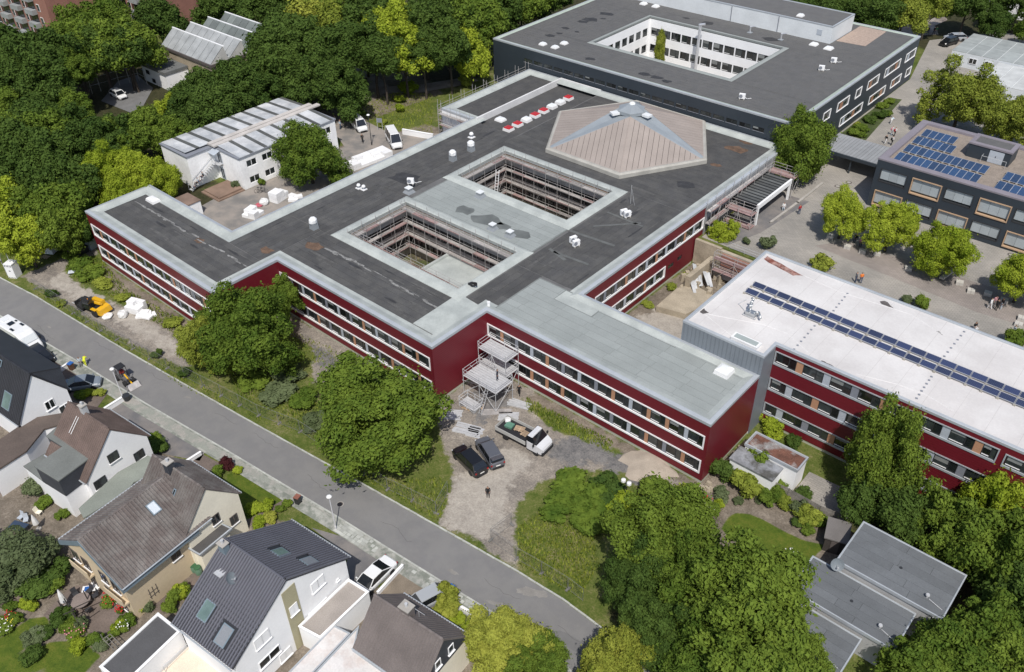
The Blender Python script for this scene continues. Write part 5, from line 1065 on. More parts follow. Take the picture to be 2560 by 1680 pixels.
part('balcony', MB().box(-0.25,0.35,-4.4,-1.6,2.4,2.6).box(-0.25,-0.17,-4.4,-1.6,2.6,3.3), tanr, h3); part('balcony', MB().box(-0.25,0.35,1.0,3.9,2.4,2.6).box(-0.25,-0.17,1.0,3.9,2.6,3.3), tanr, h3)
part('wall_lattice', MB().box(2.2,2.24,-4.55,-4.52,1.0,2.4).box(2.6,2.64,-4.55,-4.52,1.0,2.4).box(3.0,3.04,-4.55,-4.52,1.0,2.4).box(2.1,3.1,-4.56,-4.53,1.3,1.34).box(2.1,3.1,-4.56,-4.53,1.8,1.84), browntrim, h3)
h3b = house('yellow_house_wing', 'cream gabled wing with brown tiles and chimney facing the street lawn', -8.6, -30.15, A5, 7.9, 3.4, 3.4, 5.0, 5.0, 8.7, creamw, tileB, 0.33, 0.40, 0.1, 0.25, 0, (), (), 0.05)
for v, z in ((0.1,4.0),(1.9,2.2)): lwin(h3b, 7.82, v-0.45, z, 0.9, 1.2, '+u', browntrim)
chimney(h3b, 2.9, -0.2, 7.6, 9.9, 0.75, 0.75, slate)
v, z = on_slope(3.4,5.0,8.7,0.62); roofwin(h3b, 4.6, v, z, math.atan2(3.7,3.4), 0.35, 0.7, glass)
t = thing('porch', 'cream flat-roofed porch with dark felt between the yellow house and its neighbour', 'porch', (2.5,-30,Z0)); gp = [(-1.1,-32.7),(-1.5,-28.9),(0.3,-28.5),(0.7,-32.4)]
part('wall', MB().prism(inset(gp[::-1],0.25),Z0-0.3,2.8), creamw, t, world=True); part('roof', MB().prism(gp[::-1],2.8,3.0), mat('porch_felt',(0.075,0.072,0.070),0.9,0.12), t, world=True); part('trim', MB().ring(gp[::-1],[(0,2.75),(-0.04,3.02),(0.1,3.05),(0.12,3.0)]), cap, t, world=True)
# white house with red-brown roof and flat extension
h2 = house('white_gabled_house', 'white gabled house with red-brown tiles and slate-clad flat extension', -23.5, -31.55, A5, 7.4, 4.3, 3.7, 3.6, 4.1, 8.0, whitewall, tileR, 0.28, 0.34, 0.1, 0.3, 0, (), (), 0.035)
for v, z, w in ((1.9,2.4,1.2),(-0.7,4.3,1.2),(-2.9,2.3,1.4)): lwin(h2, 7.32, v-w/2, z, w, 1.15, '+u', framed)
chimney(h2, 2.9, 0.1, 7.2, 9.3, 0.6, 0.6, galv)
part('roof_ladder', MB().tube((2.3,-0.6,8.0),(2.3,-2.0,6.65),0.03).tube((2.65,-0.6,8.0),(2.65,-2.0,6.65),0.03), white, h2)
ex = [(-24.2,-33.0),(-17.3,-31.9),(-16.4,-37.1),(-20.2,-37.7),(-20.7,-34.4),(-23.6,-34.8)]
gfelt = mat('green_grey_felt',(0.155,0.165,0.155),0.9,0.1,0.4,8,0.08)
t = thing('flat_extension', 'slate-clad flat-roofed extension behind the white gabled house', 'extension', (*ex[2],Z0)); part('lower_wall', MB().prism(inset(ex[::-1],0.05),Z0-0.3,2.9), whitewall, t, world=True); part('slate_cladding', MB().prism(ex[::-1],2.9,5.15), slate, t, world=True); part('roof', MB().prism(inset(ex[::-1],-0.08),5.15,5.3), gfelt, t, world=True)
ex2 = [(-24.2,-34.4),(-22.9,-34.1),(-19.4,-36.8),(-19.8,-37.6),(-24.1,-38.0)]
t = thing('low_extension', 'low white extension with grey-green felt roof in the courtyard garden', 'extension', (*ex2[4],Z0)); part('wall', MB().prism(inset(ex2[::-1],0.1),Z0-0.3,2.75), whitewall, t, world=True); part('roof', MB().prism(ex2[::-1],2.75,2.9), gfelt, t, world=True)
ex3 = [(-15.8,-31.8),(-15.6,-28.4),(-14.7,-28.1),(-12.8,-30.0),(-13.2,-31.4),(-12.6,-32.6),(-12.6,-37.3),(-14.2,-37.0)]
t = thing('carport_roof', 'long grey-green felt roof filling the gap between two houses', 'carport', (*ex3[0],Z0)); part('wall', MB().prism(inset(ex3[::-1],0.2),Z0-0.3,2.45), whitewall, t, world=True); part('roof', MB().prism(ex3[::-1],2.45,2.6), mat('pale_green_felt',(0.215,0.235,0.205),0.9,0.1,0.4,8,0.08), t, world=True)
# low brown roof between the two left houses
ex4 = [(-29.5,-39.1),(-30.5,-34.1),(-28.5,-31.2),(-27.0,-32.5),(-27.6,-33.9),(-25.7,-36.8),(-25.2,-41.0)]
t = thing('brown_roofed_outbuilding', 'low outbuilding with brown felt roof and white wall between two houses', 'outbuilding', (*ex4[1],Z0)); part('wall', MB().prism(inset(ex4[::-1],0.1),Z0-0.3,3.0), whitewall, t, world=True); part('roof', MB().prism(ex4[::-1],3.0,3.2), mat('brown_felt',(0.105,0.082,0.070),0.9,0.12,0.5,8,0.1), t, world=True)
# black-roofed house at the left edge
h1 = house('black_roofed_house', 'white house with black tiled roof and dormer at the left edge', -46, -33.9, A5, 16.0, 3.35, 3.25, 3.6, 4.2, 8.8, whitewall, tileK, 0.30, 0.36, 0.12, 0.3, 0, ((0.77,0.87,0.12,0.50),), (), 0.05)
part('dormer_roof', MB().slab([(0,0.1,9.3),(15.95,0.1,9.3),(15.95,3.3,7.9),(0,3.3,7.9)],0.15), tileK, h1); part('dormer_cheek', MB().slab([(15.85,0.15,9.1),(15.85,3.2,7.8),(15.85,3.2,4.7)],0.1), slate, h1); part('dormer_front', MB().box(0,15.8,3.05,3.15,4.6,7.8), slate, h1)
for v, z, w in ((0.6,3.6,1.1),(2.0,2.0,1.5),(-2.3,1.2,1.4)): lwin(h1, 15.9, v-w/2, z, w, 1.2, '+u', white)
v, z = on_slope(3.35,3.6,8.8,0.30); roofwin(h1, 13.1, v, z, math.atan2(5.2,3.35), 1.5, 2.0, green_glass); o_ = roofwin(h1, 10.5, -0.5, 8.6, math.atan2(5.2,3.35), 0.7, 0.8, glass)
# corrugated shed at the left edge
t = thing('corrugated_shed', 'shed with corrugated fibre-cement roof at the left edge', 'shed', (*(-15.1,-44.4),Z0)); gp = [(-20.7,-44.2),(-17.1,-43.8),(-14.1,-43.5),(-13.9,-45.2),(-15.3,-46.6)]
part('wall', MB().prism(inset(gp[::-1],0.2),Z0-0.2,2.0), browntrim, t, world=True)
a_, b_, c_ = Vector(gp[2]), Vector(gp[3]), Vector(gp[0])
for k in range(16):
    p0 = Vector((-14.1,-43.5))+(Vector((-21.0,-44.4))-Vector((-14.1,-43.5)))*(k/16); d_ = Vector((-13.9,-45.2))-Vector((-14.1,-43.5)); part('roof_corrugation', MB().tube((p0.x,p0.y,2.3),(p0.x+d_.x*1.3,p0.y+d_.y*1.3,2.1),0.13,6), mat('fibre_cement',(0.30,0.29,0.27),0.9,0.15), t, world=True)
# yards and drives
ydm = mat('brown_yard_paving',(0.145,0.115,0.098),0.95,0.15,0.4,7,0.12)
def gsheet(name, pts, m, dz=0.02): return structure(name, MB().sheet(pts, Z0+dz), m)
gsheet('drive', [(3.6,-21.9),(8.7,-19.9),(14.5,-19.7),(14.1,-23.3),(11.2,-23.9),(9.2,-21.8)], asph_d, 0.05)
gsheet('drive', [(-29.5,-26.5),(-29.6,-23.8),(-14.6,-22.4),(-13.6,-24.0),(-18.2,-26.3)], asph_d, 0.05)
gsheet('drive', [(-45.8,-26.1),(-40.9,-25.2),(-32.7,-24.3),(-30.6,-27.4),(-35.8,-28.0),(-44.7,-27.4)], ydm, 0.045)
gsheet('drive', [(15.0,-22.9),(14.6,-19.3),(19.3,-18.7),(20.9,-20.4),(19.8,-20.9)], mat('gravel_drive',(0.20,0.165,0.125),0.95,0.15,0.8,14,0.2), 0.05)
gsheet('drive', [(-14.4,-25.2),(-14.3,-23.2),(-11.4,-22.7),(-10.4,-24.1)], ydm, 0.05)
gsheet('terrace_paving', [(-7.4,-45.0),(-8.5,-41.9),(-7.4,-40.1),(-1.2,-39.6),(-0.8,-42.4),(-1.5,-43.3),(-4.3,-42.2),(-5.9,-43.0),(-5.9,-44.9)], ydm, 0.03)
gsheet('side_path', [(-1.6,-39.5),(-0.9,-36.9),(-0.5,-32.4),(-2.2,-32.1),(0.7,-32.5),(0.8,-37.5)], ydm, 0.03)
gsheet('front_path', [(-2.6,-27.4),(-1.7,-21.4),(-1.0,-21.1),(-1.6,-27.2)], ydm, 0.055)
# ---------------------------------------------------------------- trees and shrubs
def crown_mesh(seed, n, leaf, k=30, lobe=(0.24,0.40), flat=1.0, shell=0.72, taper=0.0, name='crown'):
    """leaf-sized faces spread over many overlapping clumps; the clumps leave gaps between them"""
    g = np.random.default_rng(seed)
    d = g.normal(size=(k*4,3)); d /= np.linalg.norm(d,axis=1)[:,None]; d = d[d[:,2] > -0.62][:k]
    rad = g.uniform(0.45,1.0,len(d))**0.55*shell*g.uniform(0.85,1.12,len(d))
    c = d*rad[:,None]; r = g.uniform(*lobe,len(d))
    ph = g.uniform(0,6.3,3); th = np.arctan2(c[:,1],c[:,0]); c *= (1+0.17*np.sin(2*th+ph[0])+0.13*np.sin(3*th+ph[1]+3*c[:,2]))[:,None]; c[:,2] += 0.14*np.sin(2*th+ph[2])*np.hypot(c[:,0],c[:,1])
    if taper: c[:,:2] *= (1-taper*(c[:,2:3]*0.5+0.5)); 
    c = np.vstack([c, [[0,0,0.1]]]); r = np.append(r, 0.36)
    w_ = r**2; li = g.choice(len(c), n*2, p=w_/w_.sum())
    q = g.normal(size=(n*2,3)); q[:,2] += 0.25; q /= np.linalg.norm(q,axis=1)[:,None]
    p = c[li]+q*(r[li]*(g.uniform(0.5,1.0,n*2)**0.45+0.16*np.minimum(2.2,np.abs(g.normal(size=n*2)))**2*(g.random(n*2)<0.35)))[:,None]+g.normal(size=(n*2,3))*0.018
    keep = np.ones(len(p), bool)
    for j in range(len(c)):
        m_ = (np.linalg.norm(p-c[j],axis=1) < r[j]*0.66) & (li != j); keep &= ~m_
    p, q = p[keep][:n], q[keep][:n]; n = len(p)
    nr = q*0.95+g.normal(size=(n,3))*0.50+np.array([0,0,0.15]); nr /= np.linalg.norm(nr,axis=1)[:,None]
    t = np.cross(nr, g.normal(size=(n,3))); t /= np.linalg.norm(t,axis=1)[:,None]; b = np.cross(nr,t)
    s_ = leaf*(0.45+1.25*g.random(n)**1.6)[:,None]
    v = np.stack([p-t*s_, p+b*s_*0.55+nr*s_*0.12, p+t*s_, p-b*s_*0.55+nr*s_*0.12],1).reshape(-1,3); v[:,2] *= flat
    me_ = bpy.data.meshes.new(name); me_.vertices.add(4*n); me_.vertices.foreach_set('co', v.ravel())
    me_.loops.add(4*n); me_.loops.foreach_set('vertex_index', np.arange(4*n)); me_.polygons.add(n); me_.polygons.foreach_set('loop_start', np.arange(0,4*n,4))
    me_.update(calc_edges=True); me_.materials.append(LEAF['g']); return me_
LEAF = {
 'd': leafmat('dark_leaves', (0.031,0.063,0.013), (0.080,0.128,0.026)),
 'g': leafmat('green_leaves', (0.052,0.098,0.014), (0.145,0.205,0.030)),
 'b': leafmat('bright_leaves', (0.165,0.240,0.016), (0.36,0.43,0.046), trans=0.32),
 'y': leafmat('olive_leaves', (0.110,0.150,0.020), (0.27,0.31,0.050)),
 'o': leafmat('yellow_green_leaves', (0.12,0.155,0.018), (0.33,0.35,0.060)),
 's': leafmat('silver_leaves', (0.060,0.085,0.034), (0.140,0.175,0.085)),
 'r': leafmat('purple_leaves', (0.030,0.008,0.010), (0.070,0.020,0.022)),
}
bark = mat('bark', (0.060,0.048,0.038), 0.95, 0.2, 1.5, 10, 0.2, bump=0.4)
CR = [crown_mesh(s, 22000, 0.042, 70, (0.12,0.29), shell=0.80) for s in (1,2,3,4)]+[crown_mesh(s, 22000, 0.040, 90, (0.10,0.25), shell=0.84) for s in (5,6,7)]
CRF = [crown_mesh(s, 55000, 0.0255, 150, (0.07,0.22), shell=0.88) for s in (11,12,13,14)]
CRT = [crown_mesh(s, 12000, 0.055, 40, (0.18,0.30), taper=0.55) for s in (21,22)]
SHR = [crown_mesh(s, 3000, 0.10, 22, (0.24,0.42), name='foliage') for s in (31,32,33)]
def trunk_mesh(seed):
    g = random.Random(seed); mb = MB(); 
    pts = [(0,0,-0.05),(g.uniform(-.02,.02),g.uniform(-.02,.02),0.25),(g.uniform(-.05,.05),g.uniform(-.05,.05),0.6),(g.uniform(-.08,.08),g.uniform(-.08,.08),1.0)]
    rr = [0.055,0.042,0.032,0.012]
    for (p, q, a, b) in zip(pts, pts[1:], rr, rr[1:]): mb.tube(p, q, a, 7, b)
    for k in range(7):
        a = g.uniform(0,6.3); z = g.uniform(0.35,0.75); mb.tube((0,0,z),(0.3*math.cos(a),0.3*math.sin(a),z+g.uniform(0.15,0.3)),0.017,5,0.006)
    return mb.mesh('trunk', bark)
TR = [trunk_mesh(s) for s in range(4)]
def ordinal(i): return ORD[i] if i < len(ORD) else ['twenty-sixth','twenty-seventh','twenty-eighth','twenty-ninth','thirtieth','thirty-first','thirty-second','thirty-third','thirty-fourth','thirty-fifth'][i-25]
def sx(x, y): 
    v = Vector((x,y,5))-Vector((58.9,-52.22,70)); return v.dot(_r)/v.dot(_f)
LOOK = {'d':'dark green','g':'mid-green','b':'bright light-green','y':'olive','o':'yellow-green','s':'silvery grey-green','r':'purple-leaved'}
def tree(x, y, R, sp, zc, Rz=None, fine=False, tall=False, name='tree'):
    zb = tz(x, y); Rz = Rz or R*rnd.uniform(0.85,1.0)
    t = thing(name, '', 'tree', (x,y,zb), rnd.uniform(0,6.3))
    put('trunk', rnd.choice(TR), t, (0,0,0), (0,0,0), (max(4,R*1.0),max(4,R*1.0),zc-zb+Rz*0.35))
    c = put('crown', rnd.choice(CRF if fine else (CRT if tall else CR)), t, (0,0,zc-zb), (0,0,rnd.uniform(0,6.3)), (R*rnd.uniform(.93,1.07),R*rnd.uniform(.93,1.07),Rz))
    c.material_slots[0].link = 'OBJECT'; c.material_slots[0].material = LEAF[sp]
    return t
def grove(where, items, zc, group, fine=False, tall=False):
    """trees of one stand; each label counts from the left within its look"""
    items = sorted(items, key=lambda i: sx(*i[0])); tot = {}; cnt = {}
    for i in items: tot[i[2]] = tot.get(i[2],0)+1
    for it in items:
        (x, y), R, sp = it[:3]; z = it[3] if len(it) > 3 and it[3] else zc; Rz = it[4] if len(it) > 4 else None
        t = tree(x, y, R, sp, z, Rz, fine, tall); k = cnt.get(sp,0); cnt[sp] = k+1
        t['label'] = f'{LOOK[sp]} leafy tree {where}'+(f', {ordinal(k)} from the left' if tot[sp] > 1 else ''); t['group'] = group
grove('before the front red wall', [((-22.0,-10.5),6.3,'g',5.2,5.8),((-27.6,-13.5),3.4,'y',3.2,3.4),((0.7,-9.5),8.1,'g',4.9,5.6)], 5, 'street trees before the school', True)
grove('beside the left red wing', [((-30.6,-9.6),3.0,'g',2.4,2.6),((-25.2,-2.3),2.0,'g',4.8,3.4)], 4, 'small trees by the left red wing', False)
grove('in the clump at the street bend', [((33.9,-3.5),4.9,'g',5.2,5.2),((34.6,-8.2),3.9,'d',3.6,3.8),((38.0,-5.8),4.6,'g',4.6,4.8),((37.9,-11.5),3.2,'d',3.2,3.4),((40.2,-11.0),3.8,'d',3.4,3.6)], 5, 'trees at the street bend', True)
grove('in front of the stepped bungalows', [((44.2,-7.3),7.0,'g',6.4,6.0),((44.5,-11.2),5.0,'g',4.6,4.6),((49.7,-6.4),3.0,'g',3.0,2.8)], 5, 'trees before the bungalows', True)
grove('rising before the three-storey wing', [((45.8,18.4),3.7,'g',6.0,6.6)], 6, 'trees by the three-storey wing', True)
grove('in the thicket by the three-storey wing', [((45.6,15.5),2.9,'d',2.6,2.8),((49.7,15.3),3.1,'d',3.3,3.4),((52.4,16.3),3.2,'g',3.6,3.8),((55.9,15.0),3.6,'g',4.4,4.4),((56.0,19.9),3.2,'b',4.6,4.4),((58.6,14.8),2.9,'d',3.4,3.2),((59.5,15.5),4.0,'g',5,5),((60.7,12.3),3.6,'d',3.4,3.6),((63.3,9.2),3.4,'d',3.4,3.4)], 5, 'thicket by the three-storey wing')
grove('in the lower right corner', [((58.9,3.4),3.4,'g',3.6,3.4),((60.4,6.8),3.3,'g',3.6,3.4),((56.8,0.0),3.0,'g',2.8,2.8),((62.9,4.9),3.4,'g',3.6,3.4)], 4, 'trees at the lower right corner')
grove('beside the lower street edge', [((29.2,-20.5),3.9,'o',2.6,3.2),((32.2,-20.5),3.2,'g',2.2,2.8),((37.5,-16.4),3.2,'o',3.0,3.2)], 3, 'yellowish trees by the lower street', True)
grove('in the schoolyard row', [((22.5,59.7),3.6,'b',7.4,3.6),((29.0,60.5),3.7,'b',7.4,3.6),((36.5,59.2),3.9,'b',7.4,3.7),((46.6,59.1),3.6,'b',7.4,3.4)], 7.6, 'young yard trees', True)
grove('behind the solar-roofed block', [((22.2,106.3),6.4,'y',9.0,6.0),((32.0,104.4),5.0,'y',8.6,5.2)], 9, 'large yard trees', True)
grove('towering over the corner of the dark block', [((9.0,73.0),5.2,'g',8.4,6.8)], 9, 'large yard trees', True)
grove('growing in the excavation beside the scaffold', [((9.4,49.3),2.1,'b',4.0,2.2)], 4, 'small yard trees')
grove('growing tall in the white courtyard', [((-34.5,99.2),1.6,'o',8.0,4.6)], 8, 'courtyard tree', False, True)
grove('beside the long side of the white pavilion', [((-49.9,21.9),5.9,'g',7.6,5.6)], 8, 'pavilion trees', True)
grove('before the gable end of the white pavilion', [((-71.2,-0.9),4.6,'b',7.0,4.6),((-66.5,2.1),4.4,'b',6.6,4.4),((-65.9,-2.2),4.0,'b',5.6,4.2),((-63.1,3.1),3.4,'b',6.2,3.8)], 8, 'pavilion trees', True)
grove('above the left site entrance', [((-75.2,-15.2),4.8,'b',5.4,5),((-70.7,-13.0),4.4,'g',5.4,4.8),((-67.6,-10.0),4.8,'g',6,5),((-67.3,-17.1),3.8,'b',4.6,4.2),((-64.9,-12.8),3.6,'g',4.6,4.2),((-83.0,-14.1),5,'g',6,5),((-81.1,-10.4),5.2,'d',6.4,5.4),((-76.3,-8.2),5,'d',6.4,5.2),((-71.6,-5.6),5,'d',7,5),((-65.9,-9.2),2.6,'d',3.6,3.4)], 6, 'wood by the left site entrance')
grove('in the wood below the car park', [((-92.8,-6.1),5.2,'g'),((-90.9,-2.6),5.4,'d'),((-84.5,-1.3),5.2,'g'),((-80.9,1.1),5.2,'d'),((-84.4,-7.5),5.2,'d'),((-78.8,-5.6),5.2,'d'),((-77.3,3.0),4.8,'d'),((-76.1,6.4),4.4,'g'),((-76.0,10.4),4.0,'g'),((-96.5,6.5),4.2,'g',8.5),((-100.4,3.3),4.6,'d',8.5),((-86.5,5.7),3.6,'d',7.2),((-82.9,8.0),3.4,'d',6.8),((-85.6,16.9),3.2,'b',6.4),((-107.7,0.1),4.2,'g',8),((-74.1,12.4),3.6,'g',8)], 9.5, 'left wood')
grove('in the wood left of the sawtooth hall', [((-120.8,7.6),6,'d'),((-115.1,9.5),6,'d'),((-109.9,11.4),6,'d'),((-111.4,4.7),5.6,'d'),((-105.4,7.0),5.4,'d'),((-113.0,16.6),6.2,'g'),((-112.1,21.2),6.4,'g'),((-108.9,24.2),6.2,'g'),((-107.4,24.2),4.6,'d'),((-110.0,20.1),4.8,'d'),((-108.8,13.9),4.2,'g'),((-124.5,23.8),5.4,'g'),((-123.5,29.0),5.6,'g'),((-119.5,38),5.4,'d',11),((-104.0,12.6),3.2,'g')], 12.5, 'far left wood')
grove('around the sawtooth hall', [((-119,53),6.0,'d',11.5),((-111,57.5),6,'d',11.5),((-102,60),6,'d',11.5),((-93,61),6,'g',11.5),((-86.4,44.0),5.6,'d'),((-88.3,23.6),3.6,'d',7,3.4),((-84.0,25.6),4.8,'d',9,4.4),((-81.5,29.2),5.0,'d',9.5,4.6),((-79.3,33.0),5.2,'d',10,4.8),((-77.9,37.5),6,'d'),((-81.6,20.4),4.2,'d',8),((-76.7,22.2),5.0,'d',8.5),((-77.5,25),4.8,'d',8.5),((-76.8,33.5),5.0,'d',8.8),((-71.5,39.0),5.0,'d',9),((-64.5,41.5),4.8,'d',8.8),((-64.7,40.3),4.8,'d'),((-88.8,20.7),2.6,'b',6.2)], 12, 'wood round the sawtooth hall')
grove('in the wood above the meadow', [((-83.3,44.6),6,'d'),((-86.8,52.9),6.2,'o'),((-80.2,53.5),6,'y'),((-76.5,44.9),6,'d'),((-71.9,47.6),5.8,'d'),((-77.7,58.5),6.2,'d'),((-68.0,52.5),5.6,'d'),((-72.2,61.8),6,'b'),((-63.5,56.1),5.6,'b'),((-67.0,64.9),6,'d'),((-60.2,57.8),4.6,'d'),((-64.1,51.2),4.4,'d'),((-65.0,69.5),6,'d'),((-58.3,62.9),5,'d'),((-57.4,67.8),4.4,'b',9.5,5.6),((-62.9,75.4),6,'g'),((-63.5,81),6,'d'),((-63.5,90),6,'g'),((-64,100),6,'d'),((-86.6,67.0),6,'d'),((-72.9,74.3),6,'d')], 13, 'wood beyond the path')
grove('in the top right wood', [((-21.2,130.2),5,'d'),((-15.5,131.7),5,'d'),((-10.9,135.3),5,'d'),((-5.0,136.9),4.8,'d'),((-1.7,140.5),4.8,'y'),((0.5,149.1),4.6,'y'),((6,156.5),5,'d'),((12.5,156),3.8,'d',8),((20.5,156.5),4,'g',8),((28.5,157),4,'g',8),((14,166),5.2,'d'),((-12.1,136.7),2.6,'b',7),((-8.3,141.3),2.2,'b',7)], 11, 'wood at the top right')
# ------------------------------------------------ shrubs
stem_me = MB().tube((0,0,-0.2),(0.05,0,0.5),0.03,5).tube((0,0,-0.2),(-0.12,0.08,0.4),0.025,5).tube((0,0,-0.2),(0.05,-0.12,0.4),0.025,5).mesh('stem', bark)
def shrubs(where, items, group, name='shrub'):
    items = sorted(items, key=lambda i: sx(*i[0])); tot = {}; cnt = {}
    for i in items: tot[i[2]] = tot.get(i[2],0)+1
    for it in items:
        (x, y), R, sp = it[:3]; h = it[3] if len(it) > 3 else R; zb = it[4] if len(it) > 4 else tz(x,y)
        k = cnt.get(sp,0); cnt[sp] = k+1
        t = thing(name, f'{LOOK[sp]} leafy shrub {where}'+(f', {ordinal(k)} from the left' if tot[sp] > 1 else ''), 'shrub', (x,y,zb), rnd.uniform(0,6), group)
        c = put('foliage', rnd.choice(SHR if R < 2.6 else CR), t, (0,0,h*0.55), (0,0,rnd.uniform(0,6)), (R,R*rnd.uniform(.85,1.1),h*0.62)); put('stem', stem_me, t, (0,0,0), (0,0,0), (R,R,h))
        c.material_slots[0].link = 'OBJECT'; c.material_slots[0].material = LEAF[sp]
shrubs('in the overgrown mound', [((20.9,-0.8),2.5,'g',1.3),((23.8,-0.7),2.5,'g',1.5),((21.6,-3.4),2.2,'g',1.3),((25.0,-3.0),2.2,'g',1.3),((24.3,1.4),2.2,'d',1.6)], 'overgrown mound')
shrubs('beside the garden fence', [((27.8,0.8),2.4,'b',2),((28.5,4.2),2.4,'g',2.2),((31.1,4.9),2.2,'y',2),((33.7,2.3),2.0,'g',1.8),((27.1,0.5),1.3,'b',1.3)], 'shrubs by the garden fence')
shrubs('in the beds around the oval lawn', [((32.0,11.5),1.6,'d',2.0),((34.7,11.6),2.0,'y',2.0),((34.4,14.8),1.8,'g',3.2),((33.6,8.9),1.0,'s',1.0),((37.5,11.6),1.2,'g',1.5),((38.2,12.5),1.1,'g',1.5),((39.1,12.1),1.0,'y',1.2),((40.6,12.3),1.1,'s',1.4),((42.1,11.8),1.5,'y',1.6),((42.8,12.2),1.1,'g',1.2),((41.3,10.6),0.7,'d',0.7),((42.7,10.4),0.8,'g',0.9),((33.9,6.7),0.9,'g',0.9),((34.1,7.6),0.7,'b',0.8),((31.9,5.1),1.3,'g',1.2),((30.7,6.7),1.3,'b',1.2),((36.9,11.1),0.6,'s',0.6),((35.3,9.5),0.6,'s',0.6),((36.7,14.9),1.2,'d',1.6),((37.6,14.4),0.9,'g',1.1),((40.1,14.5),1.0,'d',1.2),((33.0,21.3),1.5,'b',1.5),((35.7,21.0),1.1,'d',1.2)], 'garden shrubs by the oval lawn')
shrubs('behind the yellow house', [((-13.6,-44.3),4.0,'s',3.6),((-10.4,-43.8),2.0,'d',1.8),((-10.6,-42.1),1.7,'d',1.6),((-9.5,-42.8),1.3,'g',1.2),((-9.4,-45.4),0.9,'b',0.9),((-8.7,-46.9),0.8,'g',0.8),((-10.3,-46.6),0.8,'g',0.8),((-8.7,-45.2),0.6,'b',0.7),((-5.4,-46.6),1.1,'s',1.0),((-5.2,-44.1),1.2,'d',1.3),((-4.0,-44.0),1.0,'g',1.1),((-1.3,-44.5),0.9,'b',1.2),((-3.6,-47.7),1.1,'d',1.1),((-5.1,-45.8),0.9,'d',0.8),((-3.4,-43.2),0.8,'s',0.9),((-0.5,-41.0),0.8,'b',0.8),((-0.5,-40.2),0.9,'g',0.9),((-0.2,-41.6),0.7,'g',0.8),((-0.9,-43.3),0.9,'g',0.9),((0.1,-43.1),0.8,'s',0.8),((-1.0,-38.8),0.8,'b',1.1),((-0.5,-38.3),0.8,'s',1.0),((-12.5,-46.2),1.2,'d',1.2)], 'garden shrubs of the yellow house')
shrubs('beside the striped-roof house', [((0.9,-36.1),0.9,'g',1.3),((0.8,-35.3),0.9,'b',1.3),((1.3,-36.9),0.8,'g',1.1),((0.8,-34.8),0.7,'g',1.1)], 'path hedge')
shrubs('by the cream gable lawn', [((-10.3,-22.5),0.9,'r',1.2),((-10.1,-23.9),0.9,'g',1.0),((-8.8,-22.2),0.6,'b',0.7),((-2.8,-24.4),0.9,'b',0.9),((-2.0,-23.5),1.0,'b',1.0),((-0.5,-24.0),0.9,'o',0.9),((-0.7,-25.2),0.9,'b',0.9),((-0.7,-21.6),0.6,'g',0.7),((-0.7,-22.6),0.6,'g',0.7),((-18.5,-26.0),1.2,'d',1.2)], 'front lawn shrubs')
shrubs('beside the brown-tiled house', [((20.6,-19.1),1.25,'o',1.9),((21.6,-20.0),1.25,'o',1.9),((22.8,-20.1),0.8,'b',0.9),((24.5,-20.2),0.9,'b',0.9)], 'clipped shrubs')
shrubs('in the weedy strip beside the site track', [((-62.1,-12.8),1.9,'g',1.3),((-58.6,-12.9),2.0,'g',1.3),((-54.8,-13.1),1.6,'y',0.9),((-65.1,-12.7),1.3,'g',1.5),((-58.1,-19.2),1.0,'d',1.0),((-34.1,-17.0),0.9,'d',0.9),((-28.0,-16.8),0.9,'d',0.9),((-38.6,-11.8),1.4,'y',0.9),((-49.6,-13.1),1.2,'y',0.7),((-54.9,-19.3),0.8,'y',0.7)], 'weeds by the site track')
shrubs('under the street trees', [((-19.8,-11.9),2.0,'g',1.2),((-15.7,-11.4),2.4,'s',1.3),((-12.3,-10.4),2.2,'g',1.3),((-18.0,-8.4),2.2,'s',1.2),((-7.7,-11.1),2.2,'s',1.2),((-24.9,-13.1),1.6,'y',1.0),((-2.9,-11.4),1.8,'g',1.1)], 'undergrowth by the site fence')
shrubs('by the left-hand white houses', [((-33.9,-26.7),0.9,'b',0.8),((-32.9,-25.6),0.9,'y',0.7),((-34.2,-27.3),0.9,'g',0.8),((-20.3,-25.4),0.9,'g',1.0),((-22.9,-38.3),1.2,'s',1.8),((-20.6,-38.3),1.0,'g',0.9),((-17.6,-37.9),0.8,'g',0.7),((-52.3,-28.6),1.4,'b',1.5)], 'front garden shrubs')
shrubs('in the bed beside the dark block', [((9.7,96.6),1.5,'g',1.0,3.5),((9.5,94.1),1.3,'g',1.0,3.5),((9.4,101.1),1.5,'d',1.0,3.5),((10.0,104.0),1.5,'d',1.1,3.5),((10.8,105.4),1.2,'g',1.0,3.5),((8.6,108.7),1.3,'g',0.8,3.5),((8.8,111.5),1.3,'g',0.7,3.5),((8.3,98.1),0.7,'o',0.6,3.5),((11.0,94.2),0.9,'g',0.8,3.5)], 'bed shrubs')
shrubs('along the railing above the excavation', [((15.8,50.7),1.4,'s',1.8,3.5),((24.4,50.3),1.7,'y',2.0,3.5),((37.9,50.2),1.2,'g',1.7,3.5),((13.0,50.0),0.7,'s',0.9,3.5),((49.4,50.1),1.6,'g',1.8,3.5),((36.1,50.2),0.8,'s',1.0,3.5)], 'railing shrubs')
shrubs('in the meadow below the wood path', [((-65.3,57.8),2.2,'b',2.0,3.5),((-63.3,53.6),1.2,'b',1.3,3.5),((-59.7,50.4),1.0,'b',1.6,3.5),((-59.0,67.6),1.6,'y',2.2,3.5),((-58.4,45.0),0.9,'y',0.7,3.5),((-64.7,44.9),1.1,'g',0.7,3.5)], 'meadow shrubs')
shrubs('at the white pavilion', [((-58.2,12.9),0.7,'s',1.2,3.5),((-56.0,16.3),0.7,'g',1.0,3.5)], 'pavilion shrubs')
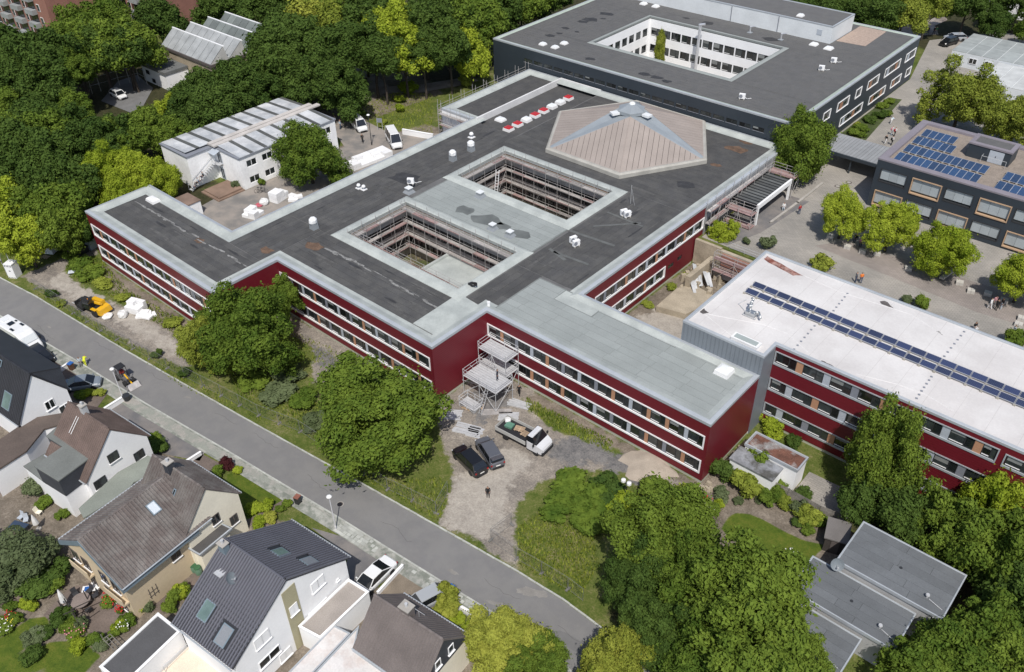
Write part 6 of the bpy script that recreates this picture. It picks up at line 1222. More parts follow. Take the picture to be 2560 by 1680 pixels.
shrubs('on the bank of the excavation', [((8.2,38.6),0.9,'y',0.7),((8.5,42.3),1.0,'y',0.8),((8.0,33.0),0.9,'y',0.5),((9.3,49.3),1.0,'g',1.1,2.0)], 'excavation weeds')
shrubs('by the grey stair block', [((30.8,22.0),0.5,'b',1.3),((32.9,21.3),1.0,'b',1.1)], 'end wall shrubs')
# ---------------------------------------------------------------- vehicles
rubber = mat('tyre_rubber',(0.018,0.018,0.019),0.9,0.1); rim_m = mat('alloy_rim',(0.45,0.46,0.48),0.35,0.05,metal=0.7); carglass = mat('car_glass',(0.012,0.014,0.017),0.06,0.1,spec=0.9)
lamp_r = mat('red_lamp',(0.30,0.012,0.012),0.3,0.05); lamp_w = mat('clear_lamp',(0.62,0.64,0.66),0.2,0.05); plate_m = mat('plate_white',(0.75,0.75,0.72),0.6); blackpl = mat('black_plastic',(0.020,0.020,0.022),0.6,0.1)
def paint(name, c, rough=0.32): return mat('paint_'+name, c, rough, 0.03, 0.8, 6, 0.01, coat=0.6)
WH = {}
def wheel(t, x, y, r, w=0.22):
    if (r,w) not in WH:
        ty = MB().lathe([(r*0.62,-w/2),(r*0.95,-w/2),(r,-w*0.3),(r,w*0.3),(r*0.95,w/2),(r*0.62,w/2)],16).mesh('wheel', rubber)
        ri = MB().lathe([(0.03,-w*0.42),(r*0.2,-w*0.46),(r*0.60,-w*0.30),(r*0.63,-w*0.45),(r*0.63,w*0.45),(r*0.60,w*0.30),(r*0.2,w*0.46),(0.03,w*0.42)],12).mesh('rim', rim_m)
        WH[(r,w)] = (ty, ri)
    o_ = put('wheel', WH[(r,w)][0], t, (x,y,r), (math.pi/2,0,0)); put('rim', WH[(r,w)][1], o_)
def section(x, hw, z0, z1, zb):
    """one cross-section of a car body: sill, flank, shoulder, top"""
    return [(x,-hw*0.80,z0),(x,-hw*0.97,z0+0.12),(x,-hw,zb*0.75+z0*0.25),(x,-hw*0.96,zb),(x,-hw*0.80,z1),(x,0,z1+0.02),(x,hw*0.80,z1),(x,hw*0.96,zb),(x,hw,zb*0.75+z0*0.25),(x,hw*0.97,z0+0.12),(x,hw*0.80,z0)]
def car(name, label, cat, x, y, z, rz, L, W, H, pm, kind='sedan', group=None, gate=False):
    """front towards +x"""
    t = thing(name, label, cat, (x,y,z), rz, group); hw = W/2; g = 0.20
    if kind == 'sedan': belt, hood, deck, cab = 0.92, 0.82, 0.98, (0.34,0.17,-0.10,-0.36)      # x: screen base, screen top, rear top, rear base (x L)
    elif kind == 'hatch': belt, hood, deck, cab = 0.95, 0.88, 0.98, (0.32,0.15,-0.36,-0.47)
    elif kind == 'suv': belt, hood, deck, cab = 1.08, 1.00, 1.12, (0.30,0.15,-0.36,-0.47)
    else: belt, hood, deck, cab = 1.15, 1.05, 1.15, (0.36,0.24,-0.47,-0.49)
    xs_ = [(0.5,0.66,hood*0.62),(0.485,0.84,hood*0.80),(0.44,0.94,hood*0.93),(cab[0],1.0,hood),(0.1,1.0,belt),(-0.2,1.0,belt),(cab[3]+0.04,1.0,deck),(-0.46,0.95,deck*0.98),(-0.49,0.86,deck*0.86),(-0.5,0.76,deck*0.60)]
    part('body', MB().loft([section(a*L, hw*k, g if i not in (0,9) else g+0.12, zt, zt*0.86) for i, (a,k,zt) in enumerate(xs_)]), pm, t, smooth=False)
    b0, b1 = belt-0.06, H-0.05
    def rect(xa, xb, k, zz): return [(xa*L,-hw*k,zz),(xb*L,-hw*k,zz),(xb*L,hw*k,zz),(xa*L,hw*k,zz)]
    part('greenhouse', MB().loft([rect(cab[3],cab[0],0.93,b0),rect(cab[2],cab[1],0.74,b1)]), carglass, t)
    part('roof', MB().loft([rect(cab[2]-0.005,cab[1]+0.005,0.755,b1-0.02),rect(cab[2]+0.01,cab[1]-0.01,0.72,b1+0.045)]), pm, t)
    for sy in (-1,1):
        for xa, xb in ((cab[0],cab[1]),(cab[3],cab[2])): part('pillar', MB().tube((xa*L,sy*hw*0.925,b0),(xb*L,sy*hw*0.745,b1),0.045,5), pm, t)
        xm = (cab[1]+cab[2])/2; part('pillar', MB().tube((xm*L,sy*hw*0.94,b0),(xm*L,sy*hw*0.75,b1),0.04,5), blackpl, t)
        part('mirror', MB().obox(cab[0]*L*0.86,sy*(hw+0.09),belt-0.02,belt+0.13,0.12,0.2), pm if kind != 'van' else blackpl, t)
        part('headlight', MB().obox(0.462*L,sy*hw*0.66,hood*0.66,hood*0.80,0.16,0.36,-sy*0.35), lamp_w, t); part('taillight', MB().obox(-0.485*L,sy*hw*0.72,deck*0.66,deck*0.82,0.10,0.34,sy*0.25), lamp_r, t)
        for xa in (0.32,-0.30): wheel(t, xa*L, sy*(hw-0.10), 0.33 if kind in ('sedan','hatch') else 0.37)
    part('number_plate', MB().box(-0.505*L,-0.498*L,-0.26,0.26,0.62,0.73), plate_m, t); part('bumper', MB().box(0.485*L,0.503*L,-hw*0.6,hw*0.6,0.24,0.45), blackpl, t); part('bumper', MB().box(-0.507*L,-0.49*L,-hw*0.7,hw*0.7,0.26,0.5), blackpl, t)
    if gate: part('tailgate', MB().slab([(cab[2]*L,-hw*0.7,b1),(cab[2]*L-0.75,-hw*0.75,b1+0.28),(cab[2]*L-0.75,hw*0.75,b1+0.28),(cab[2]*L,hw*0.7,b1)],0.08), pm, t); part('boot_opening', MB().box(-0.47*L,cab[2]*L,-hw*0.66,hw*0.66,deck-0.02,deck+0.05), blackpl, t)
    return t
def head(a, b): return math.atan2(a[1]-b[1], a[0]-b[0])
def mid(a, b): return ((a[0]+b[0])/2, (a[1]+b[1])/2)
pk = paint('black',(0.010,0.010,0.011)); pw_ = paint('white',(0.74,0.75,0.75)); pg = paint('grey',(0.095,0.10,0.115)); ps = paint('silver',(0.36,0.38,0.40)); pbl = paint('silver_blue',(0.20,0.235,0.27))
def vehicle(label, front, rear, L, W, H, pm, kind, z=Z0, cat='car', **kw):
    m_ = mid(front, rear); return car('parked_car' if cat == 'car' else 'delivery_van', label, cat, m_[0], m_[1], z, head(front, rear), L, W, H, pm, kind, **kw)
vehicle('black estate car half under the street tree on the gravel', (8.0,-4.3), (11.7,-5.1), 4.9, 1.92, 1.66, pk, 'suv')
vehicle('dark grey car with its tailgate open on the gravel yard', (9.0,-1.6), (12.4,-3.1), 4.75, 1.9, 1.62, pg, 'suv', gate=True)
vehicle('white saloon on the drive beside the striped-roof house', (13.6,-23.6), (13.3,-20.2), 4.8, 1.85, 1.45, pw_, 'sedan')
vehicle('silver hatchback on the drive of the brown-tiled house', (18.9,-21.6), (19.4,-19.8), 4.1, 1.75, 1.5, ps, 'hatch')
vehicle('silver-blue car on the drive of the black-roofed house', (-35.1,-25.1), (-36.8,-27.4), 4.8, 1.85, 1.45, pbl, 'sedan')
vehicle('black car parked behind the motorhome', (-43.8,-26.7), (-47.0,-26.8), 4.4, 1.8, 1.48, pk, 'hatch')
vehicle('white car alone in the small car park among the trees', (-106.5,20.3), (-109.9,20.4), 4.3, 1.8, 1.5, pw_, 'hatch', Z1+0.05)
vehicle('black car beside the office containers', (5.5,147.7), (6.7,151.6), 4.6, 1.85, 1.6, pk, 'suv', Z1+0.03)
vehicle('silver car behind the black car beside the office containers', (5.2,152.2), (7.2,154.0), 4.6, 1.85, 1.55, ps, 'suv', Z1+0.03)
vehicle('white van with its nose towards the school, farther of two', (-58.0,39.9), (-62.7,41.6), 5.0, 1.95, 2.1, pw_, 'van', Z1+0.06, 'van')
vehicle('white long van beside the school roof edge, nearer of two', (-47.7,38.8), (-53.4,42.0), 5.6, 2.0, 2.4, pw_, 'van', Z1+0.06, 'van')
# flatbed truck
f_, r_ = (15.1,2.1), (9.4,1.7)
tk = thing('flatbed_truck', 'silver flatbed truck loaded with pallets before the red wing', 'truck', (*mid(f_,r_),Z0), head(f_,r_))
tk.scale = (1.12,1.12,1.12)
psil = paint('truck_silver',(0.60,0.61,0.63))
part('cab', MB().loft([[(x,-1.0*k,0.45),(x,-1.0*k,zt),(x,1.0*k,zt),(x,1.0*k,0.45)] for x,k,zt in ((2.85,0.72,0.95),(2.7,0.92,1.15),(2.15,1.0,1.42),(1.2,1.0,1.45),(0.95,0.98,1.45))]), psil, tk)
part('cab_glass', MB().loft([[(1.0,-0.96,1.4),(2.15,-0.96,1.4),(2.15,0.96,1.4),(1.0,0.96,1.4)],[(1.05,-0.82,2.15),(1.55,-0.82,2.15),(1.55,0.82,2.15),(1.05,0.82,2.15)]]), carglass, tk); part('cab_roof', MB().loft([[(0.98,-0.85,2.12),(1.58,-0.85,2.12),(1.58,0.85,2.12),(0.98,0.85,2.12)],[(1.05,-0.78,2.24),(1.45,-0.78,2.24),(1.45,0.78,2.24),(1.05,0.78,2.24)]]), psil, tk)
part('bed_floor', MB().box(-2.95,0.85,-1.05,1.05,0.85,0.95), blackpl, tk)
for a in ((-2.95,0.85,-1.08,-1.03),(-2.95,0.85,1.03,1.08),(-3.0,-2.95,-1.05,1.05)): part('side_board', MB().box(*a,0.85,1.32), mat('aluminium_board',(0.46,0.46,0.44),0.5,0.08), tk)
part('head_board', MB().box(0.86,0.92,-1.05,1.05,0.85,2.0), blackpl, tk); part('bumper', MB().box(2.7,2.92,-0.9,0.9,0.4,0.7), blackpl, tk)
for sy in (-1,1):
    wheel(tk, 2.05, sy*0.88, 0.36); wheel(tk, -1.75, sy*0.88, 0.36); part('mirror', MB().obox(1.95,sy*1.2,1.4,1.7,0.12,0.2), blackpl, tk); part('headlight', MB().obox(2.72,sy*0.72,0.85,1.05,0.16,0.3), lamp_w, tk)
palw = mat('pallet_wood',(0.42,0.31,0.21),0.9,0.15,1,8,0.1,objvar=0.15)
def pallet(label, x, y, z, rz, m_=None, group='pallets'):
    t = thing('pallet', label, 'pallet', (x,y,z), rz, group)
    for k in range(6): part('slat', MB().box(-0.6,0.6,-0.4+k*0.145,-0.31+k*0.145,0.10,0.13), m_ or palw, t)
    for k in (-0.52,0.0,0.45): part('bearer', MB().box(k,k+0.09,-0.4,0.42,0,0.10), m_ or palw, t)
    return t
def onbed(u, v): 
    l, a = XF[tk]; u, v = u*1.12, v*1.12; return (l.x+u*math.cos(a)-v*math.sin(a), l.y+u*math.sin(a)+v*math.cos(a))
pallet('wooden pallet at the front of the truck bed', *onbed(0.1,0.1), 0.67, XF[tk][1]); pallet('wooden pallet in the middle of the truck bed', *onbed(-0.9,0.35), 0.67, XF[tk][1]+0.25)
t = thing('green_crate', 'green plastic sheet crate on the truck bed', 'crate', (*onbed(-2.0,0.1),0.67), XF[tk][1]+0.1); part('box', MB().obox(0,0,0,0.22,0.9,0.8,0,0.95,0.95), mat('green_plastic',(0.10,0.22,0.16),0.6,0.1), t); part('lid', MB().obox(0,0,0.22,0.26,0.95,0.85), MATS['green_plastic'], t)
bagm = mat('white_bag',(0.68,0.68,0.67),0.8,0.08,2,6,0.05)
def bag(label, x, y, z, r, h, rz=0.0, group='white bags', m_=None):
    t = thing('bulk_bag', label, 'bag', (x,y,z), rz, group); g = random.Random(int(x*31+y*17)); rings = []
    for k, (f, kk) in enumerate(((0.0,0.86),(0.25,1.05),(0.6,1.08),(0.85,0.92),(1.0,0.6))): rings.append([(r*kk*math.cos(a)*(1+0.25*abs(math.cos(2*a)))*g.uniform(.86,1.1), r*kk*math.sin(a)*(1+0.25*abs(math.cos(2*a)))*g.uniform(.86,1.1), h*f*g.uniform(.93,1.05)) for a in [2*math.pi*i/12 for i in range(12)]])
    part('sack', MB().loft(rings), m_ or bagm, t); part('loop', MB().path([(-r*.5,-r*.5,h*.9),(-r*.3,-r*.3,h*1.25),(0,-r*.5,h*.95)],0.03,4), m_ or bagm, t); return t
bag('white sack on the rear end of the truck bed', *onbed(-2.6,0.6), 0.67, 0.32, 0.5)
# motorhome
f_ = (-47.7,-26.4); rr_ = (f_[0]-7.2*math.cos(A5)*1.0, f_[1]-7.2*math.sin(A5)-0.25)
f_, rr_ = (-46.6,-26.6), (-53.8,-27.4)
mh = thing('motorhome', 'white motorhome with dark roof panels parked at the left kerb', 'motorhome', (*mid(f_,rr_),Z0), head(f_,rr_))
part('body', MB().loft([[(x,-1.12*k,zb),(x,-1.15*k,zt*0.6),(x,-1.08*k,zt-0.12),(x,-0.95*k,zt),(x,0.95*k,zt),(x,1.08*k,zt-0.12),(x,1.15*k,zt*0.6),(x,1.12*k,zb)] for x,k,zb,zt in ((-3.6,0.96,0.5,2.85),(-3.45,1,0.4,2.95),(0.8,1,0.4,2.95),(1.7,1,0.4,2.85),(2.3,0.98,0.4,2.45),(2.9,0.95,0.4,1.65),(3.4,0.9,0.4,1.25),(3.6,0.78,0.5,0.95))]), pw_, mh)
part('windscreen_cover', MB().slab([(2.36,-0.9,2.42),(2.92,-0.86,1.72),(2.92,0.86,1.72),(2.36,0.9,2.42)],-0.03), mat('screen_cover',(0.62,0.66,0.68),0.6,0.03), mh)
for a in ((-1.5,-0.7,-0.4,0.4),(-0.1,0.7,-0.85,-0.55),(-0.1,0.7,0.55,0.85),(-1.3,-0.9,0.6,0.85)): part('roof_hatch', MB().box(*a,2.95,3.02), carglass, mh)
part('roof_hatch', MB().box(-2.9,-2.2,-0.35,0.35,2.95,3.05), sk_wh, mh)
for x in (-2.4,-0.6): part('side_window', MB().box(x,x+1.0,-1.17,-1.13,1.6,2.1), carglass, mh)
for sy in (-1,1):
    for x in (-2.1,2.4): wheel(mh, x, sy*1.0, 0.36)
    part('headlight', MB().obox(3.35,sy*0.7,0.8,1.0,0.2,0.3), lamp_w, mh); part('mirror', MB().obox(2.6,sy*1.3,1.4,1.8,0.12,0.2), blackpl, mh)
# yellow telehandler
f_, r_ = (-53.1,-17.6), (-47.3,-16.4); yel = paint('machine_yellow',(0.70,0.39,0.012),0.4)
th = thing('telehandler', 'yellow and black telescopic handler on the site track', 'loader', (*mid(f_,r_),Z0), head(f_,r_))
part('chassis', MB().box(-2.3,2.0,-0.75,0.75,0.55,1.1), blackpl, th); part('engine_cover', MB().loft([[(-1.6,-1.1,0.9),(0.6,-1.1,0.9),(0.6,-0.35,0.9),(-1.6,-0.35,0.9)],[(-1.5,-1.0,1.7),(0.5,-1.0,1.6),(0.5,-0.4,1.6),(-1.5,-0.4,1.7)]]), yel, th)
part('cab', MB().loft([[(-0.9,0.25,0.9),(0.8,0.25,0.9),(0.8,1.1,0.9),(-0.9,1.1,0.9)],[(-0.8,0.3,2.35),(0.5,0.3,2.35),(0.5,1.05,2.35),(-0.8,1.05,2.35)]]), carglass, th); part('cab_roof', MB().box(-0.85,0.6,0.25,1.1,2.35,2.45), blackpl, th)
part('counterweight', MB().loft([[(-2.7,-1.0,0.5),(-1.9,-1.0,0.5),(-1.9,1.0,0.5),(-2.7,1.0,0.5)],[(-2.55,-0.9,1.25),(-1.9,-0.9,1.4),(-1.9,0.9,1.4),(-2.55,0.9,1.25)]]), yel, th)
part('boom', MB().tube((-2.0,-0.05,1.7),(2.2,-0.05,1.15),0.22,6), yel, th); part('boom_tip', MB().tube((2.2,-0.05,1.15),(3.0,-0.05,0.6),0.16,6), blackpl, th); part('fork_carriage', MB().box(2.9,3.05,-0.7,0.7,0.2,0.9), blackpl, th)
for sy in (-0.4,0.4): part('fork', MB().box(3.05,4.1,sy-0.06,sy+0.06,0.16,0.22), galv, th)
for sx_ in (-1.5,1.5):
    for sy in (-1,1): wheel(th, sx_, sy*0.95, 0.58, 0.42)
part('fender', MB().box(-2.0,-1.0,0.75,1.2,1.2,1.28), yel, th); part('beacon', MB().lathe([(0.07,2.45),(0.06,2.6)],8,-0.5,0.7), mat('amber',(0.7,0.25,0.02),0.3), th)
# small wheel loader on the road
f_, r_ = (-30.6,-22.1), (-34.8,-22.2)
wlr = thing('mini_loader', 'small yellow and grey wheel loader on the road edge', 'loader', (*mid(f_,r_),Z0+0.03), head(f_,r_))
part('rear_body', MB().loft([[(-1.5,-0.5,0.45),(-0.2,-0.5,0.45),(-0.2,0.5,0.45),(-1.5,0.5,0.45)],[(-1.4,-0.45,1.25),(-0.3,-0.45,1.2),(-0.3,0.45,1.2),(-1.4,0.45,1.25)]]), mat('machine_grey',(0.12,0.12,0.125),0.5,0.1), wlr); part('front_frame', MB().box(0.0,1.2,-0.35,0.35,0.45,0.85), MATS['machine_grey'], wlr)
for a in ((-0.9,-0.5),(-0.9,0.5),(0.1,-0.5),(0.1,0.5)): part('cab_post', MB().tube((*a,1.1),(a[0]*0.9,a[1]*0.9,2.2),0.04,5), blackpl, wlr)
part('cab_roof', MB().box(-0.95,0.15,-0.52,0.52,2.2,2.28), blackpl, wlr); part('seat', MB().box(-0.6,-0.2,-0.25,0.25,1.2,1.6), mat('red_seat',(0.25,0.03,0.025),0.7), wlr)
part('lift_arm', MB().tube((0.2,0,1.25),(1.7,0,0.5),0.10,6), yel, wlr); part('bucket', MB().loft([[(1.6,-0.75,0.05),(2.3,-0.75,0.05),(2.3,0.75,0.05),(1.6,0.75,0.05)],[(1.55,-0.75,0.55),(1.7,-0.75,0.6),(1.7,0.75,0.6),(1.55,0.75,0.55)]]), galv_old, wlr)
for sx_ in (-1.0,0.85):
    for sy in (-1,1): wheel(wlr, sx_, sy*0.55, 0.40, 0.28)
# ---------------------------------------------------------------- people
import bmesh
def figure(pose):
    """one continuous skinned body; returns mesh with slots skin, top, trousers, hair, shoes"""
    P_ = {}
    def v(n, x, y, z, r): P_[n] = (x, y, z, r)
    bend = pose == 'bend'; sit = pose == 'sit'
    v('hip',0,0,0.95,0.15); v('waist',0.02,0,1.10,0.135); v('chest',0.03,0,1.32,0.165); v('neck',0.02,0,1.50,0.06); v('head',0.05,0,1.62,0.095); v('crown',0.04,0,1.72,0.07)
    st = {'stand':(0.03,-0.03),'walk':(0.22,-0.20),'bend':(0.10,-0.12),'sit':(0,0)}[pose]
    for s_, k in ((1,0),(-1,1)):
        dx = st[k]
        v(f'hj{s_}',0,s_*0.10,0.90,0.10); v(f'kn{s_}',dx*0.6+0.04,s_*0.11,0.50,0.072); v(f'an{s_}',dx-0.02,s_*0.11,0.09,0.045); v(f'to{s_}',dx+0.14,s_*0.12,0.04,0.04)
        ar = dx*-0.8
        v(f'sh{s_}',0.02,s_*0.19,1.42,0.062); v(f'el{s_}',0.02+ar*0.5,s_*0.25,1.14,0.045); v(f'wr{s_}',0.08+ar,s_*0.23,0.90,0.032); v(f'ha{s_}',0.11+ar,s_*0.22,0.82,0.036)
    if bend or sit:
        for n in list(P_):
            x, y, z, r = P_[n]
            if bend and n in ('waist','chest','neck','head','crown') or bend and n[:2] in ('sh','el','wr','ha'):
                a = 1.15; dz, dx = z-0.95, x; nx_, nz_ = dx*math.cos(a)+dz*math.sin(a), -dx*math.sin(a)+dz*math.cos(a)
                if n[:2] in ('el','wr','ha'): nx_, nz_ = 0.45+0.1*(1.42-z), 0.30-(1.42-z)*0.9
                P_[n] = (nx_,y,0.95+nz_,r)
            if sit:
                if n[:2] in ('kn',): P_[n] = (0.42,y,0.50,r)
                elif n[:2] in ('an','to'): P_[n] = (x+0.42,y,z,r)
                elif n[:2] in ('wr','ha'): P_[n] = (0.30,y*0.7,0.62,r)
                else: P_[n] = (x,y,z-0.45,r)
    bm = bmesh.new(); lay = bm.verts.layers.skin.verify(); vv = {}
    for n, (x,y,z,r) in P_.items(): q = bm.verts.new((x,y,z)); q[lay].radius = (r, r); vv[n] = q
    vv['hip'][lay].use_root = True
    ed = [('hip','waist'),('waist','chest'),('chest','neck'),('neck','head'),('head','crown')]
    for s_ in (1,-1): ed += [('hip',f'hj{s_}'),(f'hj{s_}',f'kn{s_}'),(f'kn{s_}',f'an{s_}'),(f'an{s_}',f'to{s_}'),('chest',f'sh{s_}'),(f'sh{s_}',f'el{s_}'),(f'el{s_}',f'wr{s_}'),(f'wr{s_}',f'ha{s_}')]
    for a, b in ed: bm.edges.new((vv[a],vv[b]))
    me_ = bpy.data.meshes.new('tmp'); bm.to_mesh(me_); bm.free(); o_ = bpy.data.objects.new('tmp', me_); col.objects.link(o_)
    o_.modifiers.new('s','SKIN'); sb = o_.modifiers.new('d','SUBSURF'); sb.levels = 1; sb.render_levels = 1
    dg = bpy.context.evaluated_depsgraph_get(); m2 = bpy.data.meshes.new_from_object(o_.evaluated_get(dg)); bpy.data.objects.remove(o_)
    m2.name = 'body'; m2.materials.clear()
    for k in range(5): m2.materials.append(blackpl)
    keys = {n: Vector(P_[n][:3]) for n in P_}; slot = {}
    for n in P_: slot[n] = {'ha':0,'wr':0,'ne':0,'he':0,'cr':3,'to':4,'an':2,'kn':2,'hj':2,'hi':2}.get(n[:2],1)
    for pl in m2.polygons:
        c = pl.center; best = min(keys, key=lambda n: (keys[n]-c).length-P_[n][3]*0.5); pl.material_index = slot[best]; pl.use_smooth = True
    return m2
FIG = {p: figure(p) for p in ('stand','walk','bend','sit')}
CLO = {'black':(0.012,0.012,0.013),'white':(0.70,0.70,0.70),'red':(0.35,0.03,0.035),'blue':(0.06,0.10,0.25),'jeans':(0.05,0.075,0.13),'grey':(0.18,0.18,0.19),'hivis':(0.62,0.68,0.03),'orange':(0.75,0.20,0.03),'light':(0.45,0.52,0.58),'green':(0.03,0.20,0.09),'navy':(0.02,0.025,0.05),'pink':(0.5,0.25,0.28),'beige':(0.42,0.36,0.28)}
def cloth(c): return mat('cloth_'+c, CLO[c], 0.85, 0.08, 3, 12, 0.05)
skinm = [mat('skin_tone_a',(0.52,0.32,0.23),0.6,0.04), mat('skin_tone_b',(0.36,0.21,0.14),0.6,0.04)]; hairm = [mat('hair_dark',(0.018,0.014,0.011),0.6,0.1), mat('hair_brown',(0.07,0.04,0.022),0.6,0.1)]
def person(label, x, y, z, rz, top, tro, pose='stand', group=None, h=1.0, bagc=None):
    t = thing('person', label, 'person', (x,y,z), rz, group); b = put('body', FIG[pose], t, scale=(h,h,h))
    for k, m_ in enumerate((rnd.choice(skinm), cloth(top), cloth(tro), rnd.choice(hairm), cloth('black'))): b.material_slots[k].link = 'OBJECT'; b.material_slots[k].material = m_
    if bagc:
        t2 = thing('backpack', f'{bagc} backpack worn by the {label.split(" ",1)[0] if False else "pupil"} in {top} on the yard path', 'backpack', (x-0.24*math.cos(rz),y-0.24*math.sin(rz),z+1.0*h), rz); part('bag', MB().loft([[(-0.10,-0.13,0),(0.06,-0.15,0),(0.06,0.15,0),(-0.10,0.13,0)],[(-0.13,-0.14,0.22),(0.06,-0.16,0.22),(0.06,0.16,0.22),(-0.13,0.14,0.22)],[(-0.06,-0.10,0.42),(0.05,-0.12,0.42),(0.05,0.12,0.42),(-0.06,0.10,0.42)]]), cloth(bagc), t2); part('strap', MB().path([(0.05,-0.1,0.4),(0.2,-0.1,0.45),(0.3,-0.1,0.2)],0.02,4), cloth('black'), t2)
    return t
UPR = 0.85
person('person in black standing alone on the gravel inside the gate', *(14.7,-7.0), Z0, -0.85, 'black', 'black')
person('worker in yellow high-visibility clothes bending over the kerb', *(-39.5,-23.9), Z0+0.03, 2.4, 'hivis', 'hivis', 'bend')
person('worker kneeling beside the yellow worker at the kerb', *(-40.2,-24.2), Z0+0.08, -0.4, 'light', 'grey', 'sit')
person('worker in dark clothes standing on the entrance scaffold platform', *(5.0,5.4), 2.56, 0.5, 'navy', 'navy')
person('worker in dark clothes walking beside the entrance scaffold', *(6.6,7.5), Z0, 2.0, 'black', 'black', 'walk')
YP = 'people on the upper schoolyard'
person('pupil in blue at the edge of the long planting bed', *(12.7,102.4), Z1+0.03, 1.2, 'light', 'white', 'bend', YP)
person('pupil in white top walking beside another, left of two', *(14.6,98.1), Z1+0.03, 1.2, 'white', 'light', 'walk', YP, bagc='pink')
person('pupil with red backpack and dark trousers on the yard path', *(15.2,97.9), Z1+0.03, 1.2, 'white', 'black', 'walk', YP, bagc='red')
person('pupil with dark top and white trousers on the yard path', *(15.2,93.9), Z1+0.03, 1.2, 'black', 'white', 'walk', YP)
person('pupil with black backpack nearest the gravel-roofed block', *(16.2,94.2), Z1+0.03, 1.2, 'white', 'black', 'walk', YP, bagc='black')
person('person in red top and jeans near the canopy ramp', *(15.0,62.4), Z1+0.03, 2.6, 'red', 'jeans', 'stand', YP)
person('person in white crouching beside the canopy ramp', *(12.5,62.3), Z1+0.03, -1.2, 'white', 'light', 'sit', YP)
person('person in grey by the yard railing', *(29.1,50.4), Z1+0.03, 0.8, 'grey', 'jeans', 'stand', YP)
person('person in orange vest by the yard railing', *(29.7,50.7), Z1+0.03, 2.2, 'orange', 'jeans', 'stand', YP)
person('pupil in white striding, leftmost of the chatting group', *(44.7,55.6), Z1+0.03, 2.8, 'white', 'white', 'walk', YP)
person('pupil all in black in the middle of the chatting group', *(45.4,55.8), Z1+0.03, 1.2, 'black', 'black', 'stand', YP)
person('pupil in pink at the back of the chatting group', *(44.9,56.5), Z1+0.03, -0.6, 'pink', 'grey', 'stand', YP)
person('pupil in black top and pale trousers, rightmost of the group', *(45.8,56.5), Z1+0.03, -2.4, 'black', 'light', 'stand', YP)
person('pupil in pale blue sitting near the right yard edge', *(48.6,52.2), Z1+0.03, 0.6, 'light', 'beige', 'sit', YP)
person('dark-haired pupil sitting behind the white roof edge', *(44.7,49.9), Z1+0.03, -0.6, 'black', 'white', 'sit', YP)
person('pupil in dark clothes sitting under the first yard tree', *(24.7,60.5), Z1+0.03, -1.6, 'black', 'navy', 'sit', YP)
person('pupil in pink sitting under the first yard tree', *(25.7,59.8), Z1+0.03, -1.2, 'pink', 'navy', 'sit', YP)
person('person in dark jacket on the far drive, left of three', *(0.2,153.5), Z1+0.05, -0.9, 'black', 'navy', 'walk', YP)
person('person in black on the far drive, middle of three', *(1.3,154.1), Z1+0.05, -0.9, 'black', 'black', 'walk', YP)
person('person in green jacket on the far drive, right of three', *(1.6,154.6), Z1+0.05, -0.9, 'green', 'grey', 'walk', YP)
SP = 'people on the path by the wood'
person('pupil with beige top on the wood path, left of the pair', *(-75.1,54.8), Z1+0.06, -0.6, 'beige', 'black', 'walk', SP)
person('pupil in black on the wood path, right of the pair', *(-74.7,55.3), Z1+0.06, -0.6, 'black', 'black', 'walk', SP)
for i, (px, tp, tr_, nm) in enumerate((((-70.4,45.4),'black','jeans','first'),((-70.4,46.1),'navy','black','second'),((-69.6,46.1),'grey','black','third'),((-69.8,47.0),'black','black','fourth'),((-69.7,47.5),'white','navy','fifth'),((-68.1,46.4),'white','light','sixth'))): person(f'pupil in {tp}, {nm} from the left in the group at the path bend', *px, Z1+0.06, rnd.uniform(0,6), tp, tr_, 'stand', SP)
person('person in black walking near the farther white van', *(-64.4,41.3), Z1+0.06, -1.6, 'black', 'black', 'walk', SP)
person('person in pale top walking left of the farther white van', *(-62.6,38.4), Z1+0.06, -1.6, 'light', 'jeans', 'walk', SP)
person('person in black walking between the two white vans', *(-55.1,37.1), Z1+0.06, -1.0, 'black', 'black', 'walk', SP)
for i, (px, tp, tr_) in enumerate((((-70.6,41.8),'black','black'),((-70.0,42.0),'white','jeans'),((-65.1,39.2),'grey','black'),((-62.8,38.6),'white','jeans'),((-70.9,44.6),'white','navy'))): person(f'pupil in {tp}, {ORD[i]} of those behind the pavilion corner', *px, Z1+0.06, rnd.uniform(0,6), tp, tr_, 'walk', SP)
for i, k in enumerate((6,8,9,11)): person(f'pupil sitting on the outside stair, {ORD[i]} from the top', -62.9+0.25*(i%2), 12.6-0.36*k-0.2, 6.5-0.21*k-0.42, -1.57, ('black','white','light','grey')[i], ('navy','jeans','black','jeans')[i], 'sit', 'pupils on the outside stair')
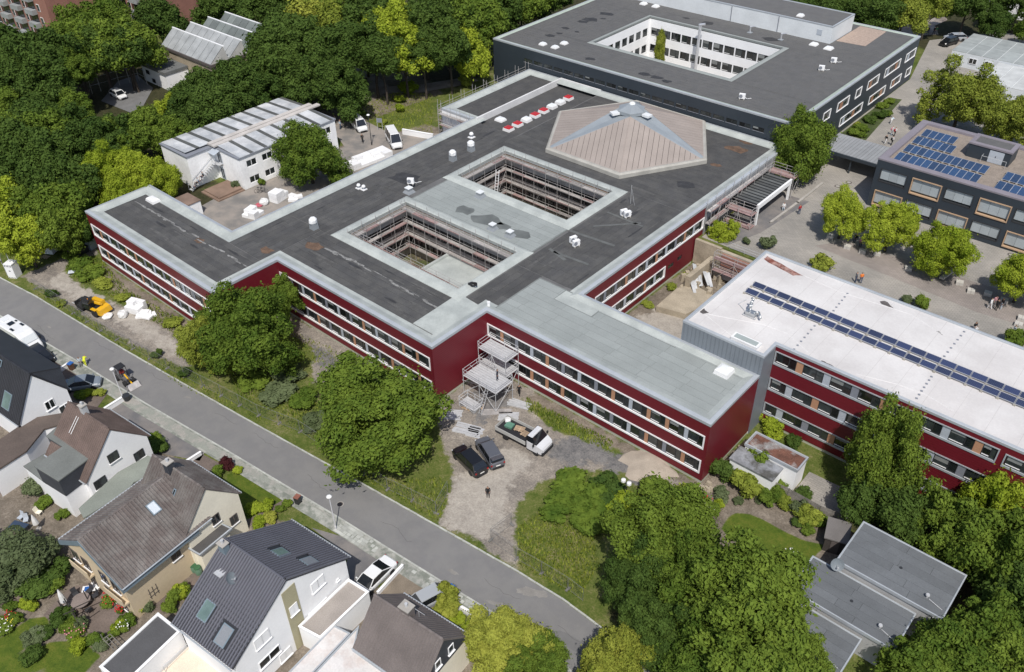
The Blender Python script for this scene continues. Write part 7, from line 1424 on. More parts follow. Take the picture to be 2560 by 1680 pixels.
# ---------------------------------------------------------------- site fence
FM = {}
fgalv = mat('dull_fence_steel',(0.17,0.175,0.175),0.6,0.1)
def fence_panel(label, a, b, z, group, h=1.9):
    a, b = Vector(a), Vector(b); L = (b-a).length; k = round(L,1)
    t = thing('fence_panel', label, 'fence', (a.x,a.y,z), math.atan2(b.y-a.y,b.x-a.x), group)
    if k not in FM:
        w_ = MB()
        for i in range(1, int(L/0.16)): w_.tube((i*0.16,0,0.1),(i*0.16,0,h-0.05),0.003,3)
        for i in range(1, 7): w_.tube((0.03,0,0.1+i*0.27),(L-0.03,0,0.1+i*0.27),0.003,3)
        FM[k] = (MB().tube((0.03,0,0.0),(0.03,0,h),0.017,5).tube((L-0.03,0,0.0),(L-0.03,0,h),0.017,5).tube((0.03,0,h-0.03),(L-0.03,0,h-0.03),0.017,5).tube((0.03,0,0.12),(L-0.03,0,0.12),0.017,5).mesh('frame', fgalv), w_.mesh('wire_mesh', fgalv), MB().obox(0,0,0,0.12,0.22,0.6).mesh('foot', mat('fence_foot',(0.16,0.155,0.145),0.9,0.15)))
    put('frame', FM[k][0], t); o_ = put('wire_mesh', FM[k][1], t); o_['kind'] = 'stuff'; put('foot', FM[k][2], t); return t
def fence_line(where, pts, group, step=3.4):
    n_ = 0
    for a, b in zip(pts, pts[1:]):
        a, b = Vector(a), Vector(b); k = max(1, round((b-a).length/step))
        for i in range(k): fence_panel(f'wire fence panel {where}, {ordinal(n_)} from the left', a+(b-a)*(i/k), a+(b-a)*((i+1)/k), Z0, group); n_ += 1
fence_line('along the verge left of the gate', [(-61.8,-19.9),(-45.0,-18.9),(-31.0,-17.4),(-21.2,-16.0),(-14.7,-15.2),(-8.7,-13.7),(5.7,-13.2),(8.9,-12.6),(12.1,-12.2)], 'site fence along the street')
fence_line('of the gate leaf left of the opening', [(12.1,-12.2),(11.0,-9.3)], 'open gate leaves'); fence_line('of the gate leaf right of the opening', [(19.1,-8.2),(18.8,-11.1)], 'open gate leaves')
fence_line('along the grass right of the gate', [(18.8,-11.1),(22.3,-11.2),(25.3,-10.9),(28.4,-10.7),(30.3,-10.8)], 'site fence along the street')
# slatted fence of the garden with the oval lawn
t = thing('garden_fence', 'weathered wooden slat fence between the garden and the paved drive', 'fence', (*(35.8,13.4),Z0))
pts = [(35.5,13.2),(38.9,13.4),(42.5,13.3),(44.7,13.8)]
for a, b in zip(pts, pts[1:]):
    part('post', MB().obox(a[0],a[1],Z0,Z0+1.5,0.1,0.1), mat('grey_timber',(0.20,0.185,0.165),0.9,0.2,1,10,0.15,objvar=0.15), t, world=True)
    for k in range(8): part('slat', MB().slab([(a[0],a[1],Z0+0.1+k*0.17),(b[0],b[1],Z0+0.1+k*0.17),(b[0],b[1],Z0+0.23+k*0.17),(a[0],a[1],Z0+0.23+k*0.17)],0.025), MATS['grey_timber'], t, world=True)
t = thing('car_park_fence', 'tall wire fence with pale posts behind the small car park', 'fence', (*(-114.0,19.7),Z1))
pts = [(-114.0,17.9),(-114.0,19.7),(-113.8,21.8),(-113.9,23.7),(-113.3,25.6),(-112.9,27.5),(-109.5,27.3)]
for p in pts: part('post', MB().tube((*p,Z1),(*p,Z1+3.0),0.06,6), mat('pale_post',(0.45,0.42,0.36),0.8), t, world=True)
for z in (Z1+3.0, Z1+1.6): part('rail', MB().path([(*p,z) for p in pts],0.03,4), galv, t, world=True)
t = thing('yard_railing', 'grey metal railing along the schoolyard edge behind the white roof', 'railing', (22,46.8,Z1))
rp = [(12,47.2),(21.0,47.2),(21.6,40.2),(62,40.2)]
for a, b in zip(rp, rp[1:]):
    L_ = math.hypot(b[0]-a[0],b[1]-a[1]); n_ = int(L_/2)
    for i in range(n_+1): part('post', MB().tube((a[0]+(b[0]-a[0])*i/n_,a[1]+(b[1]-a[1])*i/n_,Z1),(a[0]+(b[0]-a[0])*i/n_,a[1]+(b[1]-a[1])*i/n_,Z1+1.1),0.025,5), galv, t, world=True)
    for z in (0.3,0.7,1.1): part('rail', MB().tube((*a,Z1+z),(*b,Z1+z),0.022,5), galv, t, world=True)
# ---------------------------------------------------------------- lamps, signs, mast
lampw = mat('white_lamp_globe',(0.80,0.80,0.79),0.4,0.02); polem = mat('pale_pole',(0.62,0.62,0.64),0.5,0.04)
def lamp(label, x, y, z, h, globes=1, pm=None):
    t = thing('street_lamp', label, 'lamp', (x,y,z), 0.0, 'street lamps'); part('pole', MB().tube((0,0,0),(0,0,h),0.07,8,0.045), pm or polem, t)
    if globes == 1: part('lamp_head', MB().lathe([(0.05,h-0.05),(0.28,h),(0.30,h+0.08),(0.12,h+0.2)],12), lampw, t, smooth=True); part('base_collar', MB().lathe([(0.1,0),(0.1,0.5)],8), pm or polem, t)
    else:
        for s_ in (-0.35,0.35): part('lamp_head', MB().lathe([(0.05,h-0.3),(0.26,h-0.1),(0.24,h+0.15),(0.05,h+0.22)],10,s_,0), lampw, t); 
        part('arm', MB().tube((-0.35,0,h-0.3),(0.35,0,h-0.3),0.03,5), pm or polem, t)
    return t
lamp('white street lamp on the pavement by the striped-roof house', *(5.7,-20.4), Z0+0.07, 4.9); lamp('white street lamp beside the small loader', *(-29.6,-24.2), Z0+0.07, 4.9); lamp('double white lamp among bushes beside the gravel yard', *(26.4,1.4), Z0, 3.6, 2, framed)
lamp('white lamp beside the path above the meadow', *(-68.1,60.5), Z1, 4.6); lamp('pale lamp in the lower right near the street trees', *(41.1,-11.4), Z0, 4.0)
lamp('dark lamp post beside the farther white van', *(-53.2,37.5), Z1+0.06, 5.5, 1, framed)
mast = thing('camera_tower', 'white striped camera tower cabinet with mast at the left site entrance', 'cabinet', (*(-67.4,-20.2),Z0), 0.5)
part('cabinet', MB().obox(0,0,0,2.3,1.3,1.3), white, mast); part('cabinet_top', MB().obox(0,0,2.3,2.42,1.36,1.36), white, mast); part('mast', MB().tube((0,0,2.4),(0,0,6.2),0.05,6), galv, mast)
for s_ in (-0.25,0.25): part('camera', MB().obox(s_,-0.1,6.1,6.4,0.25,0.3), white, mast)
for k in range(5): part('warning_stripe', MB().add([(-0.6+k*0.25,-0.656,1.95),(-0.48+k*0.25,-0.656,1.95),(-0.38+k*0.25,-0.656,2.25),(-0.50+k*0.25,-0.656,2.25)],[(0,1,2,3)]), framed, mast); part('warning_stripe', MB().add([(-0.6+k*0.25,-0.656,0.05),(-0.48+k*0.25,-0.656,0.05),(-0.38+k*0.25,-0.656,0.2),(-0.50+k*0.25,-0.656,0.2)],[(0,1,2,3)]), framed, mast)
part('label_plate', MB().box(-0.15,0.15,-0.66,-0.655,1.2,1.35), framed, mast)
sg = thing('sign_post', 'sign post with white arrow board at the left site entrance', 'sign', (*(-68.5,-20.9),Z0), -0.4); part('pole', MB().tube((0,0,0),(0,0,3.3),0.04,6), galv, sg); part('arrow_board', MB().slab([(-1.0,0,3.0),(0.8,0,3.0),(1.05,0,3.12),(0.8,0,3.25),(-1.0,0,3.25)],0.03), white, sg); part('purple_plate', MB().box(-0.22,0.22,-0.06,-0.03,2.35,2.75), mat('purple_sign',(0.20,0.05,0.22),0.5), sg); part('white_plate', MB().box(-0.2,0.2,-0.06,-0.03,2.1,2.3), white, sg)
sg = thing('info_board', 'grey information board beside the nearer white van', 'sign', (*(-56.5,42.5),Z1), 0.6); part('panel_face', MB().box(-0.5,0.5,-0.03,0.03,1.6,2.4), p_md, sg)
for s_ in (-0.45,0.45): part('post', MB().tube((s_,0,0),(s_,0,2.4),0.04,5), galv, sg)
# ---------------------------------------------------------------- building materials on the site
foam = mat('white_insulation_block',(0.76,0.765,0.77),0.7,0.03,1,6,0.02,objvar=0.06)
def stack(label, x, y, z, rz, blocks, group='insulation stacks'):
    t = thing('insulation_stack', label, 'insulation', (x,y,z), rz, group)
    for (bx_, by_, bz, lx, ly, lz, a) in blocks: part('block', MB().obox(bx_,by_,bz,bz+lz,lx,ly,a), foam, t)
    return t
def rows_(nx_, ny_, nz_, l=1.2, w_=0.6, h=0.5): return [(i*l,j*w_,k*h,l-0.03,w_-0.03,h-0.02,rnd.uniform(-.03,.03)) for i in range(nx_) for j in range(ny_) for k in range(nz_) if not (k == nz_-1 and rnd.random() < 0.35)]
stack('tall white insulation stack on the gravel near the telehandler', *(-45.9,-14.0), Z0, 0.35, rows_(2,3,3)); stack('collapsed white insulation slabs at the right of the tall stack', *(-43.7,-13.5), Z0, 0.6, [(0,0,0,1.6,1.0,0.25,0.2),(0.5,0.3,0.25,1.4,0.9,0.2,0.5),(0.9,-0.3,0.1,1.3,0.9,0.25,-0.2),(0.2,0.5,0.4,1.2,0.8,0.2,0.1),(1.2,0.3,0.0,1.2,1.0,0.3,0.7)])
stack('large white insulation block pile by the school roof edge', *(-49.1,8.4), Z1+0.06, 0.3, rows_(2,4,2)); stack('wrapped white block with print near the bicycles', *(-49.6,14.2), Z1+0.06, 0.2, rows_(1,3,3,1.7,0.9,0.55)); stack('loose white sheets beside the round pavilion tree', *(-47.7,16.3), Z1+0.06, 0.5, [(0,0,0,1.5,1.0,0.4,0.2),(0.6,0.5,0.3,1.3,0.9,0.35,0.6),(-0.4,0.6,0.2,1.1,0.8,0.5,-0.3)])
stack('row of white stacked boards along the school roof edge', *(-48.4,29.8), Z1+0.06, 1.45, rows_(5,3,2,1.6,1.0,0.5)); stack('white wrapped boards under the trees at the left entrance', *(-71.0,-14.5), Z0, 0.5, rows_(2,2,3,1.5,0.9,0.5))
bag('white bulk bag beside the tall insulation stack', *(-45.7,-15.2), Z0, 0.55, 0.9); bag('crumpled white sack beside the telehandler wheel', *(-47.2,-16.7), Z0, 0.6, 0.5); bag('white bulk bag near the yellow-edged container', *(-67.7,-10.8), Z0, 0.5, 0.9); bag('white bulk bag beside the wrapped block', *(-50.3,12.6), Z1+0.06, 0.6, 0.9); bag('red and white crumpled sack beside the bulk bag', *(-50.5,11.8), Z1+0.06, 0.5, 0.3, 0, 'white bags', mat('red_sack',(0.45,0.10,0.13),0.7,0.3,2,6,0.2))
t = thing('site_container', 'grey site container with yellow edge at the corner of the left wing', 'container', (*(-67.8,-8.7),Z0), 0.2); part('box', MB().obox(0,0,0,2.5,4.5,2.4), p_lt, t); part('yellow_edge', MB().box(-2.3,-2.2,-1.24,-1.2,0,2.5), yel, t); part('skip', MB().obox(1.0,-2.2,0,1.0,2.2,1.4,0,1.1,1.1), framed, t)
pallet('stacked broken pallet wood at the left entrance', *(-70.8,-14.7), Z0, 0.6); pallet('pallet lying on the grass at the left entrance', *(-69.0,-14.9), Z0, 0.4)
t = thing('timber_pile', 'pile of orange-brown timber in front of the wrapped boards', 'timber', (*(-71.1,-14.5),Z0), 0.5)
for k in range(12): part('plank', MB().obox(rnd.uniform(-.6,.6),rnd.uniform(-.4,.4),0.12*(k//4),0.12*(k//4)+0.1,1.6,0.16,rnd.uniform(-.3,.3)), palw, t)
t = thing('pipe_bundle', 'bundle of pale pipes lying in the weeds by the site track', 'pipes', (*(-60.5,-13.8),Z0), 0.9)
for k in range(5): part('pipe', MB().tube((-1.6,k*0.16,0.35),(1.6,k*0.16,0.35),0.09,6), p_lt, t)
def bundle(label, x, y, rz, n_, L, w_, m_=None, name='steel_bundle'):
    t = thing(name, label, 'scaffold parts', (x,y,Z0), rz, 'scaffold parts on the ground')
    for k in range(n_): part('bar', MB().obox(rnd.uniform(-.15,.15),(k%6-2.5)*w_,0.08*(k//6),0.08*(k//6)+0.07,L,w_*0.8,rnd.uniform(-.04,.04)), m_ or galv, t)
bundle('bundle of silver scaffold decks beside the street tree', *(5.8,-0.9), 0.35, 8, 3.0, 0.3); bundle('second shorter stack of silver scaffold decks', *(6.8,-0.5), 0.4, 5, 1.8, 0.35); bundle('loose silver scaffold tubes beside the grass strip', *(7.6,6.3), 0.3, 10, 2.6, 0.22); bundle('scaffold tubes lying before the entrance scaffold', *(6.5,3.6), 0.75, 6, 3.6, 0.16, galv_old); bundle('silver scaffold frames at the far end of the truck', *(8.1,3.9), 0.7, 6, 2.4, 0.25)
bundle('pale steel frames at the tree edge', *(2.8,-0.2), 0.6, 6, 2.2, 0.3)
pallet('wooden pallet on the ground before the entrance scaffold', *(3.3,1.8), Z0, 0.2); pallet('pale pallet by the silver scaffold base', *(4.2,2.8), Z0, 0.5)
sand = thing('sand_heap', 'heap of pale sand fanned out against the red wing', 'sand', (*(25.0,7.9),Z0)); rings = []; wob = [rnd.uniform(.75,1.2) for i in range(26)]
for f, zz in ((1.12,-0.04),(1.0,0.02),(0.82,0.10),(0.6,0.25),(0.35,0.40),(0.12,0.46)): rings.append([(0.25+math.cos(a)*2.9*f*(1+(wob[i]-1)*f)*rnd.uniform(.97,1.03), 0.9*(1-f)+math.sin(a)*2.6*f*(1+(wob[i]-1)*f)*rnd.uniform(.97,1.03), zz+rnd.uniform(-.015,.015)) for i, a in enumerate([2*math.pi*i/26 for i in range(26)])])
part('mound', MB().loft(rings), mat('pale_sand',(0.36,0.31,0.255),0.95,0.10,0.8,12,0.10,bump=0.5,bscale=8), sand, smooth=True)
for k in range(26):
    x, y = (rnd.uniform(31.2,32.6), rnd.uniform(9.2,18.5)) if k < 18 else (30.6+0.25*(k-18), 8.4+0.12*(k-18))
    part('stone', MB().obox(x,y,Z0,Z0+rnd.uniform(0.2,0.6),rnd.uniform(.4,.9),rnd.uniform(.3,.7),rnd.uniform(0,3),.7,.7), cbl, school, world=True)
# ---------------------------------------------------------------- things on the school roofs
wrapm = mat('white_wrapping',(0.74,0.75,0.76),0.5,0.05,2,6,0.03); greybase = mat('grey_flashing',(0.25,0.27,0.29),0.6,0.08)
def wrapped(label, x, y, z, s_=1.0):
    t = thing('wrapped_vent', label, 'vent', (x,y,z), 0, 'wrapped roof vents'); part('base', MB().obox(0,0,0,0.95*s_,0.95*s_,0.95*s_,0,0.9,0.9), greybase, t)
    part('wrapping', MB().loft([[(0.55*s_*k*math.cos(a)*rnd.uniform(.9,1.1),0.55*s_*k*math.sin(a)*rnd.uniform(.9,1.1),zz*s_) for a in [math.pi*i/5 for i in range(10)]] for k, zz in ((0.85,0.85),(1.1,1.05),(1.05,1.5),(0.6,1.75))]), wrapm, t)
wrapped('white-wrapped vent, nearest of three on the left roof strip', *(-31.8,8.5), 8.0); wrapped('white-wrapped vent beside a thin pole, middle of the left roof strip', *(-31.5,35.9), 8.0); wrapped('white-wrapped vent nearest the sunken skylight roof', *(-31.6,40.2), 8.0)
def mush(label, x, y, z, s_=1.0):
    t = thing('mushroom_vent', label, 'vent', (x,y,z), 0, 'mushroom vents'); part('pipe', MB().lathe([(0.12*s_,0),(0.12*s_,0.4*s_)],10), galv, t); part('hood', MB().lathe([(0.3*s_,0.4*s_),(0.32*s_,0.55*s_),(0.2*s_,0.75*s_),(0.02,0.8*s_)],12), sk_frame, t, smooth=True)
    part('flange', MB().obox(0,0,0,0.1*s_,0.8*s_,0.8*s_), sk_frame, t)
mush('white mushroom vent, left of the pair on the left roof strip', *(-36.0,20.3), 8.0); mush('white mushroom vent, right of the pair on the left roof strip', *(-35.1,20.5), 8.0); mush('white mushroom vent near the sunken skylights', *(-35.0,43.9), 8.0, 1.2)
def acunit(label, x, y, z, rz):
    t = thing('air_conditioner', label, 'air conditioner', (x,y,z), rz, 'air conditioners'); part('case', MB().obox(0,0,0.18,1.0,1.0,0.42), white, t); part('fan_grille', MB().tube((-0.2,-0.215,0.6),(-0.2,-0.24,0.6),0.3,14), p_md, t)
    for s_ in (-0.35,0.35): part('foot', MB().box(s_-0.06,s_+0.06,-0.3,0.3,0,0.18), conc, t)
    part('pipe', MB().path([(0.5,0,0.4),(0.8,0.1,0.2),(0.9,0.6,0.06),(1.4,0.9,0.06)],0.04,5), white, t)
for lb, p, z, a in (('white air conditioner, left of the pair beside the far courtyard',(-0.8,38.8),8.0,1.2),('white air conditioner, right of the pair beside the far courtyard',(-0.1,38.7),8.0,1.2),('white air conditioner, left of the pair on the right roof strip',(-1.8,28.5),8.0,1.3),('white air conditioner, right of the pair on the right roof strip',(-0.9,28.0),8.0,1.3),('white air conditioner beside the middle left roof strip',(-30.0,25.4),8.6,0.6),
    ('upright air conditioner with cream pipe on the dark block roof',(0.3,101.9),11.95,0.4),('rusty cream air conditioner on the dark block roof',(0.3,97.0),11.95,0.4),('small air conditioner near the front edge of the dark block',(-4.2,77.0),11.95,0.3)): acunit(lb, *p, z, a)
def hatch(label, x, y, z, a=1.0, m1=None, m2=None):
    t = thing('roof_curb', label, 'vent', (x,y,z), 0, 'boxed roof vents'); part('base', MB().obox(0,0,0,0.35,a*1.4,a*1.4,0,0.75,0.75), m1 or greybase, t); part('box', MB().obox(0,0,0.35,0.75,a*0.8,a*0.8), m1 or greybase, t); part('lid', MB().obox(0,0,0.75,0.85,a*0.95,a*0.95), m2 or sk_wh, t)
hatch('boxed vent near the far courtyard edge on the grey membrane', *(-20.1,29.9), 8.06); hatch('boxed vent with white lid beside a dark puddle, middle of the grey membrane', *(-12.5,24.2), 8.06, 0.9); hatch('boxed vent beside the rightmost dark puddle of the grey membrane', *(-9.4,24.3), 8.06, 0.9); hatch('grey boxed vent under the pair of white units', *(-29.2,24.2), 8.0, 1.0)
for lb, p, a in (('flat white skylight, left of three on the dark block roof',(-46.7,76.6),1.0),('flat white skylight, nearest of three on the dark block roof',(-43.8,76.7),1.0),('flat white skylight, right of three on the dark block roof',(-43.8,79.5),1.0),('white skylight at the corner of the plant room',(-3.5,108.1),1.3),('white skylight left of the plant room corner',(-6.6,108.4),1.2),('white skylight far left before the plant room',(-45.7,109.1),1.1),('second white skylight before the plant room',(-42.7,109.2),1.1)): skylight(*p, HD-0.15, a, a, 0.25, sk_wh, lb, 0, 'skylights on the dark block')
skylight(*(-12.2,112.9), HP-0.1, 1.0, 1.0, 0.25, sk_wh, 'small skylight on top of the white plant room', 0, 'skylights on the dark block')
def stackpipe(label, x, y, z, h, r=0.2):
    t = thing('flue', label, 'flue', (x,y,z)); part('pipe', MB().lathe([(r,0),(r,h),(r*1.3,h),(r*1.3,h+0.15),(r*0.9,h+0.2)],10), alu, t); part('elbow', MB().tube((0,0,h+0.1),(0.9,0.2,h+0.3),r*0.8,8), alu, t); part('foot', MB().obox(0,0,0,0.15,0.9,0.9), greybase, t)
stackpipe('tall bent steel flue rising from the white courtyard', -27.2, 101.4, Z1, 9.8, 0.3); stackpipe('slim steel flue on the dark roof near the courtyard corner', *(-19.3,107.0), HD-0.15, 1.1, 0.15); stackpipe('steel flue with dark puddle beside it on the dark roof', *(-12.7,107.0), HD-0.15, 1.1, 0.15)
t = thing('chimney_pot', 'short white pipe at the corner of the light roof field', 'vent', (*(-0.5,10.2),8.05)); part('pipe', MB().lathe([(0.2,0),(0.2,0.75),(0.16,0.75)],12), white, t); part('rim', MB().lathe([(0.22,0.7),(0.22,0.78)],12), sk_frame, t)
t = thing('cable_coil', 'heap of black cable on the light coping of the near courtyard', 'cable', (*(-4.8,12.0),8.4))
for k in range(7): part('coil', MB().path([(rnd.uniform(-.1,.1)+0.45*math.cos(a)+0.08*k-0.25, rnd.uniform(-.1,.1)+0.3*math.sin(a), 0.05+0.05*k) for a in [math.pi*i/5 for i in range(11)]],0.05,5), blackpl, t)
t = thing('antenna_mast', 'thin antenna mast with stay on the right roof strip', 'mast', (*(-2.0,42.2),8.0)); part('mast', MB().tube((0,0,0),(0,0,3.0),0.03,5), galv, t); part('stay', MB().tube((0.7,0,0),(0.1,0,2.4),0.02,4), galv, t)
# roof stains and repairs
st_d = mat('roof_stain_dark',(0.038,0.038,0.040),0.7,0.2,1,8,0.15); st_l = mat('roof_repair_grey',(0.105,0.11,0.108),0.9,0.15,1,8,0.1); st_r = mat('rusty_sediment',(0.12,0.075,0.05),0.9,0.3,1,8,0.2); seam_l = mat('pale_seam',(0.20,0.20,0.195),0.9,0.3,2,8,0.2)
def spot(px, r, z, m_, root, k=12, el=1.6, rz=0.2):
    pts = []
    for i in range(k):
        a = 2*math.pi*i/k; q = r*rnd.uniform(.65,1.15); x, y = q*el*math.cos(a), q*math.sin(a); pts.append((px[0]+x*math.cos(rz)-y*math.sin(rz), px[1]+x*math.sin(rz)+y*math.cos(rz)))
    part('stain', MB().sheet(pts, z), m_, root, world=True)
for p, r in (((12.4,-7.4) if False else (-19.0,25.6),1.2),((-14.9,25.5),1.6),((-8.8,25.5),1.3),((-12.0,25.6),0.9)): spot(p, r, 8.0745, mat('membrane_puddle',(0.13,0.14,0.135),0.6,0.15), school)
for p, r, m_ in (((-32.8,26.8),2.2,st_d),((0.8,67.5),1.6,st_r),((0.7,70.9),1.0,st_r),((1.2,60.6),0.7,st_r),((-33.0,-37.7) if False else (1.1,52.0),1.4,st_d),((-28.1,5.4),1.3,st_r),((-32.3,0.7),1.0,st_r),((-41.4,-3.7),0.7,st_r)): spot(p, r*0.8, 8.031, m_, school)
for p, q, w_ in (((-3.3,25.3),(0.1,24.4),0.5),((-4.3,30.7),(3.0,31.4),0.5),((-2.4,25.1),(3.1,25.5),0.45),((-2.3,33.7),(2.3,38.6),0.4),((-3.1,38.1),(3.0,38.0),0.4)):
    a, b = Vector(p), Vector(q); d_ = (b-a).normalized(); n__ = Vector((-d_.y,d_.x))*w_/2; part('repair_strip', MB().slab([(*(a-n__),8.04),(*(b-n__),8.04),(*(b+n__),8.04),(*(a+n__),8.04)],0.01), st_l, school, world=True)
for p, q in (((-58.0,-3.5),(-48.5,-3.5)),((-48.5,-3.5),(-30.4,-3.4)),((-26.3,6.1),(-19.7,6.5)),((-19.7,6.5),(-1.8,6.0))):
    a, b = Vector(p), Vector(q); n_ = 14
    for k in range(n_):
        c_ = a+(b-a)*((k+rnd.random()*0.6)/n_); d_ = (b-a).normalized(); n__ = Vector((-d_.y,d_.x)); l_ = rnd.uniform(0.3,1.1); w_ = rnd.uniform(0.05,0.2); o_ = rnd.uniform(-0.2,0.2)
        c_ = c_+n__*o_; part('seam_residue', MB().sheet([tuple(c_-d_*l_-n__*w_*.3),tuple(c_-n__*w_),tuple(c_+d_*l_-n__*w_*.4),tuple(c_+d_*l_*.7+n__*w_),tuple(c_-d_*l_*.6+n__*w_*.8)], 8.036+0.0006*k), seam_l, school, world=True)
streak = mat('roof_streak',(0.088,0.087,0.085),0.9,0.2,1.5,9,0.2)
for k in range(70):
    x, y, ax = rnd.choice(((rnd.uniform(-37,-29.5),rnd.uniform(4,47),1),(rnd.uniform(-3.5,4.5),rnd.uniform(21,44),1),(rnd.uniform(-26,3),rnd.uniform(46,71),0),(rnd.uniform(-57,-33),rnd.uniform(-7.5,-2),0),(rnd.uniform(-26,-7),rnd.uniform(2.4,8),0)))
    if 46 < y < 72 and -30 < x < 0: 
        if not (y < 47.5 or x > 0.5): continue
    l_, w_ = rnd.uniform(0.8,3.2), rnd.uniform(0.06,0.28); pts = []
    for i in range(10): a = 2*math.pi*i/10; u, v = l_*math.cos(a)*rnd.uniform(.7,1.1), w_*math.sin(a)*rnd.uniform(.6,1.2); pts.append((x+(u if not ax else v), y+(v if not ax else u)))
    part('roof_streak', MB().sheet(pts, 8.027+0.0001*k), rnd.choice((streak, streak, st_d)), school, world=True)
for p, r in (((-48.2,99.0),1.3),((-48.4,94.1),1.5),((-48.8,92.0),1.0),((-49.1,86.7),0.8),((-48.8,81.5),0.9),((-48.2,83.6),0.7),((-46.8,96.1),0.6),((-46.1,86.5),0.5),((-20.5,76.2),1.0),((-18.2,75.8),0.8),((-23.0,76.2),0.9),((-35.1,76.2),1.0),((-28.7,106.8),1.2),((-14.4,106.3),1.5),((-33.7,106.9),0.7)): spot(p, r*0.8, HD-0.105, st_d, dk_)
# ---------------------------------------------------------------- schoolyard seats, bicycles, bins, garden furniture
seatm = mat('pale_concrete_seat',(0.48,0.46,0.42),0.9,0.06,1,8,0.05)
for i, (p, a) in enumerate((((21.5,59.2),0.2),((24.6,58.0),0.2),((26.7,58.2),0.3),((28.5,59.0),0.3),((33.3,58.0),0.3),((39.8,58.9),0.3),((41.6,57.9),0.3),((43.5,58.7),0.2),((45.6,58.4),0.2),((48.5,55.8),0.2),((48.6,54.2),0.1))):
    t = thing('concrete_stool', f'pale concrete block stool on the schoolyard, {ORD[i]} from the far left', 'stool', (*p,Z1+0.03), a, 'schoolyard block stools'); part('half_block', MB().obox(-0.23,0,0,0.45,0.44,0.8), seatm, t); part('half_block', MB().obox(0.23,0,0,0.43,0.44,0.8), seatm, t)
t = thing('concrete_bench', 'long pale concrete bench at the edge of the third yard tree shadow', 'bench', (*(37.9,59.9),Z1+0.03), math.radians(82))
for k in range(3): part('seat_block', MB().obox(-1.2+k*1.2,0,0.25,0.47,1.18,0.6), seatm, t); part('support', MB().obox(-1.2+k*1.2,0,0,0.25,0.4,0.45), conc, t)
for i, p in enumerate(((42.8,70.8),(15.6,74.5),(16.4,76.8))):
    t = thing('manhole_cover', f'manhole cover in the schoolyard paving, {ORD[i]} from the nearest', 'manhole', (*p,Z1+0.037), 0, 'manhole covers'); part('ring', MB().lathe([(0.5,0),(0.5,0.012)],16), browntrim, t); part('lid', MB().lathe([(0.32,0.012),(0.32,0.02)],16), conc, t)
t = thing('manhole_cover', 'dark manhole cover in the road', 'manhole', (*(3.4,-17.9),Z0+0.032)); part('ring', MB().lathe([(0.38,0),(0.38,0.008)],16), conc, t); part('lid', MB().lathe([(0.31,0.008),(0.31,0.012)],16), browntrim, t)
def bike(label, x, y, z, rz):
    t = thing('bicycle', label, 'bicycle', (x,y,z), rz, 'bicycles by the pavilion')
    for s_ in (-0.52,0.52):
        o_ = part('wheel', MB().path([(s_+0.33*math.cos(a),0,0.34+0.33*math.sin(a)) for a in [math.pi*i/7 for i in range(15)]],0.025,4), rubber, t)
    part('frame', MB().tube((-0.52,0,0.34),(-0.15,0,0.75),0.02).tube((-0.15,0,0.75),(0.38,0,0.78),0.02).tube((-0.1,0,0.32),(0.38,0,0.75),0.02).tube((0.52,0,0.34),(0.36,0,0.9),0.02).tube((-0.15,0,0.85),(-0.1,0,0.32),0.02), blackpl, t); part('saddle', MB().obox(-0.17,0,0.85,0.92,0.26,0.13), blackpl, t); part('handlebar', MB().tube((0.36,-0.28,0.95),(0.36,0.28,0.95),0.02), blackpl, t)
bike('dark bicycle by the pavilion, left one', *(-54.1,14.5), Z1+0.06, 1.2); bike('dark bicycle by the pavilion, right one', *(-53.5,14.7), Z1+0.06, 0.8)
def bin_(label, x, y, z, rz, bodym, lidm):
    t = thing('wheelie_bin', label, 'bin', (x,y,z), rz, 'wheelie bins'); part('body', MB().obox(0,0,0.05,1.0,0.48,0.5,0,1.2,1.2), bodym, t); part('lid', MB().obox(0,0.03,1.0,1.08,0.62,0.68,0,0.92,0.92), lidm, t)
    for s_ in (-0.25,0.25): part('wheel', MB().tube((s_-0.03,0.25,0.1),(s_+0.03,0.25,0.1),0.1,10), rubber, t)
bluel = mat('blue_lid',(0.03,0.12,0.38),0.5,0.05)
bin_('dark bin at the pavement beside the clipped bush', *(19.6,-19.0), Z0+0.08, 0.1, framed, framed); bin_('bin with blue lid beside the dark bin', *(20.3,-18.3), Z0+0.08, 0.1, framed, bluel); bin_('brown bin with blue lid near the yellow worker', *(-40.1,-25.4), Z0+0.05, 0.3, mat('brown_bin',(0.12,0.06,0.035),0.6), bluel)
bin_('dark bin with brown brick pillar beside the front path', *(-0.1,-20.7), Z0+0.05, 0.3, framed, mat('brick_red_lid',(0.25,0.10,0.07),0.8))
t = thing('planter', 'round dark planter at the low white wall by the road', 'planter', (*(-29.3,-23.9),Z0+0.05)); part('pot', MB().lathe([(0.35,0),(0.48,0.8),(0.42,0.8)],12), framed, t); part('soil', MB().lathe([(0.42,0.7),(0.02,0.74)],12), bedm, t)
for i, p in enumerate(((-0.9,-32.8),(-0.3,-32.7))):
    t = thing('rain_barrel', ('green rain barrel against the porch wall','green rain barrel, the one nearer the striped roof')[i], 'barrel', (*p,Z0+0.03)); part('barrel', MB().lathe([(0.30,0),(0.36,0.4),(0.33,0.9)],14), mat('green_barrel',(0.12,0.22,0.15),0.5), t); part('lid', MB().lathe([(0.35,0.9),(0.34,0.97),(0.05,1.0)],14), mat('green_lid',(0.03,0.10,0.045),0.5), t)
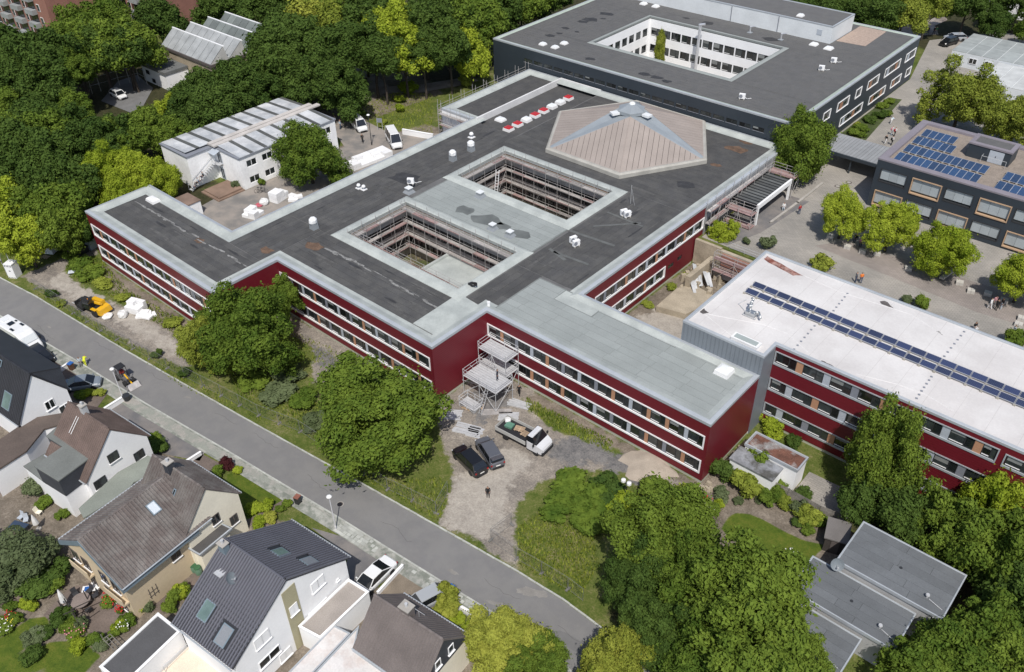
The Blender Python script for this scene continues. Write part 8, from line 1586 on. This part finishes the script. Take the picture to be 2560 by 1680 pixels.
def wallrun(label, pts, h, w_, m_, z=Z0):
    t = thing('low_wall', label, 'wall', (*pts[0],z), 0)
    for a, b in zip(pts, pts[1:]):
        a, b = Vector(a), Vector(b); d_ = (b-a); part('wall_section', MB().obox((a.x+b.x)/2,(a.y+b.y)/2,z-0.1,z+h,d_.length+w_,w_,math.atan2(d_.y,d_.x)), m_, t, world=True); part('coping', MB().obox((a.x+b.x)/2,(a.y+b.y)/2,z+h,z+h+0.06,d_.length+w_+0.06,w_+0.08,math.atan2(d_.y,d_.x)), m_, t, world=True)
wallrun('low white wall beside the drive at the lamp post', [(-29.3,-26.6),(-29.5,-24.3)], 0.7, 0.22, whitewall); wallrun('low white wall at the drive of the cream gable house', [(-40.8,-26.5),(-41.0,-25.5)], 0.6, 0.2, whitewall); wallrun('low pale wall between drive and front lawn', [(-14.3,-25.3),(-14.3,-23.4)], 0.5, 0.2, whitewall); wallrun('low pale wall along the white car drive', [(15.0,-22.9),(14.5,-19.3)], 0.5, 0.18, whitewall); wallrun('white edging wall of the gravel bed by the pavement', [(21.2,-19.0),(25.5,-18.5)], 0.35, 0.2, whitewall); wallrun('white ramp wall beside the nearer white van', [(-52.1,44.1),(-46.6,45.9)], 1.0, 0.3, whitewall, Z1)
wallrun('concrete kerb wall along the canopy ramp', [(13.0,57.5),(13.3,65.3),(13.4,73.6)], 0.25, 0.3, conc, Z1)
structure('canopy_ramp', MB().sheet([(7.3,48.5),(11.2,47.8),(13.2,54),(14.4,67),(7.3,67)], Z1+0.045), asph_d)
# garden furniture
furn = mat('dark_rattan',(0.035,0.036,0.042),0.7,0.1); tabm = mat('garden_table_top',(0.20,0.165,0.15),0.6,0.1)
t = thing('garden_table', 'oval brown garden table on the terrace behind the yellow house', 'table', (*(-5.6,-42.0),Z0+0.03), 0.2); part('table_top', MB().lathe([(0.9,0.70),(0.9,0.75)],18), tabm, t)
for a in range(4): part('leg', MB().tube((0.55*math.cos(a*1.57+.8),0.55*math.sin(a*1.57+.8),0),(0.5*math.cos(a*1.57+.8),0.5*math.sin(a*1.57+.8),0.7),0.03,5), furn, t)
def chair(label, x, y, rz, m_=None):
    t = thing('garden_chair', label, 'chair', (x,y,Z0+0.03), rz, 'garden chairs'); part('seat', MB().box(-0.25,0.25,-0.25,0.25,0.40,0.45), m_ or furn, t); part('backrest', MB().slab([(-0.25,0.25,0.45),(0.25,0.25,0.45),(0.25,0.38,1.0),(-0.25,0.38,1.0)],0.04), m_ or furn, t)
    for a in ((-.22,-.22),(.22,-.22),(-.22,.22),(.22,.22)): part('leg', MB().tube((*a,0),(*a,0.4),0.02,4), m_ or furn, t)
for i, (dx, dy, a) in enumerate(((1.3,0,-1.57),(-1.3,0.1,1.57),(0.2,1.2,0),(0.5,-1.2,3.14),(-0.6,-1.1,3.0),(-0.7,1.1,0.2))):
    p = (-5.6,-42.0); chair(f'dark garden chair round the oval table, {ORD[i]} clockwise from the right', p[0]+dx, p[1]+dy, a)
def parasol(label, x, y, h):
    t = thing('closed_parasol', label, 'parasol', (x,y,Z0+0.03), 0); part('canopy', MB().lathe([(0.32,0.9),(0.22,h*0.7),(0.05,h)],9), bagm, t); part('pole', MB().tube((0,0,0),(0,0,h),0.03,5), galv, t); part('base', MB().lathe([(0.3,0),(0.28,0.1)],12), conc, t)
parasol('closed white parasol beside the oval table', *(-6.6,-43.1), 2.6); parasol('closed white parasol beside the blue table', *(-17.9,-40.4), 2.2)
t = thing('garden_table', 'dark blue rectangular table in the left courtyard garden', 'table', (*(-19.2,-41.7),Z0), 0.4); part('table_top', MB().box(-0.9,0.9,-0.5,0.5,0.7,0.75), mat('blue_table',(0.035,0.055,0.095),0.5), t)
for a in ((-.8,-.4),(.8,-.4),(-.8,.4),(.8,.4)): part('leg', MB().tube((*a,0),(*a,0.7),0.03,4), furn, t)
chair('pale chair at the blue table', *(-19.7,-40.8), 1.0, p_lt); chair('pale chair behind the blue table', *(-20.5,-41.0), 0.3, p_lt); chair('cream chair at the potted shrub in the left garden', *(-19.7,-39.4), 2.0, creamw)
t = thing('sun_lounger', 'white lounger with blue towel by the yellow house wall', 'lounger', (*(-6.5,-40.6),Z0+0.03), 0.9); part('frame', MB().box(-0.8,0.8,-0.35,0.35,0.3,0.36), white, t); part('towel', MB().box(-0.6,0.1,-0.25,0.25,0.36,0.38), bluel, t)
for a in ((-.7,-.3),(.7,-.3),(-.7,.3),(.7,.3)): part('leg', MB().tube((*a,0),(*a,0.3),0.025,4), white, t)
t = thing('pergola', 'dark timber pergola lattice in the rose bed', 'pergola', (*(-4.9,-43.1),Z0)); 
for p in ((-5.7,-43.1),(-4.1,-43.2),(-5.2,-41.5),(-5.9,-43.6)): part('post', MB().obox(p[0],p[1],Z0,Z0+2.1,0.09,0.09), MATS['dark_timber'], t, world=True)
for p, q in (((-4.1,-43.3),(-3.6,-41.5)),((-3.7,-43.4),(-2.3,-43.5)),((-4.1,-44.0),(-3.8,-43.1)),((-2.8,-43.3),(-2.8,-42.3))): part('beam', MB().tube((*p,1.7),(*q,1.7),0.05,4), MATS['dark_timber'], t, world=True)
t = thing('trellis', 'grey wooden trellis frame at the corner of the dark flat garage', 'trellis', (*(0.2,-42.5),Z0)); gt = MATS['grey_timber']
ta, tb, tc = Vector((0.3,-42.8)), Vector((2.1,-42.7)), Vector((0.3,-42.1)); te = tc-ta
for k in range(5): a = ta+(tb-ta)*(k/4); b = a+te; part('bar', MB().tube((a.x,a.y,0.8),(b.x,b.y,0.8),0.035,4), gt, t, world=True)
for k in range(3): a = ta+te*(k/2); b = tb+te*(k/2); part('bar', MB().tube((a.x,a.y,0.83),(b.x,b.y,0.83),0.035,4), gt, t, world=True)
for p in ((-0.2,-42.7),(1.6,-42.6)): part('post', MB().tube((*p,Z0),(*p,0.9),0.05,4), gt, t, world=True)
# flower clumps
def flowers(label, x, y, r, c, n_=26):
    t = thing('flower_clump', label, 'flowers', (x,y,Z0), 0, 'flower clumps'); m_ = mat('petal_'+c, {'red':(0.5,0.02,0.02),'pink':(0.62,0.22,0.26),'white':(0.75,0.75,0.70),'yellow':(0.65,0.55,0.04)}[c], 0.6, 0.1)
    mb = MB(); 
    for k in range(n_): a = rnd.uniform(0,6.3); q = r*math.sqrt(rnd.random()); mb.ball((q*math.cos(a),q*math.sin(a),rnd.uniform(0.35,0.95)),0.075,0.7,5,3)
    o_ = part('blossoms', mb, m_, t); o_['kind'] = 'stuff'; f_ = put('foliage', rnd.choice(SHR), t, (0,0,0.35), (0,0,0), (r*1.05,r*1.05,0.42)); f_.material_slots[0].link = 'OBJECT'; f_.material_slots[0].material = LEAF['g']
for lb, p, r, c in (('pink rose clump beside the garden lawn',(-3.0,-43.9),0.9,'pink'),('red and white flowers at the yellow house wall',(-3.9,-40.1),0.9,'red'),('white flowers along the trellis bed',(-0.1,-40.8),0.6,'white'),('white flowering border at the left garden edge',(-8.7,-48.1),1.2,'white'),('yellow flowers in the left garden border',(-8.5,-47.2),0.5,'yellow'),('dark red flowers in the left garden border',(-9.3,-47.1),0.5,'red'),('red flower pot clump on the terrace edge',(-2.0,-40.1),0.35,'red'),('red roses beside the oval lawn bed',(32.7,7.1),0.8,'red'),('white roses beside the oval lawn bed',(33.7,6.4),0.7,'white'),('white flowers at the bungalow corner of the lawn',(42.9,6.7),0.8,'white')): flowers(lb, *p, r, c)
# weeds and tall grass: real blades scattered through the rough areas
def blades(name, polys, n_, label, cat, hmin, hmax, lm, zfun=None):
    mb = MB(); g = random.Random(99)
    for pl_, k in zip(polys, n_):
        x0, x1 = min(p[0] for p in pl_), max(p[0] for p in pl_); y0, y1 = min(p[1] for p in pl_), max(p[1] for p in pl_)
        px_ = np.array([g.uniform(x0,x1) for _ in range(k)]); py_ = np.array([g.uniform(y0,y1) for _ in range(k)]); ok = inpoly(pl_, px_, py_)
        for x, y in zip(px_[ok], py_[ok]):
            z = tz(x,y); h = g.uniform(hmin,hmax); a = g.uniform(0,6.3); w_ = h*0.22; dx, dy = math.cos(a)*w_, math.sin(a)*w_; tx, ty = g.uniform(-.5,.5)*h, g.uniform(-.5,.5)*h
            mb.add([(x-dx,y-dy,z-0.02),(x+dx,y+dy,z-0.02),(x+tx+dx*.4,y+ty+dy*.4,z+h)],[(0,1,2)])
    o_ = part(name, mb, lm); tag(o_, label, cat, kind='stuff'); return o_
VERGE = [[(-64.4,-19.7),(-54.2,-18.7),(-39.6,-17.7),(-28.7,-15.9),(-17.4,-15.2),(-3.7,-11.4),(-2.6,-12.3),(-13.7,-15.7),(-26.5,-18.3),(-39.2,-18.9),(-60.6,-20.4)],
 [(-2.1,-13.3),(4.8,-12.4),(8.8,-8.2),(11.0,-9.0),(13.3,-12.9),(5.9,-13.4),(-0.7,-14.5)], [(19.8,-8.3),(20.2,-4.6),(26.5,-4.1),(28.9,-6.2),(29.9,-10.7),(23.3,-11.7)],
 [(-65.8,-12.8),(-62.8,-9.7),(-50.5,-11.5),(-39.0,-10.5),(-36.9,-12.9),(-48.0,-13.5),(-56.4,-14.5),(-62.5,-15.1)], [(7.6,7.7),(12.1,8.0),(20.1,8.4),(20.3,6.8),(13.4,5.8),(8.5,6.3)],
 [(-67.7,44.6),(-67.6,56.3),(-61.3,60.5),(-48.5,47.8),(-53.7,45.2),(-59.2,43.9)], [(-26.9,-11.7),(-4.4,-8.3),(-1.6,-12.0),(-18.8,-15.0)], [(-31.7,-3.3),(-13.5,-0.5),(-11.8,-3.2),(-25.7,-6.4)]]
blades('tall_grass', VERGE, [5000,2600,4200,3200,1400,5200,3000,1600], 'tall rough grass on the verges and meadow', 'grass', 0.12, 0.42, LEAF['y'])
blades('weeds', VERGE[:5]+[VERGE[6]], [1600,900,1300,1800,700,1600], 'green weeds among the rough grass', 'weeds', 0.18, 0.5, LEAF['g'])

# repairs, cracks and dust on the road
patch_m = mat('road_patch',(0.155,0.154,0.154),0.9,0.06,1,22,0.08); crack_m = mat('road_crack',(0.07,0.068,0.066),0.95,0.1); dust_m = mat('road_dust',(0.225,0.215,0.20),0.95,0.12,1.2,16,0.12)
road_o = bpy.data.objects['road']
def rpatch(x, y, l, w_, a, m_, name='road_patch', dz=0.034, jag=0.06):
    c, q = math.cos(a), math.sin(a); pts = []
    for i in range(24):
        t_ = 2*math.pi*i/24; u = math.copysign(abs(math.cos(t_))**0.5, math.cos(t_))*l/2*(1+rnd.uniform(-jag,jag)); v = math.copysign(abs(math.sin(t_))**0.5, math.sin(t_))*w_/2*(1+rnd.uniform(-jag,jag)); pts.append((x+u*c-v*q, y+u*q+v*c))
    part(name, MB().sheet(pts, Z0+dz), m_, road_o)
for x, y, l, w_, m_ in ((33,-14.9,5,1.2,patch_m),): rpatch(x, y, l, w_, 0.11, m_)
for p, l, w_ in (((26.0,-13.2),2.6,0.9),((28.3,-15.8),1.0,0.5),((18.6,-16.4),1.2,0.35),((24.4,-16.3),1.9,0.45),((-24.1,-18.8),0.9,0.3),((-51.2,-23.0),0.6,0.25)): rpatch(*p, l, w_, rnd.uniform(0,1.2), dust_m, 'dust_patch', 0.036, 0.35)
for k in range(9):
    x = -55+k*11+rnd.uniform(-3,3); i_ = min(range(len(RL)), key=lambda i: abs(RL[i][0]-x)); y = RL[i_][1]+rnd.uniform(1.2,3.8)+(x-RL[i_][0])*0.1; pts = [(x,y)]
    for j in range(7): pts.append((pts[-1][0]+rnd.uniform(0.3,0.9), pts[-1][1]+rnd.uniform(-.25,.35)))
    part('crack', MB().path([(a,b,Z0+0.033) for a,b in pts],0.012,3), crack_m, road_o)
